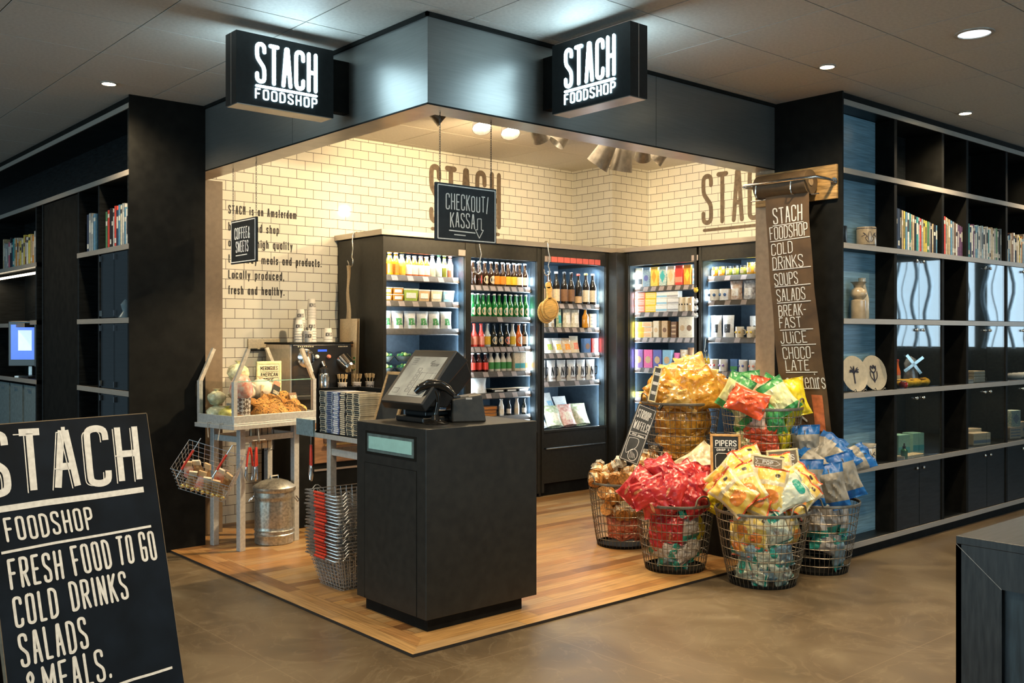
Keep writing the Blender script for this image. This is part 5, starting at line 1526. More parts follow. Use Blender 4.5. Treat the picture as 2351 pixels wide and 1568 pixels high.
CK = [(648, 900, 2.80), (700, 895, 2.80), (610, 908, 2.66), (628, 900, 2.70), (650, 912, 2.66), (668, 905, 2.68), (690, 915, 2.64), (715, 912, 2.66), (585, 905, 2.62), (592, 917, 2.58), (575, 925, 2.58), (600, 930, 2.58), (628, 922, 2.58), (645, 934, 2.57), (660, 924, 2.58), (676, 928, 2.57), (699, 922, 2.58), (713, 930, 2.57), (567, 892, 2.68), (620, 936, 2.565), (690, 934, 2.565), (725, 922, 2.6)]
R = random.Random(11)
ROWN = ['back', 'middle', 'front']
byrow = {0: [], 1: [], 2: []}
for c in CK: byrow[0 if c[1] < 910 else (1 if c[1] < 923 else 2)].append(c)
for q, L in byrow.items():
    for i, (px, py, Y) in enumerate(sorted(L)):
        q_ = (936 - py) / 41
        p = Vector((.505 + (px - 567) / 158 * .385, 2.495 + q_ * .165, TZ + .034 + q_ * .115))
        spawn('ck%d' % R.randrange(5), cookie(R.randrange(5)), p, (R.uniform(.35, 1.35), R.uniform(-.7, .7), R.uniform(-.6, .6)), 'golden chocolate chip cookie, %s from left in the %s of the heap in the case' % (ORD[i + 1], ROWN[q]), 'cookies in the glass case')
m = MB(); m.box(CX0 + .20, CX1 - .03, CY0 + .02, CY0 + .21, TZ + .013, TZ + .03)
tag(m.build('baking_tray', GALV, bev=.003), 'flat metal baking tray under the cookies in the case', 'tray')
# wrapped meringues, sweets tub and bread at the left of the case
WRAP = M('cellophane_wrap_cream', (.80, .72, .48), .25, noise=.2, scale=25, bump=.4, coat=.5)
WRAPY = M('cellophane_wrap_yellow', (.82, .62, .18), .25, noise=.25, scale=25, bump=.4, coat=.5)
def lump(mat, r0, name, cat, sq=.75, seed=0):
    def f():
        o = empty(name, '', cat)
        def g(u, v):
            th, ph = u * 2 * math.pi, v * math.pi
            d = Vector((math.sin(ph) * math.cos(th), math.sin(ph) * math.sin(th), -math.cos(ph)))
            k = 1 + .16 * mnoise.noise(d * 2.3 + Vector((seed * 3.1, 0, 0))) + .07 * mnoise.noise(d * 7 + Vector((0, seed, 0)))
            return (d.x * r0 * k, d.y * r0 * k, r0 * sq + d.z * r0 * k * sq)
        m = MB(); m.grid(g, 20, 12); m.build('wrapped_body', mat, o, smooth=50)
        m = MB(); m.lathe([(.004, r0 * sq * 1.9), (.012, r0 * sq * 2.15), (.022, r0 * sq * 2.3)], (0, 0, 0), 9, capb=False, ex=lambda k, n, z: 1 + .3 * (k % 2)); m.build('tied_top', mat, o)
        return o
    return f
def put(px, py, Y): return on_y(px, py, Y)
for key, mk, loc, lab in (('lm1', lump(WRAP, .062, 'wrapped_meringue', 'meringue', .8, 1), (.335, 2.76, TZ + .12), 'cream round wrapped meringue topmost at left of the case'),
        ('lm2', lump(WRAP, .075, 'wrapped_meringue', 'meringue', .7, 2), (.335, 2.75, TZ + .014), 'cream wrapped meringue under the topmost one in the case'),
        ('lm3', lump(WRAPY, .058, 'wrapped_meringue', 'meringue', .8, 3), (.325, 2.62, TZ + .014), 'yellow wrapped meringue at the lower left of the case'),
        ('lm4', lump(M('pastry_brown', (.22, .11, .05), .7, noise=.4, scale=40, bump=.5), .05, 'pastry', 'pastry', .55, 4), (.33, 2.51, TZ + .014), 'dark brown pastry at the left front of the case'),
        ('lm5', lump(M('paper_bag_cream', (.84, .76, .60), .6, noise=.08, scale=20, bump=.3), .10, 'paper_wrapped_loaf', 'loaf', .8, 5), (.54, 2.75, TZ + .126), 'large cream paper wrapped loaf behind the cookies'),
        ('lm5', None, (.70, 2.755, TZ + .126), 'second cream paper wrapped loaf right behind the cookies'),
        ('lm6', lump(M('rusk_bag', (.80, .62, .36), .4, noise=.3, scale=25, bump=.4), .075, 'bread_bag', 'bag', .9, 6), (.52, 2.77, TZ + .27), 'tan bag of rolls on top of the wrapped loaf')):
    spawn(key, mk, loc, (0, 0, .3), lab)
m = MB(); m.box(.46, .80, 2.67, 2.83, TZ + .013, TZ + .125)
tag(m.build('riser_block', GALV, bev=.003), 'metal riser under the paper wrapped loaves in the case', 'riser')
r = empty('sweets_tub', 'clear tub of red and white sweets with checked paper behind the case post', 'tub', (.425, 2.60, TZ + .014))
m = MB(); m.lathe([(.060, 0), (.066, .16)], (0, 0, 0), 18); m.build('checked_paper', M('checked_paper', (.62, .56, .50), .6, noise=0), r, smooth=50)
ck = MATS['checked_paper'].node_tree
tc = nd(ck, 'ShaderNodeTexCoord'); mp = nd(ck, 'ShaderNodeMapping'); mp.inputs['Rotation'].default_value = (0, math.radians(45), 0); cx = nd(ck, 'ShaderNodeTexChecker'); cx.inputs['Scale'].default_value = 48
cx.inputs[1].default_value = (.70, .62, .56, 1); cx.inputs[2].default_value = (.14, .09, .07, 1)
ck.links.new(tc.outputs['Object'], mp.inputs[0]); ck.links.new(mp.outputs[0], cx.inputs[0]); ck.links.new(cx.outputs[0], ck.nodes['Principled BSDF'].inputs['Base Color'])
m = MB(); m.lathe([(.066, .16), (.078, .20), (.074, .26), (.045, .31), (.001, .325)], (0, 0, 0), 18, capb=False, capt=False, ex=lambda k, n, z: 1 + .07 * math.sin(k * 2.1 + z * 30)); m.build('sweets', mottle('redwhite', (.72, .12, .07), (.85, .70, .55), 32, .3), r, smooth=60)
# small signs in the case
def slip(label, loc, rot, w, h, mat, lines, ink):
    o = empty('price_card', label, 'card', loc, rot)
    m = MB(); m.box(-w / 2, w / 2, 0, .004, 0, h); m.build('card', mat, o)
    m = MB(); P = plane_xf((0, 0, 0), (1, 0, 0), (0, 0, 1)); PP = lambda a, b, t: P(a, b, t + .0004)
    for t, z, hh, fw in lines: text2d(m, t, -fw / 2, z, hh, .02, .005, hh * .12, PP, .0006, fit=fw)
    m.build('lettering', ink, o)
slip('dark tilted cookie card with red top in the middle of the case', (.735, 2.64, TZ + .155), (-.2, .45, 0), .065, .095, PK['black'], (('COOKIE', .03, .026, .05),), PK['cream'])
slip('orange pointed card behind the cookie card', (.755, 2.66, TZ + .19), (-.2, .45, 0), .06, .09, PK['coral'], (('BROWNIE', .04, .02, .05),), PK['brown'])
slip('cream folded card left of the cookie card', (.655, 2.655, TZ + .15), (-.25, .25, 0), .055, .10, PK['tan'], (('MUFFIN', .04, .018, .045),), PK['brown'])
slip('brown striped card at the right end of the cookies', (.885, 2.60, TZ + .115), (-.3, 0, .2), .08, .075, PK['brown'], (('HAZELNUT', .03, .026, .065),), PK['cream'])
r = empty('menu_board', 'white menu board with cream frame behind the right end of the cookie case', 'menu board', (.845, 2.845, TZ + .0135), (0, 0, -math.pi / 2 + .02))
CRF = M('cream_frame', (.78, .68, .38), .5)
m = MB(); w, h, fw = .22, .40, .022
m.box(0, .014, 0, w, 0, fw); m.box(0, .014, 0, w, h - fw, h); m.box(0, .014, 0, fw, fw, h - fw); m.box(0, .014, w - fw, w, fw, h - fw)
r.rotation_euler = (0, 0, 0)
m.v = [(y - .11, x, z) for x, y, z in m.v]; m.f = [f[::-1] for f in m.f]; m.build('frame', CRF, r, bev=.003)
m = MB(); m.box(-.09, .09, .004, .010, .02, .38); m.build('panel', PK['cream'], r)
m = MB(); P = plane_xf((0, .004, 0), (1, 0, 0), (0, 0, 1)); PP = lambda a, b, t: P(a, b, t + .0005)
for t, z in (('MERINGUES', .333), ('AMERICAN', .285), ('COOKIE', .243), ('BROWNIE', .198), ('HAZELNUT', .145), ('BROWNIE', .10)):
    text2d(m, t, -.078, z, .030, .02, .005, .0042, PP, .0006, fit=.15 if len(t) > 6 else .115)
for z in (.322, .275, .188, .135): line2d(m, -.08, z, .08, z, .003, PP, .0006)
m.build('lettering', PK['black'], r)
# the bakery table stands slightly turned: turn it together with everything on it
_PV = Matrix.Translation((.254, 2.44, 0)) @ Matrix.Rotation(math.radians(9.8), 4, 'Z') @ Matrix.Translation((-.254, -2.44, 0))
for o in COL.objects:
    if o.name not in _n0 and o.parent is None:
        o.matrix_basis = _PV @ Matrix.LocRotScale(o.location, o.rotation_euler, o.scale)
# tongs, scoop bag and tilted sweets basket hanging on the table
def tongs(label, loc, rz):
    o = empty('serving_tongs', label, 'tongs', loc, (0, 0, rz), 'red handled tongs')
    for s in (-1, 1):
        m = MB(); m.tube([(s * .004, 0, 0), (s * .018, 0, -.06), (s * .026, 0, -.13)], .0075, 7); m.build('red_handle', RED, o, smooth=60)
        m = MB(); m.tube([(s * .026, 0, -.13), (s * .03, 0, -.19), (s * .02, 0, -.225)], [.006, .011, .007], 6); m.build('steel_jaw', CHROME, o, smooth=60)
    m = MB(); m.tube([(0, 0, -.002), (.0, 0, .02), (.006, 0, .035), (-.006, 0, .035), (0, 0, .02)], .002, 5); m.build('loop', WIRE, o)
tongs('red handled tongs hanging at the front of the bakery table, left pair', tuple(on_y(573, 1027, 2.462)), .2)
tongs('red handled tongs hanging beside the left pair under the bakery table', tuple(on_y(588, 1027, 2.466)), .9)
m = MB(); m.tube([(.445, 2.475, .885), (.445, 2.463, .80), (.445, 2.452, .775), (.445, 2.457, .76)], .004, 6); m.tube([(.40, 2.463, .775), (.495, 2.463, .775)], .004, 6)
tag(m.build('tong_hook', WIRE, smooth=60), 'wire hook holding the red tongs at the bakery table edge', 'hook')
r = empty('paper_bag_rack', 'wire rack with cream paper bags under the left end of the bakery table', 'rack', (.46, 2.60, .70))
m = MB(); m.box(0, .15, .0, .02, 0, .17); m.build('paper_bags', PK['cream'], r)
m = MB()
for k in range(5): m.tube([(-.02 + k * .045, -.012, .16), (-.02 + k * .045, -.012, -.01), (-.02 + k * .045, .03, -.02)], .003, 5)
m.tube([(-.03, -.012, .08), (.18, -.012, .08)], .003, 5); m.tube([(-.03, -.012, .16), (.18, -.012, .16)], .003, 5); m.build('wire_holder', BLK, r)

# wire shopping baskets
def basket_wires(m, w, d, h, tw, td, n1, n2, nz, r1):
    def ring(t):
        a, b = w / 2 + (tw / 2 - w / 2) * t, d / 2 + (td / 2 - d / 2) * t
        z = h * t
        return [(-a, -b, z), (a, -b, z), (a, b, z), (-a, b, z)]
    for k in range(nz + 1):
        m.tube(ring(k / nz), r1 * (1.7 if k == nz else 1), 4, True)
    lo, hi = ring(0), ring(1)
    for e, n in ((0, n1), (1, n2), (2, n1), (3, n2)):
        for k in range(n):
            f = (k + .5) / n
            p = V3(lo[e]).lerp(V3(lo[(e + 1) % 4]), f); q = V3(hi[e]).lerp(V3(hi[(e + 1) % 4]), f)
            m.tube([p, q], r1, 4)
    for k in range(n1):
        f = (k + .5) / n1
        m.tube([V3(lo[0]).lerp(V3(lo[1]), f), V3(lo[3]).lerp(V3(lo[2]), f)], r1, 4)
def hand_basket():
    o = empty('shopping_basket', '', 'basket')
    m = MB(); basket_wires(m, .34, .26, .185, .44, .36, 11, 8, 8, .0016); m.build('wire_body', WIRE2, o)
    for s in (-1, 1):      # handles folded flat on the rim, on the two short sides
        m = MB(); x = .228 * s
        m.tube([(x - s * .008, -.185, .185), (x + s * .012, -.175, .186), (x + s * .012, .175, .186), (x - s * .008, .185, .185)], .0042, 6); h = m.build('handle', WIRE2, o, smooth=60)
        m = MB(); m.tube([(x + s * .012, -.06, .186), (x + s * .012, .06, .186)], .0085, 8); m.build('red_grip', RED, h, smooth=60)
    for y in (-.18, .18):
        for x in (-.16, .16):
            m = MB(); m.tube([(x - .03, y, .186), (x - .01, y * 1.02, .205), (x + .01, y * 1.02, .205), (x + .03, y, .186)], .0028, 5); m.build('hinge_loop', WIRE2, o)
    return o
NB_ = 20
R = random.Random(9)
for k in range(NB_):
    lab = 'wire shopping basket with red handle, %s from top of the stack' % ORD[NB_ - k] if k < NB_ - 1 else 'topmost wire shopping basket with red handle on the tall stack'
    if k == 0: lab = 'lowest wire shopping basket with red handle, bottom of the stack'
    spawn('hb', hand_basket, (.50 + R.uniform(-.006, .006), 1.305 + R.uniform(-.006, .006), PZ + .003 + k * .0195), (0, 0, R.uniform(-.03, .03)), lab, 'stacked shopping baskets')
# galvanised second table with chocolates
table('counter_table', 'galvanised table beside the till holding the chocolate stacks', .44, 1.0, .86, 1.86, TZ, ((.485, 1.56), (.95, 1.56), (.485, .91), (.95, .91)))
r = empty('chocolate_rack', 'dark steel rack filled with stacked chocolate bars', 'rack', (0, 0, 0))
m = MB(); m.box(.425, .445, 1.69, 1.90, .862, .965); m.build('blue_steel_end_plate', M('blue_grey_steel', (.26, .38, .44), .4, .5, noise=.12, scale=60), r, bev=.002)
m = MB(); m.box(.445, .76, 1.66, 1.68, TZ + .001, 1.165); m.box(.445, .76, 1.66, 1.69, TZ + .001, .90); m.box(.74, .76, 1.18, 1.66, TZ + .001, 1.165); m.box(.445, .76, 1.18, 1.66, TZ + .0005, TZ + .006); m.build('rack_body', BLACK, r)
def choc(c):
    def f():
        o = empty('chocolate_bar', '', 'chocolate bar')
        m = MB(); m.box(0, .17, -.036, .036, 0, .0115); m.build('wrapper', M('choc_wrapper_' + c[0], c[1], .35, noise=.1), o, bev=.002)
        m = MB(); m.box(-.0008, .0002, -.026, .026, .002, .0095); m.box(.01, .16, -.03, .03, .0114, .0121); m.build('printed_label', PK[c[2]], o)
        return o
    return f
CC = [('pale', (.52, .50, .42), 'black'), ('blue', (.12, .16, .36), 'white'), ('steel', (.34, .40, .46), 'navyink'), ('dark', (.03, .03, .035), 'cream'), ('cream', (.66, .58, .42), 'black')]
PK['navyink'] = flatm('navyink', (.03, .04, .12))
NM = {'pale': 'pale wrapped', 'blue': 'blue wrapped', 'steel': 'grey-blue wrapped', 'dark': 'black wrapped', 'cream': 'cream wrapped'}
for col in range(6):
    y = 1.612 - col * .078
    c = CC[[0, 2, 1, 3, 4, 4][col]]
    n = 21
    for k in range(n):
        spawn('ch' + c[0], choc(c), (.452 + R.uniform(-.004, .004), y + R.uniform(-.002, .002), TZ + .007 + k * .0122), (0, 0, R.uniform(-.03, .03)), '%s chocolate bar, %s from top in the %s stack from left' % (NM[c[0]], ORD[n - k], ORD[col + 1]), 'chocolate bars in the rack')
tongs('red handled tongs hanging under the chocolate table', (.47, 1.79, .80), 1.2)
m = MB(); m.tube([(.47, 1.79, .86), (.47, 1.79, .835)], .003, 5); tag(m.build('hook', WIRE), 'small wire hook under the chocolate table', 'hook')
# tilted wire basket of sweets hanging at the left end of the bakery table
r = empty('sweets_basket', 'tilted wire basket of chocolate sweets hanging on the bakery table end', 'basket', tuple(at_depth(478, 1082, 6.05)), (0, 0, 0))
q = Matrix((RGT, (FWD * .80 + UP * -.6).normalized(), (FWD * .6 + UP * .8).normalized())).transposed()
R0 = (Matrix.Rotation(math.radians(0), 3, 'X') @ q)
r.rotation_euler = (Matrix.Rotation(math.radians(-17), 3, FWD) .inverted() @ R0 @ Matrix.Rotation(math.radians(-38), 3, 'X')).to_euler() if False else (Matrix.Rotation(math.radians(17), 3, FWD) @ Matrix((RGT, FWD, UP)).transposed() @ Matrix.Rotation(math.radians(38), 3, 'X')).to_euler()
m = MB(); basket_wires(m, .30, .18, .21, .37, .26, 9, 6, 6, .0016); o = m.build('wire_body', WIRE2, r); o.location = (0, 0, -.13)
base = Matrix.LocRotScale(r.location, r.rotation_euler, None)
inv = base.inverted()
for (ax, ay), (bx, by) in (((461, 1006), (404, 1098)), ((534, 1022), (488, 1095))):
    a, b = inv @ at_depth(ax, ay, 5.92), inv @ at_depth(bx, by, 5.90)
    m = MB(); m.tube([a, b], .0032, 6); h = m.build('handle', WIRE2, r, smooth=60)
    m = MB(); m.tube([a.lerp(b, .3), a.lerp(b, .78)], .0075, 8); m.build('red_grip', RED, h, smooth=60)
m = MB(); m.tube([inv @ V3(p) for p in (at_depth(500, 1012, 6.0), (.208, 2.56, .86), (.208, 2.56, .895), (.24, 2.56, .897))], .0032, 5); m.tube([inv @ V3(p) for p in (at_depth(478, 1004, 6.05), (.184, 2.70, .86), (.184, 2.70, .895), (.215, 2.70, .897))], .0032, 5); m.build('hanging_hook', WIRE, r)
GOLD = M('gold_foil', (.75, .52, .15), .25, .7, noise=.2)
def sweet(mat, tagc):
    def f():
        o = empty('sweets_bag', '', 'sweets')
        def g(s):
            return lambda u, v: ((u - .5) * .07 * (1 - .35 * v), s * .022 * (1 - abs(2 * u - 1) ** 2) * (1 - v) ** .6, v * .10)
        m = MB(); m.grid(g(-1), 6, 6); m.grid(g(1), 6, 6, flip=True); m.build('bag_body', mat, o, smooth=60)
        m = MB(); m.box(-.024, .024, -.006, .006, .09, .125); m.build('card_header', PK[tagc], o)
        return o
    return f
SWL = [(-.12, 0), (-.06, .03), (.0, 0), (.06, .03), (.12, 0), (-.09, -.05), (-.03, -.05), (.03, -.05), (.09, -.05)]
for i, (x, y) in enumerate(SWL):
    kx = 'nutty' if i % 3 else 'redwhite'
    mt = mottle('nutty', (.20, .09, .04), (.62, .42, .20), 45, .3) if i % 3 else MOTT['redwhite']
    b = spawn('sw' + kx + str(i % 2), sweet(mt, 'cream' if i % 2 else 'tan'), base @ Vector((x, y, -.115 + .02 * (i < 5))), (base.to_3x3() @ Euler((R.uniform(-.3, .1), R.uniform(-.3, .3), R.uniform(-.4, .4))).to_matrix()).to_euler(), 'bag of %s sweets, %s from left in the %s of the tilted basket' % ('red and white' if kx == 'redwhite' else 'chocolate', ORD[i + 1 if i < 5 else i - 4], 'back' if i < 5 else 'front'), 'sweets in the tilted basket')
for i in range(9):
    x, y = -.13 + .0325 * i, -.075
    m = MB(); m.ball((0, 0, 0), .015, 8)
    tag(m.build('gold_chocolate', GOLD, smooth=60, loc=base @ Vector((x, y, -.112 + .008 * (i % 2)))), 'gold wrapped chocolate ball, %s from left along the tilted basket bottom' % ORD[i + 1], 'chocolate', 'gold chocolate balls')
# zinc dustbin
r = empty('zinc_dustbin', 'ribbed zinc dustbin with domed lid under the bakery table', 'bin', (.665, 2.665, PZ + .0008))
ZB = M('mottled_zinc', (.46, .44, .38), .34, .8, noise=.16, scale=60, bump=.04)
rib = lambda k, n, z: 1 + (.022 if (k // 2) % 2 else 0) * (1 if .13 < z < .305 else 0)
m = MB(); m.lathe([(.133, 0), (.137, .004), (.137, .05), (.142, .06), (.142, .066), (.137, .072), (.137, .09), (.142, .096), (.137, .104), (.137, .125), (.1371, .14), (.1371, .30), (.137, .315), (.142, .325), (.142, .34), (.14, .372)], (0, 0, 0), 48, ex=rib); m.build('ribbed_body', ZB, r, smooth=35)
m = MB(); m.lathe([(.146, .368), (.152, .378), (.152, .398), (.146, .404), (.10, .435), (.045, .452), (.001, .455)], (0, 0, 0), 40, capt=False, ex=lambda k, n, z: 1 + .012 * (k % 4 == 0) * (z > .40)); m.build('lid', ZB, r, smooth=40)
m = MB(); m.tube([(-.03, 0, .45), (-.03, 0, .475), (.03, 0, .475), (.03, 0, .45)], .006, 6); m.build('lid_handle', CHROME, r)
for s in (-1, 1):
    d = Vector((RGT.x, RGT.y, 0)) * s
    m = MB(); P0 = d * .138 + Vector((0, 0, .325)); t = Vector((-d.y, d.x, 0)) * .03
    m.tube([P0 - t, P0 - t + d * .012, P0 - t * .9 + d * .035 - Vector((0, 0, .03)), P0 + t * .9 + d * .035 - Vector((0, 0, .03)), P0 + t + d * .012, P0 + t], .004, 6); m.build('side_handle', CHROME, r)

# ------------------------------------------------------------------ back counter, coffee machine, cups
BCX0, BCX1 = 1.00, 1.665
r = empty('coffee_counter', 'dark back counter with wooden drawer under the coffee machine', 'counter', (0, 0, 0))
m = MB(); m.box(BCX0, BCX1, 2.98, 3.535, .02, 1.00); m.build('carcass', BLACK, r, bev=.003)
m = MB(); m.box(BCX0 - .01, BCX1 + .003, 2.955, 3.535, 1.0, 1.03); m.build('worktop', CTR, r, bev=.003)
WB = M('walnut_brown', (.26, .13, .06), .45, noise=.15, scale=8, stretch=(1, 1, 6))
m = MB(); m.box(1.16, 1.64, 2.965, 2.98, .50, .93); d = m.build('wooden_drawer_front', WB, r, bev=.003)
m = MB(); m.box(1.24, 1.60, 2.958, 2.966, .66, .88); m.build('recess', M('dark_walnut', (.07, .035, .018), .5), d)
m = MB(); m.box(1.24, 1.62, 2.940, 2.955, .635, .65); m.build('brass_rail', M('brass', (.72, .50, .20), .25, .9), d)
m = MB(); m.box(1.16, 1.64, 2.97, 2.98, .44, .455); m.build('steel_line', STEEL, r)
r = empty('coffee_machine', 'black and steel coffee machine with two round dispensers', 'coffee machine', (1.0, 3.06, 1.0305))
m = MB(); m.box(.0, .54, 0, .40, 0, .395); m.build('steel_body', M('satin_steel', (.55, .50, .43), .32, .7, noise=.05), r, bev=.004)
m = MB(); m.box(.018, .54, -.012, .0, .005, .39); m.build('black_front', BLK, r, bev=.004)
m = MB(); m.box(-.01, .555, -.02, .41, .395, .408); m.build('top_plate', BLACK, r, bev=.002)
def disc(x, z, rr, y=-.012):
    m = MB(); m.lathe([(rr, 0), (rr * .96, .012), (rr * .6, .022), (.001, .024)], (0, 0, 0), 24, capb=False, capt=False); m.v = [(x + a, y - c, z + b) for a, b, c in m.v]; return m
disc(.125, .285, .075).build('dial', CHROME, r, smooth=40)
m = MB(); m.bar((.125, -.035, .295), (.165, -.04, .175), .03, .014, upv=(0, 1, 0)); m.build('dial_lever', M('white_lever', (.75, .72, .66), .35), r, bev=.003)
m = MB(); m.box(.235, .315, -.0135, -.012, .335, .352); m.build('blue_display', M('machine_blue_display', (.02, .05, .4), .2, emit=(.05, .14, .7), es=1.0), r)
for x, c in ((.225, 'white'), (.33, 'coral')):
    m = disc(x, .295, .017); m.build('push_button', PK[c], r, smooth=40)
m = MB(); [m.ball((.125 + .052 * math.cos(a), -.03, .285 + .052 * math.sin(a)), .006, 6) for a in (1.0, 1.57, 2.2)]; m.build('blue_dots', PK['blue'], r)
m = MB(); [m.box(.06 + k * .018, .07 + k * .018, -.0135, -.012, .372, .38) for k in range(8)]; [m.box(.42 + k * .018, .43 + k * .018, -.0135, -.012, .37, .378) for k in range(5)]; m.build('scale_marks', PK['cream'], r)
m = MB(); m.cyl((.275, -.02, .25), (.275, -.055, .215), .02, .016, 12); m.cyl((.275, -.055, .215), (.275, -.055, .18), .012, n=10); m.build('spout', CHROME, r, smooth=40)
m = MB(); m.cyl((.46, -.01, .27), (.475, -.085, .215), .062, .048, 20); m.cyl((.475, -.085, .215), (.478, -.10, .20), .050, .046, 20); m.build('grinder_nozzle', CHROME, r, smooth=40)
m = MB(); m.box(.40, .53, -.02, -.012, .02, .15); m.build('drip_recess', BLACK, r)
o = empty('thermos_jug', 'steel thermos jug with black lid before the coffee machine', 'jug', (1.26, 3.0, 1.0305))
m = MB(); m.lathe([(.042, 0), (.044, .005), (.044, .15), (.036, .165)], (0, 0, 0), 18); m.build('steel_body', CHROME, o, smooth=40)
m = MB(); m.lathe([(.037, .165), (.037, .20), (.02, .215)], (0, 0, 0), 16); m.build('lid', BLK, o, smooth=40)
# white shelf bracket and small wall socket strip behind the case
r = empty('wall_socket_strip', 'cream socket strip on the tiles behind the cookie case', 'socket strip', (.88, 3.5388, 1.38))
m = MB(); m.box(0, .28, -.014, 0, 0, .085); m.build('cover', PK['cream'], r, bev=.003)
m = MB(); m.box(0, .30, -.02, 0, -.012, -.001); [m.box(.02 + k * .085, .08 + k * .085, -.016, -.013, .003, .008) for k in range(3)]; m.build('dark_rail', BLACK, r)
# paper cups
CUP = M('paper_cup_white', (.84, .80, .72), .6, noise=.03)
def cup(txt=True, up=False):
    def f():
        o = empty('paper_cup', '', 'cup')
        P = [(.037, 0), (.0385, .003), (.037, .006), (.028, .088), (.026, .09)] if not up else [(.026, 0), (.028, .002), (.037, .086), (.0385, .088), (.037, .091)]
        m = MB(); m.lathe(P, (0, 0, 0), 18, capt=not up); 
        if up: m.lathe([(.0345, .089), (.027, .01), (.001, .009)], (0, 0, 0), 18, capb=False, capt=False)
        m.build('cup_wall', CUP, o, smooth=40)
        if txt:
            m = MB()
            rr = lambda b: .0375 - .0095 * (b / .09) if not up else .0275 + .0098 * (b / .09)
            def pl(a, b, t):
                z = b if up else .09 - b
                an = (a if up else -a) / .033
                q = (rr(z) + .0006 + t)
                return (q * math.sin(an), -q * math.cos(an), z)
            text2d(m, 'STACH', -.026, .035, .030, .009, .002, .0032, pl, .0004, fit=.052)
            m.build('printed_lettering', PK['black'], o)
        return o
    return f
CM = Vector((1.0, 3.06, 1.0305 + .4085))
for n_, (dx, dy, n, rz) in {'left stack': (.13, .10, 5, -.4), 'second stack': (.20, .20, 9, -.5), 'tallest stack': (.31, .22, 13, -.2), 'short stack': (.255, .12, 5, -.4), 'right stack': (.38, .08, 2, -.3)}.items():
    for k in range(n):
        top = k == n - 1
        z = k * .0215
        spawn('cupT' if top else 'cupP', cup(top), CM + Vector((dx, dy, z)), (0, 0, rz), ('topmost upturned white paper cup on the %s on the coffee machine' % n_) if top else 'upturned white paper cup, %s from top of the %s on the coffee machine' % (ORD[n - k], n_), 'paper cups on the coffee machine')
spawn('cupU', cup(True, True), CM + Vector((.175, .035, 0)), (0, 0, -.45), 'white paper cup holding black stirrers on the coffee machine')
for k in range(5):
    m = MB(); a = k * 1.3; m.bar((.008 * math.cos(a), .008 * math.sin(a), .014), (.03 * math.cos(a), .03 * math.sin(a), .118), .007, .002)
    tag(m.build('stirrer', BLK, loc=CM + Vector((.175, .035, 0))), 'black plastic stirrer in the cup on the coffee machine', 'stirrer', 'black stirrers in one cup')
SPOONW = M('birch_spoon', (.80, .60, .32), .6, noise=.08)
for i, (px, pl_) in enumerate(((786, 'left'), (819, 'middle'), (849, 'right'))):
    p = on_y(px, 906, 2.92 if False else 2.985); p.z = 1.0305
    spawn('cupU', None, p, (0, 0, -.5), 'white paper cup of wooden spoons, %s of the three on the back counter' % pl_, 'cups of wooden cutlery')
    for k in range(6):
        a = k * 1.05 + i
        m = MB(); b0, b1 = Vector((.010 * math.cos(a), .010 * math.sin(a), .015)), Vector((.036 * math.cos(a), .036 * math.sin(a), .155))
        m.bar(b0, b0.lerp(b1, .78), .009, .003); m.bar(b0.lerp(b1, .76), b1, .036, .004)
        tag(m.build('wooden_spoon', SPOONW, loc=p, bev=.001), 'pale wooden spoon standing in the %s cutlery cup' % pl_, 'spoon', 'wooden spoons in the %s cup' % pl_)
# ------------------------------------------------------------------ big wire baskets of crisps, waffles and bread
BW = M('basket_wire_warm', (.24, .21, .165), .38, .75, noise=.15)
def big_basket(rt, rb, h, nv=44, nr=8):
    def f():
        o = empty('wire_basket', '', 'basket')
        m = MB()
        RD = lambda t: rb + (rt - rb) * t ** .8
        for k in range(1, nr):
            t = k / nr
            m.tube([(RD(t) * math.cos(a), RD(t) * math.sin(a), h * t) for a in [2 * math.pi * i / 40 for i in range(40)]], .0027, 4, True)
        for i in range(nv):
            a = 2 * math.pi * i / nv
            m.tube([(RD(t) * math.cos(a), RD(t) * math.sin(a), h * t) for t in (0, .12, .4, .7, 1)], .0018, 4)
        m.build('wire_cage', BW, o)
        m = MB(); m.lathe([(rt - .002, h - .014), (rt + .004, h - .012), (rt + .006, h), (rt + .003, h + .006), (rt - .004, h + .004), (rt - .002, h - .014)], (0, 0, 0), 48, capb=False, capt=False); m.build('rim_band', DKWIRE, o, smooth=40)
        m = MB(); m.lathe([(rb + .002, 0), (rb + .005, .018), (rb - .002, .018)], (0, 0, 0), 40, capt=False); m.build('base_plate', BLACK, o, smooth=40)
        for s in (0, 1):
            m = MB(); P = []
            for k in range(9):
                a = -math.pi / 4.2 + (-.24 + .06 * k) + s * math.pi
                up = math.sin(math.pi * k / 8) ** .35 * .062 if 0 < k < 8 else 0
                P.append(((rt + .004) * math.cos(a), (rt + .004) * math.sin(a), h + up))
            m.tube(P, .0058, 7); m.build('handle', DKWIRE, o, smooth=60)
        return o
    return f
BK = {'strp': ((2.507, .982), .25, .185, .45, 'wire basket of stroopwafel packs, front left of the basket group'),
      'red': ((2.234, .293), .25, .185, .425, 'wire basket heaped with red crisps bags at the front'),
      'yel': ((2.403, -.247), .282, .195, .445, 'wire basket heaped with yellow crisps bags, nearest on the stone floor'),
      'blu': ((2.945, -.285), .262, .185, .44, 'wire basket with blue and grey crisps bags before the bookcase'),
      'brd': ((2.80, .705), .275, .20, .45, 'raised wire basket heaped with clear bags of golden snacks'),
      'grn': ((2.885, .09), .265, .20, .44, 'raised wire basket with green and red crisps bags under the paper roll')}
BZ = {'strp': PZ, 'red': PZ, 'yel': 0, 'blu': 0, 'brd': .575, 'grn': .58}
TW = {'strp': .35, 'red': -.95, 'yel': 2.2, 'blu': 1.2, 'brd': .25, 'grn': -.55}
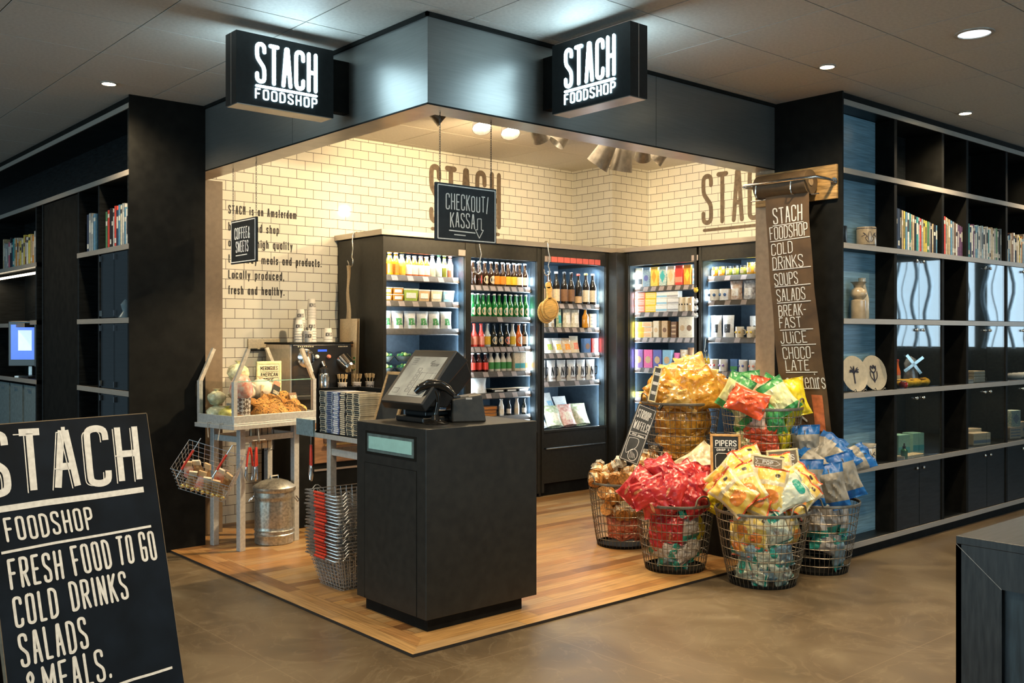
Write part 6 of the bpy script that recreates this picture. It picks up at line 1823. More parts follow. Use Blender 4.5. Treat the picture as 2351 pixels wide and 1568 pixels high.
for k, ((x, y), rt, rb, h, lab) in BK.items():
    o = big_basket(rt, rb, h)()
    o.location = (x, y, BZ[k] + .001); o.rotation_euler = (0, 0, TW[k]); o['label'] = lab; o['group'] = 'large wire baskets'
m = MB(); m.box(2.70, 3.22, -.02, .90, PZ + .0005, .56); m.box(2.69, 3.23, -.03, .91, .56, .574)
tag(m.build('display_plinth', BLACK, bev=.004), 'low black plinth carrying the two raised baskets', 'plinth')

FOILN = dict(rough=.34, noise=.22, scale=9)
def foil(n, c, c2=None, **k):
    kw = dict(rough=.30, noise=.18, scale=16, bump=.25, coat=.25, croughn=.25); kw.update(k)
    return M('foil_' + n, c, col2=c2, **kw)
F_RED = foil('red', (.40, .013, .035), (.56, .04, .03)); F_REDT = foil('redtuft', (.66, .30, .16))
F_YEL = foil('yellow', (.72, .44, .03), (.78, .62, .20)); F_CRM = foil('cream', (.66, .56, .36)); F_ORG = foil('orangepatch', (.86, .26, .05)); F_ORE = foil('rededge', (.70, .10, .03))
F_BLU = foil('blue', (.005, .075, .30), (.012, .15, .44), coat=0, rough=.38); F_GRY = foil('grey', (.15, .145, .125), (.34, .31, .25), coat=0, rough=.4)
F_GRN = foil('green', (.02, .22, .06), (.10, .42, .12)); F_LIM = foil('limecream', (.66, .68, .26), (.78, .78, .48)); F_VER = foil('vermilion', (.74, .10, .03)); F_SAL = foil('salmon', (.74, .42, .30), (.84, .60, .46))
F_YLB = foil('yellowbright', (.88, .62, .02)); F_WHG = foil('whitegreen', (.56, .60, .48)); F_TEA = foil('tealedge', (.02, .26, .20)); F_SIL = foil('silverpink', (.36, .33, .29), (.52, .47, .42)); F_SKY = foil('skyblue', (.20, .30, .35))  # whitegreen, silverpink and skyblue are darkened: shade inside the baskets put into the colour
GOLDS = M('golden_snack_in_cellophane', (.50, .19, .011), .20, noise=.5, scale=20, col2=(.80, .44, .07), bump=.5, coat=.7)
GOLDS2 = M('golden_snack_in_cellophane_pale', (.62, .32, .035), .20, noise=.5, scale=16, col2=(.86, .62, .24), bump=.5, coat=.7)
DARKEYE = M('dark_oval_logo', (.04, .03, .025), .4)
def mi_plain(u, v): return 0
def mi_ends(u, v): return 1 if v < .18 or v > .80 else 0
def mi_yel(u, v):
    if v < .04 or v > .96: return 2
    return 1 if (u < .10 or u > .90 or .58 < v < .68) else 0
def mi_wgr(u, v): return 1 if v < .06 or v > .95 else 0
PATCH = {'yel': ((.5, .30, .27, .15, F_ORG, 'orange_patch'), (.68, .82, .075, .045, DARKEYE, 'oval_logo')), 'wgr': ((.5, .80, .26, .11, F_TEA, 'green_patch'), (.35, .42, .10, .07, F_SIL, 'printed_picture')), 'red': ((.42, .24, .05, .13, F_REDT, 'printed_tuft'),), 'blu': ((.5, .84, .02, .05, DARKEYE, 'small_figure'),)}
BAGT = {'red': ([F_RED], mi_plain), 'yel': ([F_YEL, F_CRM, F_ORE], mi_yel), 'blu': ([F_GRY, F_BLU], mi_ends), 'grn': ([F_LIM, F_GRN], mi_ends), 'ver': ([F_SAL, F_VER], mi_ends),
        'ylb': ([F_YLB], mi_plain), 'wgr': ([F_WHG, F_TEA], mi_wgr), 'sil': ([F_SIL, F_TEA], mi_ends), 'sky': ([F_SKY, F_TEA], mi_ends), 'gol': ([GOLDS], mi_plain), 'gop': ([GOLDS2], mi_plain), 'crm': ([F_CRM], mi_plain), 'vpl': ([F_VER], mi_plain), 'gpl': ([F_GRN], mi_plain)}
def crisp_bag(kind, w, h, t, seed):
    def f():
        o = empty('crisps_bag', '', 'crisps bag')
        mats, mi = BAGT[kind]
        of = Vector((seed * 7.7, seed * 3.1, 0))
        NU, NV = 22, 28
        def g(s):
            def fn(u, v):
                a, b = 2 * u - 1, 2 * v - 1
                pinch = 1 - .11 * (1 - b * b) - .02 * math.sin(b * 5 + seed)
                e = max(0, 1 - abs(a) ** 2.4) ** .55 * max(0, 1 - (abs(b) / .93) ** 2.6) ** .75 if abs(b) < .93 else 0
                # creases fan out from both seals, dents run across the middle
                fan = abs(math.sin(a * 6.5 + seed * 1.7 + 1.2 * mnoise.noise(Vector((b * 2, s, 1)) + of))) * abs(b) ** 1.6
                dent = abs(mnoise.noise(Vector((a * 1.7 + b * .8, b * 1.5, s * 3)) + of))
                dent2 = abs(mnoise.noise(Vector((a * 3.6 - b, b * 3.0 + a, s * 5)) + of))
                z = s * (t / 2 * e * max(.15, 1.12 - .45 * fan - .55 * dent - .34 * dent2) + .0012)
                bend = .07 * h * mnoise.noise(Vector((a * .7, b * .8, 5)) + of) + .010 * math.sin(a * 7 + seed * 2) * abs(b) ** 6
                return (a * w / 2 * pinch, b * h / 2, z + bend)
            return fn
        for s, nm in ((1, 'bag_front'), (-1, 'bag_back')):
            m = MB(); m.grid(g(s), NU, NV, mi, flip=(s < 0)); m.build(nm, mats, o, smooth=26)
        gg = g(1)
        for b0, b1, nm in ((0, .03, 'bottom_seal'), (.97, 1, 'top_seal')):
            m = MB()
            m.grid(lambda u, v: (lambda p: (p[0], p[1], p[2] + .0012 + .0012 * (int(u * 40) % 2)))(gg(u, b0 + (b1 - b0) * v)), 40, 1)
            m.build(nm, mats[-1] if kind in ('blu', 'grn', 'ver', 'sil') else (F_ORE if kind == 'yel' else mats[0]), o)
        for (u0, v0, ru, rv, mt, nm) in PATCH.get(kind, ()):
            m = MB()
            def pat(u, v, u0=u0, v0=v0, ru=ru, rv=rv):
                th, r_ = u * 6.28319, max(v, .02)
                c, sn = math.cos(th), math.sin(th)
                k = (abs(c) ** 2.8 + abs(sn) ** 2.8) ** (-1 / 2.8)
                p = gg(u0 + ru * r_ * c * k, v0 + rv * r_ * sn * k)
                return (p[0], p[1], p[2] + .0016)
            m.grid(pat, 24, 5); m.build(nm, mt, o, smooth=40)
        return o
    return f
def view_rot(n, roll):
    """bag whose face looks along n; roll turns it in the picture plane"""
    n = V3(n).normalized()
    upv = Vector((0, 0, 1)) if abs(n.z) < .95 else FWD
    x = upv.cross(n).normalized(); y = n.cross(x)
    c, s = math.cos(roll), math.sin(roll)
    X = x * c + y * s; Y = -x * s + y * c
    return Matrix((X, Y, n)).transposed()
BN = {'red': 'red', 'yel': 'yellow and orange', 'blu': 'grey and blue', 'grn': 'lime and green', 'ver': 'salmon and orange-red', 'ylb': 'bright yellow', 'wgr': 'white and green', 'sil': 'silvery', 'sky': 'pale blue', 'gol': 'golden snack', 'gop': 'pale golden snack', 'crm': 'cream', 'vpl': 'orange-red', 'gpl': 'dark green'}
BPL = {'red': 'red heap basket', 'yel': 'yellow heap basket', 'blu': 'blue bag basket', 'brd': 'golden snack basket', 'grn': 'raised green basket', 'strp': 'stroopwafel basket'}
for k, s in (('red', 'red heap basket at the front, a wire basket full of red crisps bags'), ('yel', 'yellow heap basket nearest the viewer, wire basket on the stone floor'), ('blu', 'blue bag basket, wire basket of blue and grey bags before the bookcase'), ('brd', 'golden snack basket, raised wire basket heaped with clear golden bags'), ('grn', 'raised green basket, wire basket of green and red bags under the paper roll'), ('strp', 'stroopwafel basket, wire basket at the left of the basket group')):
    for o in COL.objects:
        if o.get('label') == BK[k][4]: o['label'] = s
def bags(bk, heap, inside, w, h, t, group):
    """heap: (px, py, nearness, roll deg, up, side, kind); inside the same, held by the wires"""
    (bx, by), rt, rb, hh, _ = BK[bk]
    ctr = Vector((bx, by, 0))
    D0 = (ctr - CAM).dot(FWD)
    for nm, L in (('heap', heap), ('inside', inside)):
        R = random.Random(bk + nm)
        cnt, tot = {}, {}
        for it in L: tot[it[6]] = tot.get(it[6], 0) + 1
        for i, (px, py, near, roll, upk, side, kd) in enumerate(sorted(L)):
            cnt[kd] = cnt.get(kd, 0) + 1
            if nm == 'heap' and bk in ('red', 'yel'):
                near = min(near, .15); py -= max(0, (py - 1118) * .42)
            p = at_depth(px, py, D0 - near)
            n = (CAM - p); n.z = 0; n.normalize()
            s = RGT * side
            rot = view_rot(n + Vector((0, 0, upk)) + s, math.radians(roll)).to_euler()
            sd = R.randrange(3)
            if nm == 'inside':
                # keep within the cage
                v = Vector((p.x - bx, p.y - by, 0)); lim = (rb + (rt - rb) * max(0, min(1, (p.z - BZ[bk]) / hh)) ** .8) - .085
                if v.length > lim: v = v.normalized() * lim; p.x, p.y = bx + v.x, by + v.y
                rad = v.normalized(); rot = view_rot(rad + Vector((0, 0, .08)), math.radians(roll)).to_euler()
                p.z = max(p.z, BZ[bk] + .10)
            where = 'on the heap of the %s' % BPL[bk] if nm == 'heap' else 'seen through the wires of the %s' % BPL[bk]
            lab = '%s bag, %sfrom left %s' % (BN[kd], ORD[cnt[kd]] + ' ', where) if tot[kd] > 1 else 'single %s bag %s' % (BN[kd], where)
            spawn('bag%s%d%s' % (kd, sd, bk), crisp_bag(kd, w, h, t, sd + 1), p, rot, lab, group, (1, 1, 1) if nm == 'heap' else (.80, .80, .9))
bags('red', [(1463, 1117, .08, -35, .6, -.5, 'red'), (1490, 1136, .17, -65, .5, -.2, 'red'), (1546, 1118, .20, -28, .55, .1, 'red'), (1550, 1158, .24, -62, .2, .1, 'red'), (1532, 1084, .06, 40, 1., .0, 'red'), (1512, 1082, .0, 15, 1.2, -.3, 'red'), (1580, 1098, .07, 30, .9, .3, 'red'), (1606, 1100, .02, -20, .8, .4, 'red'), (1621, 1112, .0, 10, .5, .5, 'red'), (1604, 1134, .12, 8, .3, .4, 'red'), (1590, 1156, .2, 30, .2, .3, 'red'), (1622, 1158, .12, 70, .3, .5, 'ylb'), (1500, 1160, .16, 20, .2, -.3, 'red'), (1560, 1128, .0, 75, .9, 0, 'red')],
     [(1500, 1200, .14, 8, 0, -.2, 'red'), (1545, 1215, .17, -8, 0, .0, 'red'), (1590, 1205, .15, 5, 0, .2, 'sil'), (1622, 1210, .08, 12, 0, .5, 'ylb'), (1515, 1262, .13, 70, 0, -.2, 'sil'), (1570, 1270, .15, -60, 0, .1, 'sil'), (1545, 1300, .14, 85, 0, 0, 'sky'), (1600, 1250, .1, 15, 0, .4, 'sil'), (1490, 1240, .1, 0, 0, -.5, 'red')], .19, .235, .095, 'bags in the red heap basket')
bags('yel', [(1672, 1095, .02, -42, .5, -.3, 'yel'), (1722, 1066, -.08, 25, .8, 0, 'yel'), (1710, 1112, .14, 28, .6, -.2, 'yel'), (1768, 1126, .20, -8, .35, .1, 'yel'), (1684, 1142, .16, 55, .4, -.4, 'yel'), (1722, 1156, .24, 75, .3, -.1, 'yel'), (1806, 1142, .2, -65, .6, .2, 'wgr'), (1828, 1106, .02, -60, .8, .4, 'yel'), (1838, 1148, .12, -52, .5, .6, 'yel'), (1670, 1122, .06, 60, .7, -.5, 'yel'), (1790, 1085, -.06, 10, .8, .2, 'yel'), (1760, 1098, .0, 80, 1., .0, 'yel')],
     [(1690, 1205, .18, 10, 0, -.3, 'yel'), (1735, 1222, .22, -12, 0, 0, 'yel'), (1788, 1215, .22, 20, 0, .1, 'wgr'), (1826, 1210, .12, -5, 0, .4, 'yel'), (1700, 1262, .18, 70, 0, -.2, 'sky'), (1752, 1275, .2, -75, 0, 0, 'wgr'), (1806, 1270, .16, 15, 0, .3, 'sky'), (1715, 1315, .17, 80, 0, -.2, 'wgr'), (1765, 1322, .18, -80, 0, .1, 'sky'), (1672, 1240, .12, 5, 0, -.5, 'yel'), (1800, 1310, .14, 30, 0, .3, 'wgr')], .205, .255, .09, 'bags in the yellow heap basket')
bags('blu', [(1851, 1027, -.10, 4, .1, -.1, 'blu'), (1893, 1036, -.06, -35, .8, .1, 'blu'), (1858, 1108, .14, 3, .12, -.15, 'blu'), (1909, 1118, .16, 12, .15, .1, 'blu'), (1942, 1092, .08, 14, .2, .4, 'blu'), (1955, 1056, -.02, -70, .7, .4, 'blu'), (1918, 1066, .03, -50, .7, .2, 'blu'), (1866, 1070, .02, 60, .6, -.3, 'blu')],
     [(1905, 1180, .14, 10, 0, .1, 'sil'), (1935, 1185, .08, -10, 0, .5, 'sil'), (1870, 1190, .14, 5, 0, -.3, 'sil'), (1900, 1245, .12, 70, 0, .1, 'sil'), (1925, 1265, .08, 10, 0, .4, 'sky')], .19, .29, .085, 'bags in the blue bag basket')
bags('grn', [(1689, 902, .10, -28, .15, -.3, 'grn'), (1718, 895, .0, 8, .2, 0, 'grn'), (1716, 922, .20, 70, .5, -.1, 'vpl'), (1748, 908, .06, -12, .2, 0, 'ver'), (1788, 912, .14, 34, .3, .1, 'grn'), (1823, 912, .08, 10, .2, .4, 'ylb'), (1770, 905, -.08, -25, .4, 0, 'gpl'), (1705, 930, .12, 40, .3, -.4, 'grn')],
     [(1682, 962, .16, -10, 0, -.4, 'grn'), (1728, 962, .22, -6, 0, -.1, 'ver'), (1745, 992, .22, 80, 0, 0, 'vpl'), (1786, 962, .2, 5, 0, .2, 'gpl'), (1812, 1000, .14, 20, 0, .4, 'ylb'), (1752, 1020, .2, 95, 0, 0, 'vpl'), (1690, 1010, .16, 20, 0, -.3, 'grn'), (1826, 960, .1, 0, 0, .6, 'ylb')], .19, .25, .085, 'bags in the raised green basket')
bags('brd', [(1530, 895, .16, 50, .5, -.3, 'gol'), (1575, 888, .18, -20, .6, 0, 'gol'), (1622, 886, .14, 30, .6, .3, 'gol'), (1550, 868, .06, 10, .9, -.2, 'gop'), (1600, 862, .06, 70, .9, .1, 'gop'), (1648, 893, .04, -35, .7, .5, 'gol'), (1592, 845, -.04, 20, 1.1, 0, 'gop'), (1515, 905, .06, 75, .5, -.6, 'gol'), (1562, 908, .2, 80, .3, 0, 'gop'), (1612, 908, .2, 100, .3, .2, 'gol')],
     [(1515, 960, .15, 5, 0, -.4, 'gol'), (1560, 965, .22, -10, 0, -.1, 'gol'), (1608, 960, .2, 10, 0, .2, 'gol'), (1535, 1010, .16, 60, 0, -.2, 'gol'), (1580, 1015, .2, -60, 0, 0, 'gol'), (1615, 1010, .14, 15, 0, .3, 'gol'), (1555, 1048, .16, 80, 0, 0, 'gol'), (1595, 1045, .15, 95, 0, .2, 'gol'), (1635, 965, .1, 0, 0, .5, 'gol')], .22, .26, .10, 'bags in the golden snack basket')
# loose cream bag between the baskets
spawn('bagcrmx', crisp_bag('crm', .26, .28, .09, 2), tuple(at_depth(1608, 1068, 6.35)), view_rot((CAM - at_depth(1608, 1068, 6.3)) + Vector((0, 0, 3.5)), math.radians(-50)).to_euler(), 'large cream paper crisps bag wedged behind the red heap beside the chalkboard')
# stroopwafel packs
WAF = M('caramel_waffle', (.52, .24, .06), .5, noise=.3, scale=60); WAFD = M('waffle_gap_brown', (.16, .06, .02), .6); CELLO = M('crumpled_cellophane', (.76, .66, .52), .18, noise=.35, scale=40, bump=.6, coat=.6)
def waffles():
    o = empty('stroopwafel_pack', '', 'stroopwafels')
    prof, mi = [], []
    for k in range(10):
        z = k * .0105
        prof += [(.042, z), (.043, z + .0035), (.042, z + .007), (.037, z + .0088)]
        mi += [0, 0, 1, 1]
    m = MB(); m.lathe(prof, (0, 0, -.05), 18, mi[:len(prof) - 1]); m.build('waffle_stack', [WAF, WAFD], o, smooth=30)
    m = MB(); m.lathe([(.044, .052), (.036, .066), (.014, .075), (.02, .088), (.034, .105)], (0, 0, 0), 14, capb=False, capt=False, ex=lambda k, n, z: 1 + .16 * (k % 2)); m.build('tied_cellophane', CELLO, o)
    m = MB(); m.lathe([(.0445, -.02), (.0445, .02)], (0, 0, 0), 8, capb=False, capt=False); m.f = m.f[:4]; m.m = m.m[:4]; m.build('paper_label', PK['cream'], o, smooth=60)
    return o
SWP = [(1372, 1082), (1396, 1080), (1418, 1068), (1440, 1085), (1462, 1080), (1484, 1075), (1386, 1098), (1412, 1096), (1450, 1098), (1476, 1062), (1494, 1052), (1500, 1068), (1430, 1100), (1366, 1098)]
R = random.Random(21)
D0 = (Vector((2.507, .982, 0)) - CAM).dot(FWD)
for i, (px, py) in enumerate(sorted(SWP)):
    p = at_depth(px, py, D0 - .02 + (1100 - py) * .003 - .05)
    spawn('stw', waffles, p, (R.uniform(.5, 1.8), R.uniform(-.8, .8), R.uniform(0, 3)), 'pack of stroopwafels, %s from left on the heap of the stroopwafel basket' % ORD[i + 1], 'stroopwafel packs')
INW = [(1372, 1135), (1400, 1140), (1430, 1135), (1460, 1145), (1390, 1170), (1420, 1175), (1450, 1178), (1478, 1170)]
for i, (px, py) in enumerate(sorted(INW)):
    p = at_depth(px, py, D0 - .15)
    v = Vector((p.x - 2.507, p.y - .982, 0))
    if v.length > .185: v = v.normalized() * .185; p.x, p.y = 2.507 + v.x, .982 + v.y
    spawn('stw', None, p, (R.uniform(.9, 2.0), R.uniform(-.5, .5), R.uniform(0, 3)), 'pack of stroopwafels, %s from left behind the wires of the stroopwafel basket' % ORD[i + 1], 'stroopwafel packs')
RSN = mottle('red_candy_pack', (.62, .06, .02), (.80, .40, .24), 30, .3)
BAGT['rcn'] = ([RSN], mi_plain); BN['rcn'] = 'red candy'
bags('strp', [], [(1390, 1205, .16, 20, 0, -.3, 'rcn'), (1430, 1210, .18, 75, 0, 0, 'rcn'), (1465, 1205, .16, -15, 0, .2, 'rcn'), (1405, 1243, .14, 80, 0, -.2, 'rcn'), (1450, 1245, .14, 95, 0, .1, 'rcn'), (1480, 1232, .1, 0, 0, .4, 'rcn')], .13, .15, .07, 'red candy packs in the stroopwafel basket')

# ------------------------------------------------------------------ chalk signs in the baskets
def quad_sign(name, label, c, D, wdt, fw, framem, face, draw, near2=0, th=.012, cat='sign'):
    """sign whose four picture corners are c (bottom-left, bottom-right, top-right, top-left), bottom at depth D, top D+near2"""
    bl, br, tr, tl = [at_depth(px, py, D + (near2 if i > 1 else 0)) for i, (px, py) in enumerate(c)]
    ux = (br - bl + tr - tl).normalized(); uy = (tl - bl + tr - br); uy = (uy - ux * uy.dot(ux)).normalized()
    n = ux.cross(uy)
    w = ((br - bl).length + (tr - tl).length) / 2; h = ((tl - bl).length + (tr - br).length) / 2
    ctr = (bl + br + tr + tl) / 4
    o = empty(name, label, cat, tuple(ctr))
    o.rotation_euler = Matrix((ux, uy, n)).transposed().to_euler()
    m = MB(); m.box(-w / 2 + fw * .5, w / 2 - fw * .5, -h / 2 + fw * .5, h / 2 - fw * .5, -th * .75, -th * .25 if fw else 0); m.build('board', face, o)
    if fw:
        m = MB(); a, b = w / 2, h / 2
        m.box(-a, a, -b, -b + fw, -th, 0); m.box(-a, a, b - fw, b, -th, 0); m.box(-a, -a + fw, -b + fw, b - fw, -th, 0); m.box(a - fw, a, -b + fw, b - fw, -th, 0); m.build('frame', framem, o, bev=.003)
    P = plane_xf((0, 0, (-th * .25 if fw else 0) + .0004), (1, 0, 0), (0, 1, 0))
    m = MB(); draw(m, P, w, h); m.build('chalk_lettering', CHALKW, o)
    return o
GREYB = M('grey_chalkboard', (.055, .058, .056), .6, noise=.2, scale=10)
def d_stroop(m, P, w, h):
    e = .008
    for a in ((-w/2+e, -h/2+e, w/2-e, -h/2+e), (-w/2+e, h/2-e, w/2-e, h/2-e), (-w/2+e, -h/2+e, -w/2+e, h/2-e), (w/2-e, -h/2+e, w/2-e, h/2-e)): line2d(m, *a, .003, P, .001)
    text2d(m, 'STROOP-', -w * .38, h * .27, h * .15, .02, .005, .0045, P, .001, fit=w * .74)
    text2d(m, 'WAFELS!', -w * .38, h * .07, h * .15, .02, .005, .0045, P, .001, fit=w * .76)
    ribbon(m, [(-w * .42, h * .0), (w * .40, h * .035), (w * .40, -h * .03), (-w * .42, -h * .055), (-w * .42, h * .0)], .003, P, .001)
    text2d(m, 'and more', -w * .30, -h * .035, h * .04, .012, .003, .003, P, .001, fit=w * .6)
    ribbon(m, _smooth([(-w * .36, -h * .10), (w * .1, -h * .08), (w * .12, -h * .22), (-w * .15, -h * .32), (-w * .28, -h * .36), (-w * .36, -h * .26), (-w * .36, -h * .10)]), .003, P, .001)
    ribbon(m, _smooth([(w * .38 * math.cos(a) * .62 + w * .08, -h * .36 + h * .10 * math.sin(a)) for a in [2 * math.pi * k / 12 for k in range(13)]]), .004, P, .001)
    for k in range(4): line2d(m, -w * .08 + k * w * .07, -h * .30 - k * h * .012, -w * .02 + k * w * .08, -h * .42 + k * h * .006, .0025, P, .001)
quad_sign('stroopwafel_sign', 'tall slanting grey chalk sign for stroopwafels above the stroopwafel packs', ((1420, 1049), (1461, 1071), (1511.6, 941.3), (1467.6, 928.9)), 6.55, 0, 0, None, GREYB, d_stroop, .10, .006)
m = MB(); P0 = at_depth(1513, 940, 6.60); m.tube([P0, P0 + Vector((.02, -.01, .03))], .012, 6)
tag(m.build('sign_clip', BLK), 'black clip holding the stroopwafel sign on the golden snack basket', 'clip')
def d_side(m, P, w, h):
    for k, s in enumerate(('KAAS', 'STENGELS', 'TWIST')):
        text2d(m, s, -w * .3, h * (.25 - .27 * k), w * .42, .02, .004, .004, P, .001, fit=w * .6)
quad_sign('small_framed_sign', 'narrow cream framed sign leaning at the left rim of the golden snack basket', ((1477, 917), (1497, 921), (1529, 848), (1513, 843)), 6.62, 0, .009, CRF, GREYB, d_side, .06, .010)
def d_pip(m, P, w, h):
    text2d(m, 'PIPERS', -w * .34, h * .20, h * .15, .02, .004, .0058, P, .001, fit=w * .68)
    line2d(m, -w * .36, h * .165, w * .36, h * .165, .003, P, .001)
    text2d(m, 'CRISP & CO', -w * .30, h * .085, h * .055, .012, .003, .0032, P, .001, fit=w * .60)
    a, b, c, d = -w * .34, w * .34, -h * .36, h * .03
    k = .014
    ribbon(m, [(a + k, c), (b - k, c), (b, c + k), (b, d - k), (b - k, d), (a + k, d), (a, d - k), (a, c + k), (a + k, c)], .0035, P, .001)
    line2d(m, -w * .05, c + .02, w * .18, c + .035, .004, P, .001)
quad_sign('framed_chalk_sign', 'black chalkboard in a wooden frame standing between the red and yellow heaps', ((1630, 1090), (1700, 1092), (1703, 997), (1633, 996)), 6.12, 0, .016, M('orange_beech_frame', (.66, .36, .12), .45), CHALK, d_pip, .05, .014)
def d_pop(m, P, w, h):
    ribbon(m, [(-w * .38, h * .20), (-w * .30, h * .28), (-w * .38, h * .36), (w * .25, h * .36), (w * .38, h * .28), (w * .25, h * .20), (-w * .38, h * .20)], .0022, P, .001)
    text2d(m, 'POP', -w * .16, h * .225, h * .11, .02, .006, .0034, P, .001, fit=w * .32)
    text2d(m, 'Notch', -w * .36, h * .02, h * .14, .02, .004, .0036, P, .001, fit=w * .55)
    for k, s in enumerate(('caramel', 'sea salt and', 'butter')): text2d(m, s, -w * .3, -h * (.11 + .12 * k), h * .075, .012, .003, .0028, P, .001, fit=w * (.5 if k != 1 else .66))
    for a in (.0, .10): ribbon(m, _smooth([(w * (.28 + a * .6), h * (.08 - a)), (w * (.34 + a * .6), h * (.12 - a)), (w * (.36 + a * .6), h * (.05 - a)), (w * (.28 + a * .6), h * (.08 - a))]), .003, P, .001)
BRNB = M('brown_grey_chalkboard', (.20, .155, .10), .6, noise=.12)
quad_sign('framed_chalk_sign', 'brown-grey chalkboard in a cream frame stuck into the yellow heap', ((1716, 1106), (1790, 1122), (1809, 1052), (1732, 1044)), 5.82, 0, .014, CRF, BRNB, d_pop, .06, .012)
def d_pip2(m, P, w, h):
    text2d(m, 'PIPERS', -w * .32, h * .17, h * .16, .02, .004, .005, P, .001, fit=w * .66)
    text2d(m, 'CRISP & CO', -w * .2, h * .02, h * .07, .012, .003, .003, P, .001, fit=w * .5)
quad_sign('framed_chalk_sign', 'brown-grey chalkboard in a wooden frame half hidden behind the yellow heap', ((1772, 1116), (1846, 1108), (1829, 1029), (1757, 1034)), 6.06, 0, .014, CRF, BRNB, d_pip2, .05, .012)
# ------------------------------------------------------------------ A-board in the left foreground
ABT = at_depth(336, 949.5, 3.6)
AD = (FWD * math.cos(math.radians(34.7)) + RGT * math.sin(math.radians(34.7))).normalized()
AN = (RGT * math.cos(math.radians(34.7)) - FWD * math.sin(math.radians(34.7))).normalized()
LEAN = .279 * ABT.z / 1.207
ABB = ABT + AN * LEAN - UP * ABT.z
AUP = (ABT - ABB).normalized(); AL = (ABT - ABB).length; AW = .612
ANF = AD.cross(AUP).normalized()
r = empty('pavement_sign', 'large navy-black chalk A-board sign in the left foreground', 'sign', tuple(ABB - AD * AW / 2))
ROT = Matrix((AD, AUP, ANF)).transposed()
r.rotation_euler = ROT.to_euler()
NAVYB = M('navy_black_signboard', (.0045, .008, .014), .5, noise=.3, scale=6, spec=.18)
m = MB(); m.box(-AW / 2, AW / 2, 0, AL, -.018, 0, 0); m.box(-AW / 2 - .002, -AW / 2, 0, AL, -.018, .001, 1); m.box(AW / 2, AW / 2 + .002, 0, AL, -.018, .001, 1); m.box(-AW / 2, AW / 2, AL, AL + .003, -.018, .001, 1)
m.build('front_board', [NAVYB, M('worn_wood_edge', (.20, .15, .09), .6)], r)
# rear leg board, hinged at the top
hinge = ROT.inverted() @ (AN * -1); down = ROT.inverted() @ Vector((0, 0, -1))
t0 = Vector((0, AL - .01, -.03)); foot = t0 + (down * ABT.z + hinge * LEAN * 1.25)
k_ = (foot - t0)
k_ = k_ * ((ABT.z - .012) / ABT.z)
sx_ = Vector((1, 0, 0)); nn = sx_.cross(k_).normalized()
m = MB(); m.slab(t0 - sx_ * (AW / 2), sx_, k_.normalized(), nn, AW, k_.length, .016); m.build('rear_board', NAVYB, r)
m = MB(); m.tube([(-AW / 2 + .05, AL - .012, -.012), (AW / 2 - .05, AL - .012, -.012)], .008, 8); m.build('hinge', WIRE, r)
def bp(px, py):
    d = ray(px, py); t = (ABB - CAM).dot(ANF) / d.dot(ANF)
    q = CAM + d * t - (ABB - AD * AW / 2)
    return Vector((q.dot(AD), q.dot(AUP)))
def cc(x, y): return bp(x / 2.457, 930 + y / 2.457)
ABM = MB(); ABS = MB()
def sign_text(mb, s, a, b, top, sw, rnd=None, off=(0, 0), fitk=1.0, gap=.35, th=.0012, caps=True, isw=None):
    A, B, T = cc(*a), cc(*b), cc(*top)
    ux = (B - A).normalized(); uy = Vector((-ux.y, ux.x))
    h = (T - A).dot(uy)
    sl = (T - A).dot(ux) / h
    def pl(x, y, t):
        q = A + ux * (x + off[0]) + uy * (y + off[1]) + ux * (y * sl)
        return (q.x, q.y, .0005 + t)
    text2d(mb, s, 0, 0, h, h * .5, h * .5 * gap, sw, pl, th, fit=(B - A).length * fitk, jit=.02 if rnd else 0, rnd=rnd, caps=caps, isw=isw)
def sign_line(mb, a, b, w):
    A, B = cc(*a), cc(*b)
    ribbon(mb, [A, A.lerp(B, .33) + Vector((0, .002)), A.lerp(B, .66), B], w, lambda x, y, t: (x, y, .0005 + t), .0012, caps=False)
R = random.Random(2)
# the big word: filled strokes with a thin drop line on their left
sign_text(ABM, 'STACH', (-98, 532), (798, 436), (-128, 148), .0235, gap=.28, caps=False)
sign_text(ABS, 'STACH', (-98, 532), (798, 436), (-128, 148), .0034, off=(-.0188, -.0060), gap=.28, isw=.0235)
sign_line(ABM, (-70, 600), (808, 476), .020)
sign_text(ABM, 'FOODSHOP', (38, 778), (528, 700), (12, 640), .0085, R)
sign_line(ABM, (5, 836), (850, 683), .0085)
sign_text(ABM, 'FRESH', (58, 1046), (352, 982), (35, 872), .0095, R)
sign_text(ABM, 'FOOD', (420, 966), (626, 925), (388, 796), .0095, R)
sign_text(ABM, 'TO', (672, 908), (748, 893), (648, 742), .0095, R)
sign_text(ABM, 'GO', (800, 885), (876, 872), (772, 716), .0095, R)
sign_text(ABM, 'COLD', (86, 1260), (325, 1198), (62, 1082), .0095, R)
sign_text(ABM, 'DRINKS', (408, 1170), (708, 1096), (380, 1002), .0095, R)
sign_text(ABM, 'SALADS', (120, 1484), (492, 1376), (92, 1292), .0095, R)
sign_text(ABM, '&', (150, 1700), (225, 1684), (128, 1512), .0095, R)
sign_text(ABM, 'MEALS.', (255, 1672), (612, 1548), (228, 1478), .0095, R)
sign_line(ABM, (640, 1586), (970, 1480), .0085)
ABM.build('chalk_lettering', CHALKW, r)
ABS.build('thin_drop_lines', CHALKW, r)

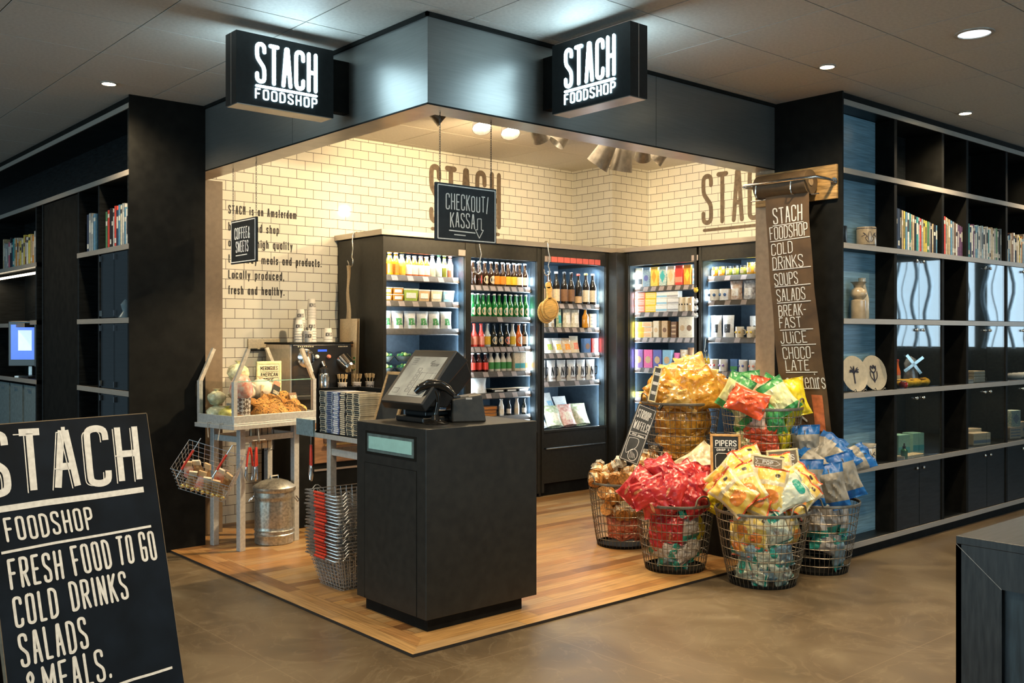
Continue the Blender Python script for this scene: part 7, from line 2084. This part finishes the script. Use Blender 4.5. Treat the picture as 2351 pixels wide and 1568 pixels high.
# ------------------------------------------------------------------ dark desk at the lower right
r = empty('dark_desk', 'black desk block with mitred frame at the lower right corner', 'desk', (1.02, -2.054, 0))
DW = M('black_stained_oak', (.018, .020, .021), .36, noise=.35, scale=8, stretch=(1, 8, 1), bump=.06)
m = MB(); m.box(.02, .80, -1.3, -.02, .001, .745); m.build('inner_body', M('blue_black_panel', (.025, .045, .06), .45, noise=.3, scale=6, stretch=(1, 8, 1)), r)
m = MB(); m.box(0, .82, -1.32, 0, .72, .75); m.build('desktop', DW, r, bev=.002)
m = MB(); m.add([(0, 0, .72), (0, -1.32, .72), (0, -1.15, .58), (0, -.165, .58), (.02, 0, .72), (.02, -1.32, .72), (.02, -1.15, .58), (.02, -.165, .58)], [(0, 1, 2, 3), (7, 6, 5, 4), (3, 2, 6, 7)]); m.build('top_rail', DW, r)
m = MB(); m.add([(0, 0, .001), (0, 0, .7185), (0, -.165, .5785), (0, -.165, .001), (.02, 0, .001), (.02, 0, .7185), (.02, -.165, .5785), (.02, -.165, .001)], [(0, 1, 2, 3), (4, 5, 1, 0), (3, 2, 6, 7)]); m.box(.0, .82, -.02, 0, .001, .72); m.build('corner_post', DW, r)
m = MB(); m.bar((-.0006, -.001, .7195), (-.0006, -.165, .5795), .0016, .0016); m.build('mitre_joint', M('joint_highlight_line', (.30, .32, .33), .5), r)  # mitre joint as a pale strip, its highlight put into the colour

# ------------------------------------------------------------------ objects on the right bookcase
STON = M('beige_stoneware', (.42, .34, .23), .22, noise=.08, scale=20, coat=.4)
STON2 = M('cream_glazed_pottery', (.62, .54, .40), .18, noise=.05, coat=.5)
DRAW = M('dark_brush_drawing', (.03, .03, .05), .5)
def canister(label, loc, rr, h, mat, rz, lid=False):
    o = empty('canister', label, 'canister', loc, (0, 0, rz))
    m = MB(); m.lathe([(rr * .97, 0), (rr, .004), (rr, h - .004), (rr * .97, h)], (0, 0, 0), 28); m.build('body', mat, o, smooth=40)
    m = MB()
    cyl = lambda a, b, t: ((rr + .0006 + t) * math.sin(a / rr), -(rr + .0006 + t) * math.cos(a / rr), b)
    for s in (-1, 1):
        ribbon(m, _smooth([(s * .01, h * .2), (s * .03, h * .42), (s * .018, h * .5), (s * .045, h * .68), (s * .03, h * .6), (s * .055, h * .5)]), .0035, cyl, .0005)
        ribbon(m, _smooth([(s * .004, h * .2), (s * .012, h * .5), (s * .004, h * .75)]), .003, cyl, .0005)
    ring = lambda zz: ribbon(m, [(rr * 2 * math.pi * k / 24 - rr * math.pi, zz) for k in range(25)], .004, cyl, .0005)
    ring(h * .92); ring(h * .07)
    m.build('painted_drawing', DRAW, o)
    if lid:
        m = MB(); m.lathe([(rr * 1.02, h), (rr * 1.03, h + .012), (rr * .5, h + .016), (.001, h + .016)], (0, 0, 0), 28, capt=False); m.build('lid', mat, o, smooth=40)
p = on_y(1989, 563, -.215)
canister('beige canister with brush drawn birds on the upper right bookcase shelf', (p.x, -.215, 2.1095), .066, .135, STON, -.7)
o = empty('dark_mug', 'dark mug in the corner beside the beige canister', 'mug', (3.385 - .03, -.20, 2.1095))
m = MB(); m.lathe([(.045, 0), (.05, .01), (.05, .12), (.046, .12), (.044, .02)], (0, 0, 0), 20, capt=False); m.build('body', M('dark_glaze', (.02, .02, .02), .2), o, smooth=40)
m = MB(); m.tube([(.05, 0, .095), (.078, 0, .085), (.078, 0, .04), (.05, 0, .03)], .006, 6); m.build('handle', MATS['dark_glaze'], o, smooth=60)
p = on_y(1988, 1064, -.215)
canister('cream canister with tulip drawing on the low right bookcase shelf', (p.x, -.215, .6005), .066, .13, STON2, -.7, True)
p = on_y(1971, 731, -.235)
o = empty('vase', 'beige round bellied vase with flared lip on the right bookcase', 'vase', (p.x, -.235, 1.6075), (0, 0, 0), 'stoneware vases')
m = MB(); m.lathe([(.048, 0), (.05, .005), (.05, .125), (.034, .133), (.048, .15), (.056, .17), (.048, .195), (.03, .212), (.036, .235), (.054, .252), (.050, .252), (.028, .22)], (0, 0, 0), 28, capt=False); m.build('body', STON, o, smooth=50)
o = empty('vase', 'tall narrow necked beige bottle vase behind the round bellied one', 'vase', (p.x + .125, -.19, 1.6075), (0, 0, 0), 'stoneware vases')
m = MB(); m.lathe([(.045, 0), (.048, .006), (.047, .14), (.028, .22), (.022, .25), (.026, .285), (.022, .285)], (0, 0, 0), 24); m.build('body', STON2, o, smooth=50)
def plate(label, px, py, motif):
    c = on_y(px, py, -.20)
    o = empty('plate', label, 'plate', (c.x, -.20, c.z), (math.radians(-12), 0, -.2), 'painted plates on stands')
    m = MB(); m.lathe([(.05, .014), (.118, .004), (.126, -.002), (.118, -.003), (.05, .0005), (.001, .0)], (0, 0, 0), 36, capb=False, capt=False); m.v = [(x, z, y) for x, y, z in m.v]; m.build('dish', STON2, o, smooth=50)
    m = MB(); P = plane_xf((0, -.0032, 0), (1, 0, 0), (0, 0, 1)); PP = lambda a, b, t: P(a, b, t + .0004)
    m.v = []
    line2d(m, -.012, -.065, -.010, .0, .010, PP, .001)
    RR = random.Random(motif)
    if motif == 1:
        for k in range(16):
            a = RR.uniform(.1, 3.04); l = RR.uniform(.03, .062)
            ribbon(m, _smooth([(-.01, -.005), (-.01 + l * .5 * math.cos(a) + .004, l * .5), (-.01 + l * math.cos(a), .0 + l * math.sin(a))]), .0055, PP, .001)
    else:
        ribbon(m, _smooth([(-.01, 0), (-.035, .02), (-.03, .05), (-.012, .03), (-.005, .055), (.012, .03), (.018, .05), (.016, .02), (-.01, 0)]), .008, PP, .001)
        for s in (-1, 1): ribbon(m, _smooth([(-.012, -.06), (s * .03 - .01, -.03), (s * .034 - .01, .01)]), .006, PP, .001)
    m.build('painted_motif', DRAW, o)
    m = MB()
    for s in (-.05, .05):
        m.tube([(s, -.035, -.128), (s, -.03, -.112), (s, -.012, -.122), (s, .05, -.125), (s, .02, -.04)], .003, 5)
    m.build('plate_stand', CHROME, o, smooth=60)
plate('cream plate with dark tree drawing on a stand in the right bookcase', 1962, 858, 1)
plate('cream plate with dark tulip drawing on a stand in the right bookcase', 2007, 856, 2)
# behind the glass doors
def gift(label, x, y, z, w, h, d, col, art, rz=0, grp=None):
    o = carton(col, art[1], w, h, d, art[0])(); o.location = (x, y, z + .0006); o.rotation_euler = (0, 0, rz)
    for c in o.children: pass
    o.name = 'gift_box'; tag(o, label, 'box', grp)
PK['mint'] = flatm('mint', (.26, .52, .44)); PK['tileblue'] = flatm('tileblue', (.22, .28, .36))
gift('left mint green box behind the glass door of the right bookcase', on_y(2076, 1020, -.17).x, -.17, .60, .12, .155, .10, 'mint', ('band', 'teal'), -.25, 'mint gift boxes')
gift('right mint green box behind the glass door of the right bookcase', on_y(2109, 1020, -.17).x, -.17, .60, .12, .155, .10, 'mint', ('band', 'teal'), -.25, 'mint gift boxes')
o = empty('dropper_bottle', 'small green dropper bottle before the mint boxes', 'bottle', (on_y(2076, 1030, -.245).x, -.245, .6006))
m = MB(); m.lathe([(.022, 0), (.024, .004), (.024, .06), (.012, .072)], (0, 0, 0), 16); m.build('body', LIQ['greenglass'], o, smooth=40)
m = MB(); m.lathe([(.012, .072), (.012, .09), (.006, .093), (.005, .11), (.001, .112)], (0, 0, 0), 12, capt=False); m.build('dropper_cap', BLK, o, smooth=40)
o = empty('folded_towel', 'cream folded towel lying under the mint boxes', 'towel', (on_y(2088, 1040, -.225).x, -.225, .6006))
m = MB(); m.grid(lambda u, v: ((u - .5) * .30, (v - .5) * .07, .016 + .014 * math.sin(math.pi * u) * math.sin(math.pi * v) + .003 * math.sin(u * 20)), 20, 6); m.box(-.15, .15, -.035, .035, 0, .016); m.build('cloth', M('cream_towel', (.72, .58, .34), .9, noise=.1, scale=90, bump=.2), o, smooth=50)
# windmill ornament and the yellow felt clogs
o = empty('windmill_ornament', 'silver and blue windmill ornament above the yellow felt heap', 'ornament', (on_y(2091, 860, -.12).x, -.12, 1.1116), (0, 0, -.75))
m = MB(); m.lathe([(.05, 0), (.055, .06), (.045, .14), (.05, .17), (.035, .205), (.001, .225)], (0, 0, 0), 18, capt=False); m.build('mill_body', M('silver_blue_glaze', (.30, .33, .38), .2, .4, noise=.3, scale=20), o, smooth=45)
m = MB()
for k in range(4):
    a = .65 + k * math.pi / 2
    m.bar((0, -.062, .165), (.088 * math.cos(a), -.062, .165 + .088 * math.sin(a)), .022, .004, upv=(0, 1, 0))
m.build('sails', CHROME, o)
for i, (x, y, lab) in enumerate(((on_y(2068, 875, -.19).x, -.19, 'left yellow felt clog behind the glass door'), (on_y(2094, 875, -.20).x, -.20, 'middle yellow felt clog behind the glass door'), (on_y(2119, 875, -.19).x, -.19, 'right yellow felt clog behind the glass door'))):
    def clog():
        o = empty('felt_clog', '', 'clog')
        m = MB(); m.grid(lambda u, v: (lambda d: (d.x * .105 * (1 + .15 * d.x), d.y * .05, .03 + d.z * .03 * (1 + .3 * d.x) + .004 * math.sin(d.x * 14)))(Vector((math.sin(v * math.pi) * math.cos(u * 6.2832), math.sin(v * math.pi) * math.sin(u * 6.2832), -math.cos(v * math.pi)))), 18, 10); m.build('felt_body', M('yellow_felt', (.80, .46, .02), .8, noise=.12, scale=40, bump=.2), o, smooth=60)
        m = MB(); m.lathe([(.025, .050), (.03, .054), (.022, .057), (.012, .046)], (-.03, 0, 0), 12, capt=False, capb=False); m.build('opening', PK['brown'], o, smooth=60)
        return o
    spawn('clog', clog, (x, y, 1.1116), (0, 0, .3 * i - .3), lab, 'yellow felt clogs')
o = bottle('bloodorange', 'cream', 'red', .024, .20, .01)(); o.location = (on_y(2060, 850, -.10).x, -.10, 1.1116); tag(o, 'slim red bottle beside the windmill ornament', 'bottle'); o.name = 'red_bottle'
o = empty('red_tomato_jar', 'dark red round jar before the yellow felt clogs', 'jar', (on_y(2074, 880, -.255).x, -.255, 1.1116))
m = MB(); m.lathe([(.02, 0), (.03, .012), (.032, .035), (.018, .05)], (0, 0, 0), 14); m.build('jar_body', M('dark_red_glaze', (.25, .02, .02), .15), o, smooth=50)
m = MB(); m.lathe([(.018, .05), (.018, .056)], (0, 0, 0), 12); m.build('lid', PK['cream'], o)
for k in range(4):
    gift('%s cream card box of the small stack in the right bookcase' % ['lowest', 'second lowest', 'second highest', 'topmost'][k], on_y(2249, 870, -.20).x, -.20, 1.111 + k * .023, .17, .021, .10, 'cream', ('lines', 'grey'), -.1, 'cream card boxes')
gift('flat grey card box left of the small stack', on_y(2228, 872, -.245).x, -.245, 1.111, .09, .03, .07, 'grey', ('band', 'white'), -.1)
gift('front tile patterned box with blue skyline on the low shelf', on_y(2255, 1000, -.225).x, -.225, .60, .22, .095, .10, 'cream', ('band', 'tileblue'), -.2, 'skyline tile boxes')
gift('rear tile patterned box with blue skyline on the low shelf', on_y(2236, 990, -.11).x, -.11, .60, .20, .115, .08, 'cream', ('band', 'tileblue'), -.2, 'skyline tile boxes')
for i in range(3):
    def wclog():
        o = empty('painted_clog', '', 'clog')
        m = MB(); m.grid(lambda u, v: (lambda d: (d.x * .03, d.y * .075 * (1 - .1 * d.y), .03 + d.z * .03 * (1 - .2 * d.y)))(Vector((math.sin(v * math.pi) * math.cos(u * 6.2832), math.sin(v * math.pi) * math.sin(u * 6.2832), -math.cos(v * math.pi)))), 14, 8); m.build('wooden_body', PK['white'], o, smooth=60)
        m = MB(); m.lathe([(.018, .056), (.021, .060), (.012, .058)], (0, .02, 0), 12, capb=False, capt=False); m.build('black_opening', PK['black'], o, smooth=60)
        return o
    spawn('wclog', wclog, (on_y(2326, 870, -.20).x + i * .11, -.20, 1.1116), (0, 0, .2), '%s white painted clog behind the glass at the right edge' % ORD[i + 1], 'white painted clogs')
gift('tall cream patterned box at the right edge of the low shelf', on_y(2333, 950, -.20).x, -.20, .70, .13, .14, .09, 'tealpat', ('diam', 'tileblue'), -.2)
gift('cream patterned box under the tall one at the right edge', on_y(2332, 990, -.21).x, -.21, .60, .16, .10, .10, 'creampat', ('lines', 'tileblue'), -.2)
gift('cream patterned box right of the tall one at the right edge', on_y(2356, 990, -.20).x, -.20, .60, .15, .13, .10, 'creampat', ('diam', 'tileblue'), -.2)
# a few pale ornaments behind the left glass doors
for i, (y, z, lab) in enumerate(((3.36, 1.6146, 'pale glass ornament behind the upper left glass door'), (3.10, 1.6146, 'pale glass ornament near the end wall behind the left glass door'), (3.08, 1.1186, 'small dark figurine behind the lower left glass door'))):
    o = empty('ornament', lab, 'ornament', (-.14, y, z))
    m = MB(); m.lathe([(.045, 0), (.05, .01), (.02, .05), (.035, .10), (.012, .13), (.001, .14)], (0, 0, 0), 16, capt=False); m.build('body', LIQ['clear'] if i < 2 else STON, o, smooth=50)
    m = MB(); m.lathe([(.055, 0), (.058, .006)], (0, 0, -.0), 16); m.build('foot', CHROME, o)
# ------------------------------------------------------------------ paper roll and menu strip on the right end panel
r = empty('kraft_paper_roll', 'roll of brown kraft paper menu on a wooden wall board with chrome bar', 'paper roll', (3.24, 0, 0))
OAKB = M('oak_backboard', (.42, .25, .09), .4, noise=.25, scale=6, stretch=(1, 1.5, 9))
m = MB(); m.box(-.022, -.001, -.262, .375, 2.400, 2.628); m.build('wooden_backboard', OAKB, r, bev=.003)
m = MB(); m.cyl((-.12, -.13, 2.515), (-.12, .27, 2.515), .082, n=28); o = m.build('paper_roll', M('dark_kraft_roll', (.095, .060, .030), .5, noise=.1, scale=20), r, smooth=40)
m = MB(); m.cyl((-.12, -.134, 2.515), (-.12, -.1295, 2.515), .026, n=14); m.build('core_end', M('core_cardboard', (.35, .24, .13), .7), r)
m = MB(); m.tube([(-.022, -.245, 2.515), (-.10, -.245, 2.522), (-.20, -.22, 2.53), (-.21, .0, 2.53), (-.21, .33, 2.53), (-.19, .36, 2.53), (-.022, .355, 2.53)], .011, 8)
m.lathe([(.024, 0), (.024, .008)], (0, 0, 0), 16); m.v[-32:] = [(-.022 - z, -.245 + x, 2.515 + y) for x, y, z in m.v[-32:]]
m.build('chrome_bar', CHROME, r, smooth=50)
m = MB()
for y in (-.03, .245): m.tube([(-.20, y, 2.53), (-.208, y, 2.47), (-.19, y, 2.44), (-.13, y, 2.432)], .004, 5)
m.tube([(-.135, -.20, 2.428), (-.135, .33, 2.428)], .005, 6); m.build('cutting_wire', CHROME, r, smooth=60)
KRAFT = M('kraft_paper', (.115, .066, .030), .6, noise=.14, scale=9, bump=.15)
PZ0, PZ1 = 2.445, .80
def paper(u, v):
    """u 0 left .. 1 right, v 0 top .. 1 bottom"""
    z = PZ0 + (PZ1 - PZ0) * v
    y = .198 - .335 * u - .125 * v ** 1.3 - (.0 if u > .5 else -.0) + .02 * v * (1 - u)
    x = -.155 - .012 * math.sin(v * 5) * (u - .3) + .078 * v ** 1.5 - (.004 * math.sin(v * 23 + u * 5))
    return Vector((x, y, z))
m = MB(); m.grid(lambda u, v: paper(u, v), 8, 36); m.grid(lambda u, v: paper(u, v) + Vector((.0012, 0, 0)), 8, 36, flip=True); m.build('paper_strip', KRAFT, r, smooth=60)
def pp(a, b, t):     # a across in m (0..0.33), b metres down from top negative up
    u, v = a / .335, b / (PZ0 - PZ1)
    q = paper(u, v)
    return (q.x - .0012 - t, q.y, q.z)
m = MB()
PWH = lambda dz: (lambda a, b, t: pp(a, dz - b, t))
def ptext(s, a0, a1, ytop, ybot, sw=.0062, sl=0):
    h = ybot - ytop
    text2d(m, s, a0, 0, h, .03, .008, sw, lambda a, b, t: pp(a, ybot - b - .05 * (a - a0), t), .0008, fit=a1 - a0, slant=sl, jit=.02, rnd=random.Random(s))
def pline(a0, a1, y): 
    ribbon(m, [(a0 + (a1 - a0) * k / 6, k) for k in range(7)], .0055, lambda a, b, t: pp(a, y - .05 * (a - a0), t), .0008) if False else ribbon(m, [(a0 + (a1 - a0) * k / 6, 0) for k in range(7)], .0055, lambda a, b, t: pp(a, y - b - .04 * (a - a0), t), .0008)
# heights read from the photograph, converted to metres below the roll
def yd(py): return PZ0 - on_x(1815, py, 3.085).z
for s, a0, a1, t_, b_, lw in (('STACH', .055, .285, 474, 512, .0085), ('FOODSHOP', .02, .32, 518, 548, .006), ('COLD', .025, .20, 556, 584, .006), ('DRiNKS', .03, .265, 588, 617, .006), ('SOUPS', .035, .215, 626, 655, .006), ('SALADS', .04, .265, 663, 692, .006),
        ('BREAK-', .045, .26, 700, 727, .006), ('FAST', .045, .215, 729, 754, .006), ('JUiCE', .045, .24, 762, 790, .006), ('CHOCO-', .05, .285, 798, 826, .006), ('LATE', .06, .24, 828, 853, .006), ('souvenirs', .05, .33, 858, 894, .006)):
    ptext(s, a0, a1, yd(t_), yd(b_), lw)
for a0, a1, py in ((.05, .29, 515), (.02, .33, 551), (.03, .32, 618), (.035, .31, 657), (.04, .30, 695), (.05, .29, 758), (.05, .30, 793), (.06, .29, 856), (.055, .29, 893)): pline(a0, a1, yd(py))
for k in range(3): ribbon(m, [(.17, 0), (.13, -.035), (.17, -.07)], .012, lambda a, b, t: pp(a, yd(915) + k * .075 - b - .07, t), .0008)
m.build('white_lettering', CHALKW, r)
m = MB(); m.grid(lambda u, v: Vector(pp(.225 + u * .075, yd(905) + v * .24, .0006)), 2, 8, flip=True); m.grid(lambda u, v: Vector(pp(.225 + u * .075, yd(905) + v * .24, .0006)), 2, 8); m.build('orange_block', M('orange_paint_block', (.62, .18, .07), .6), r)
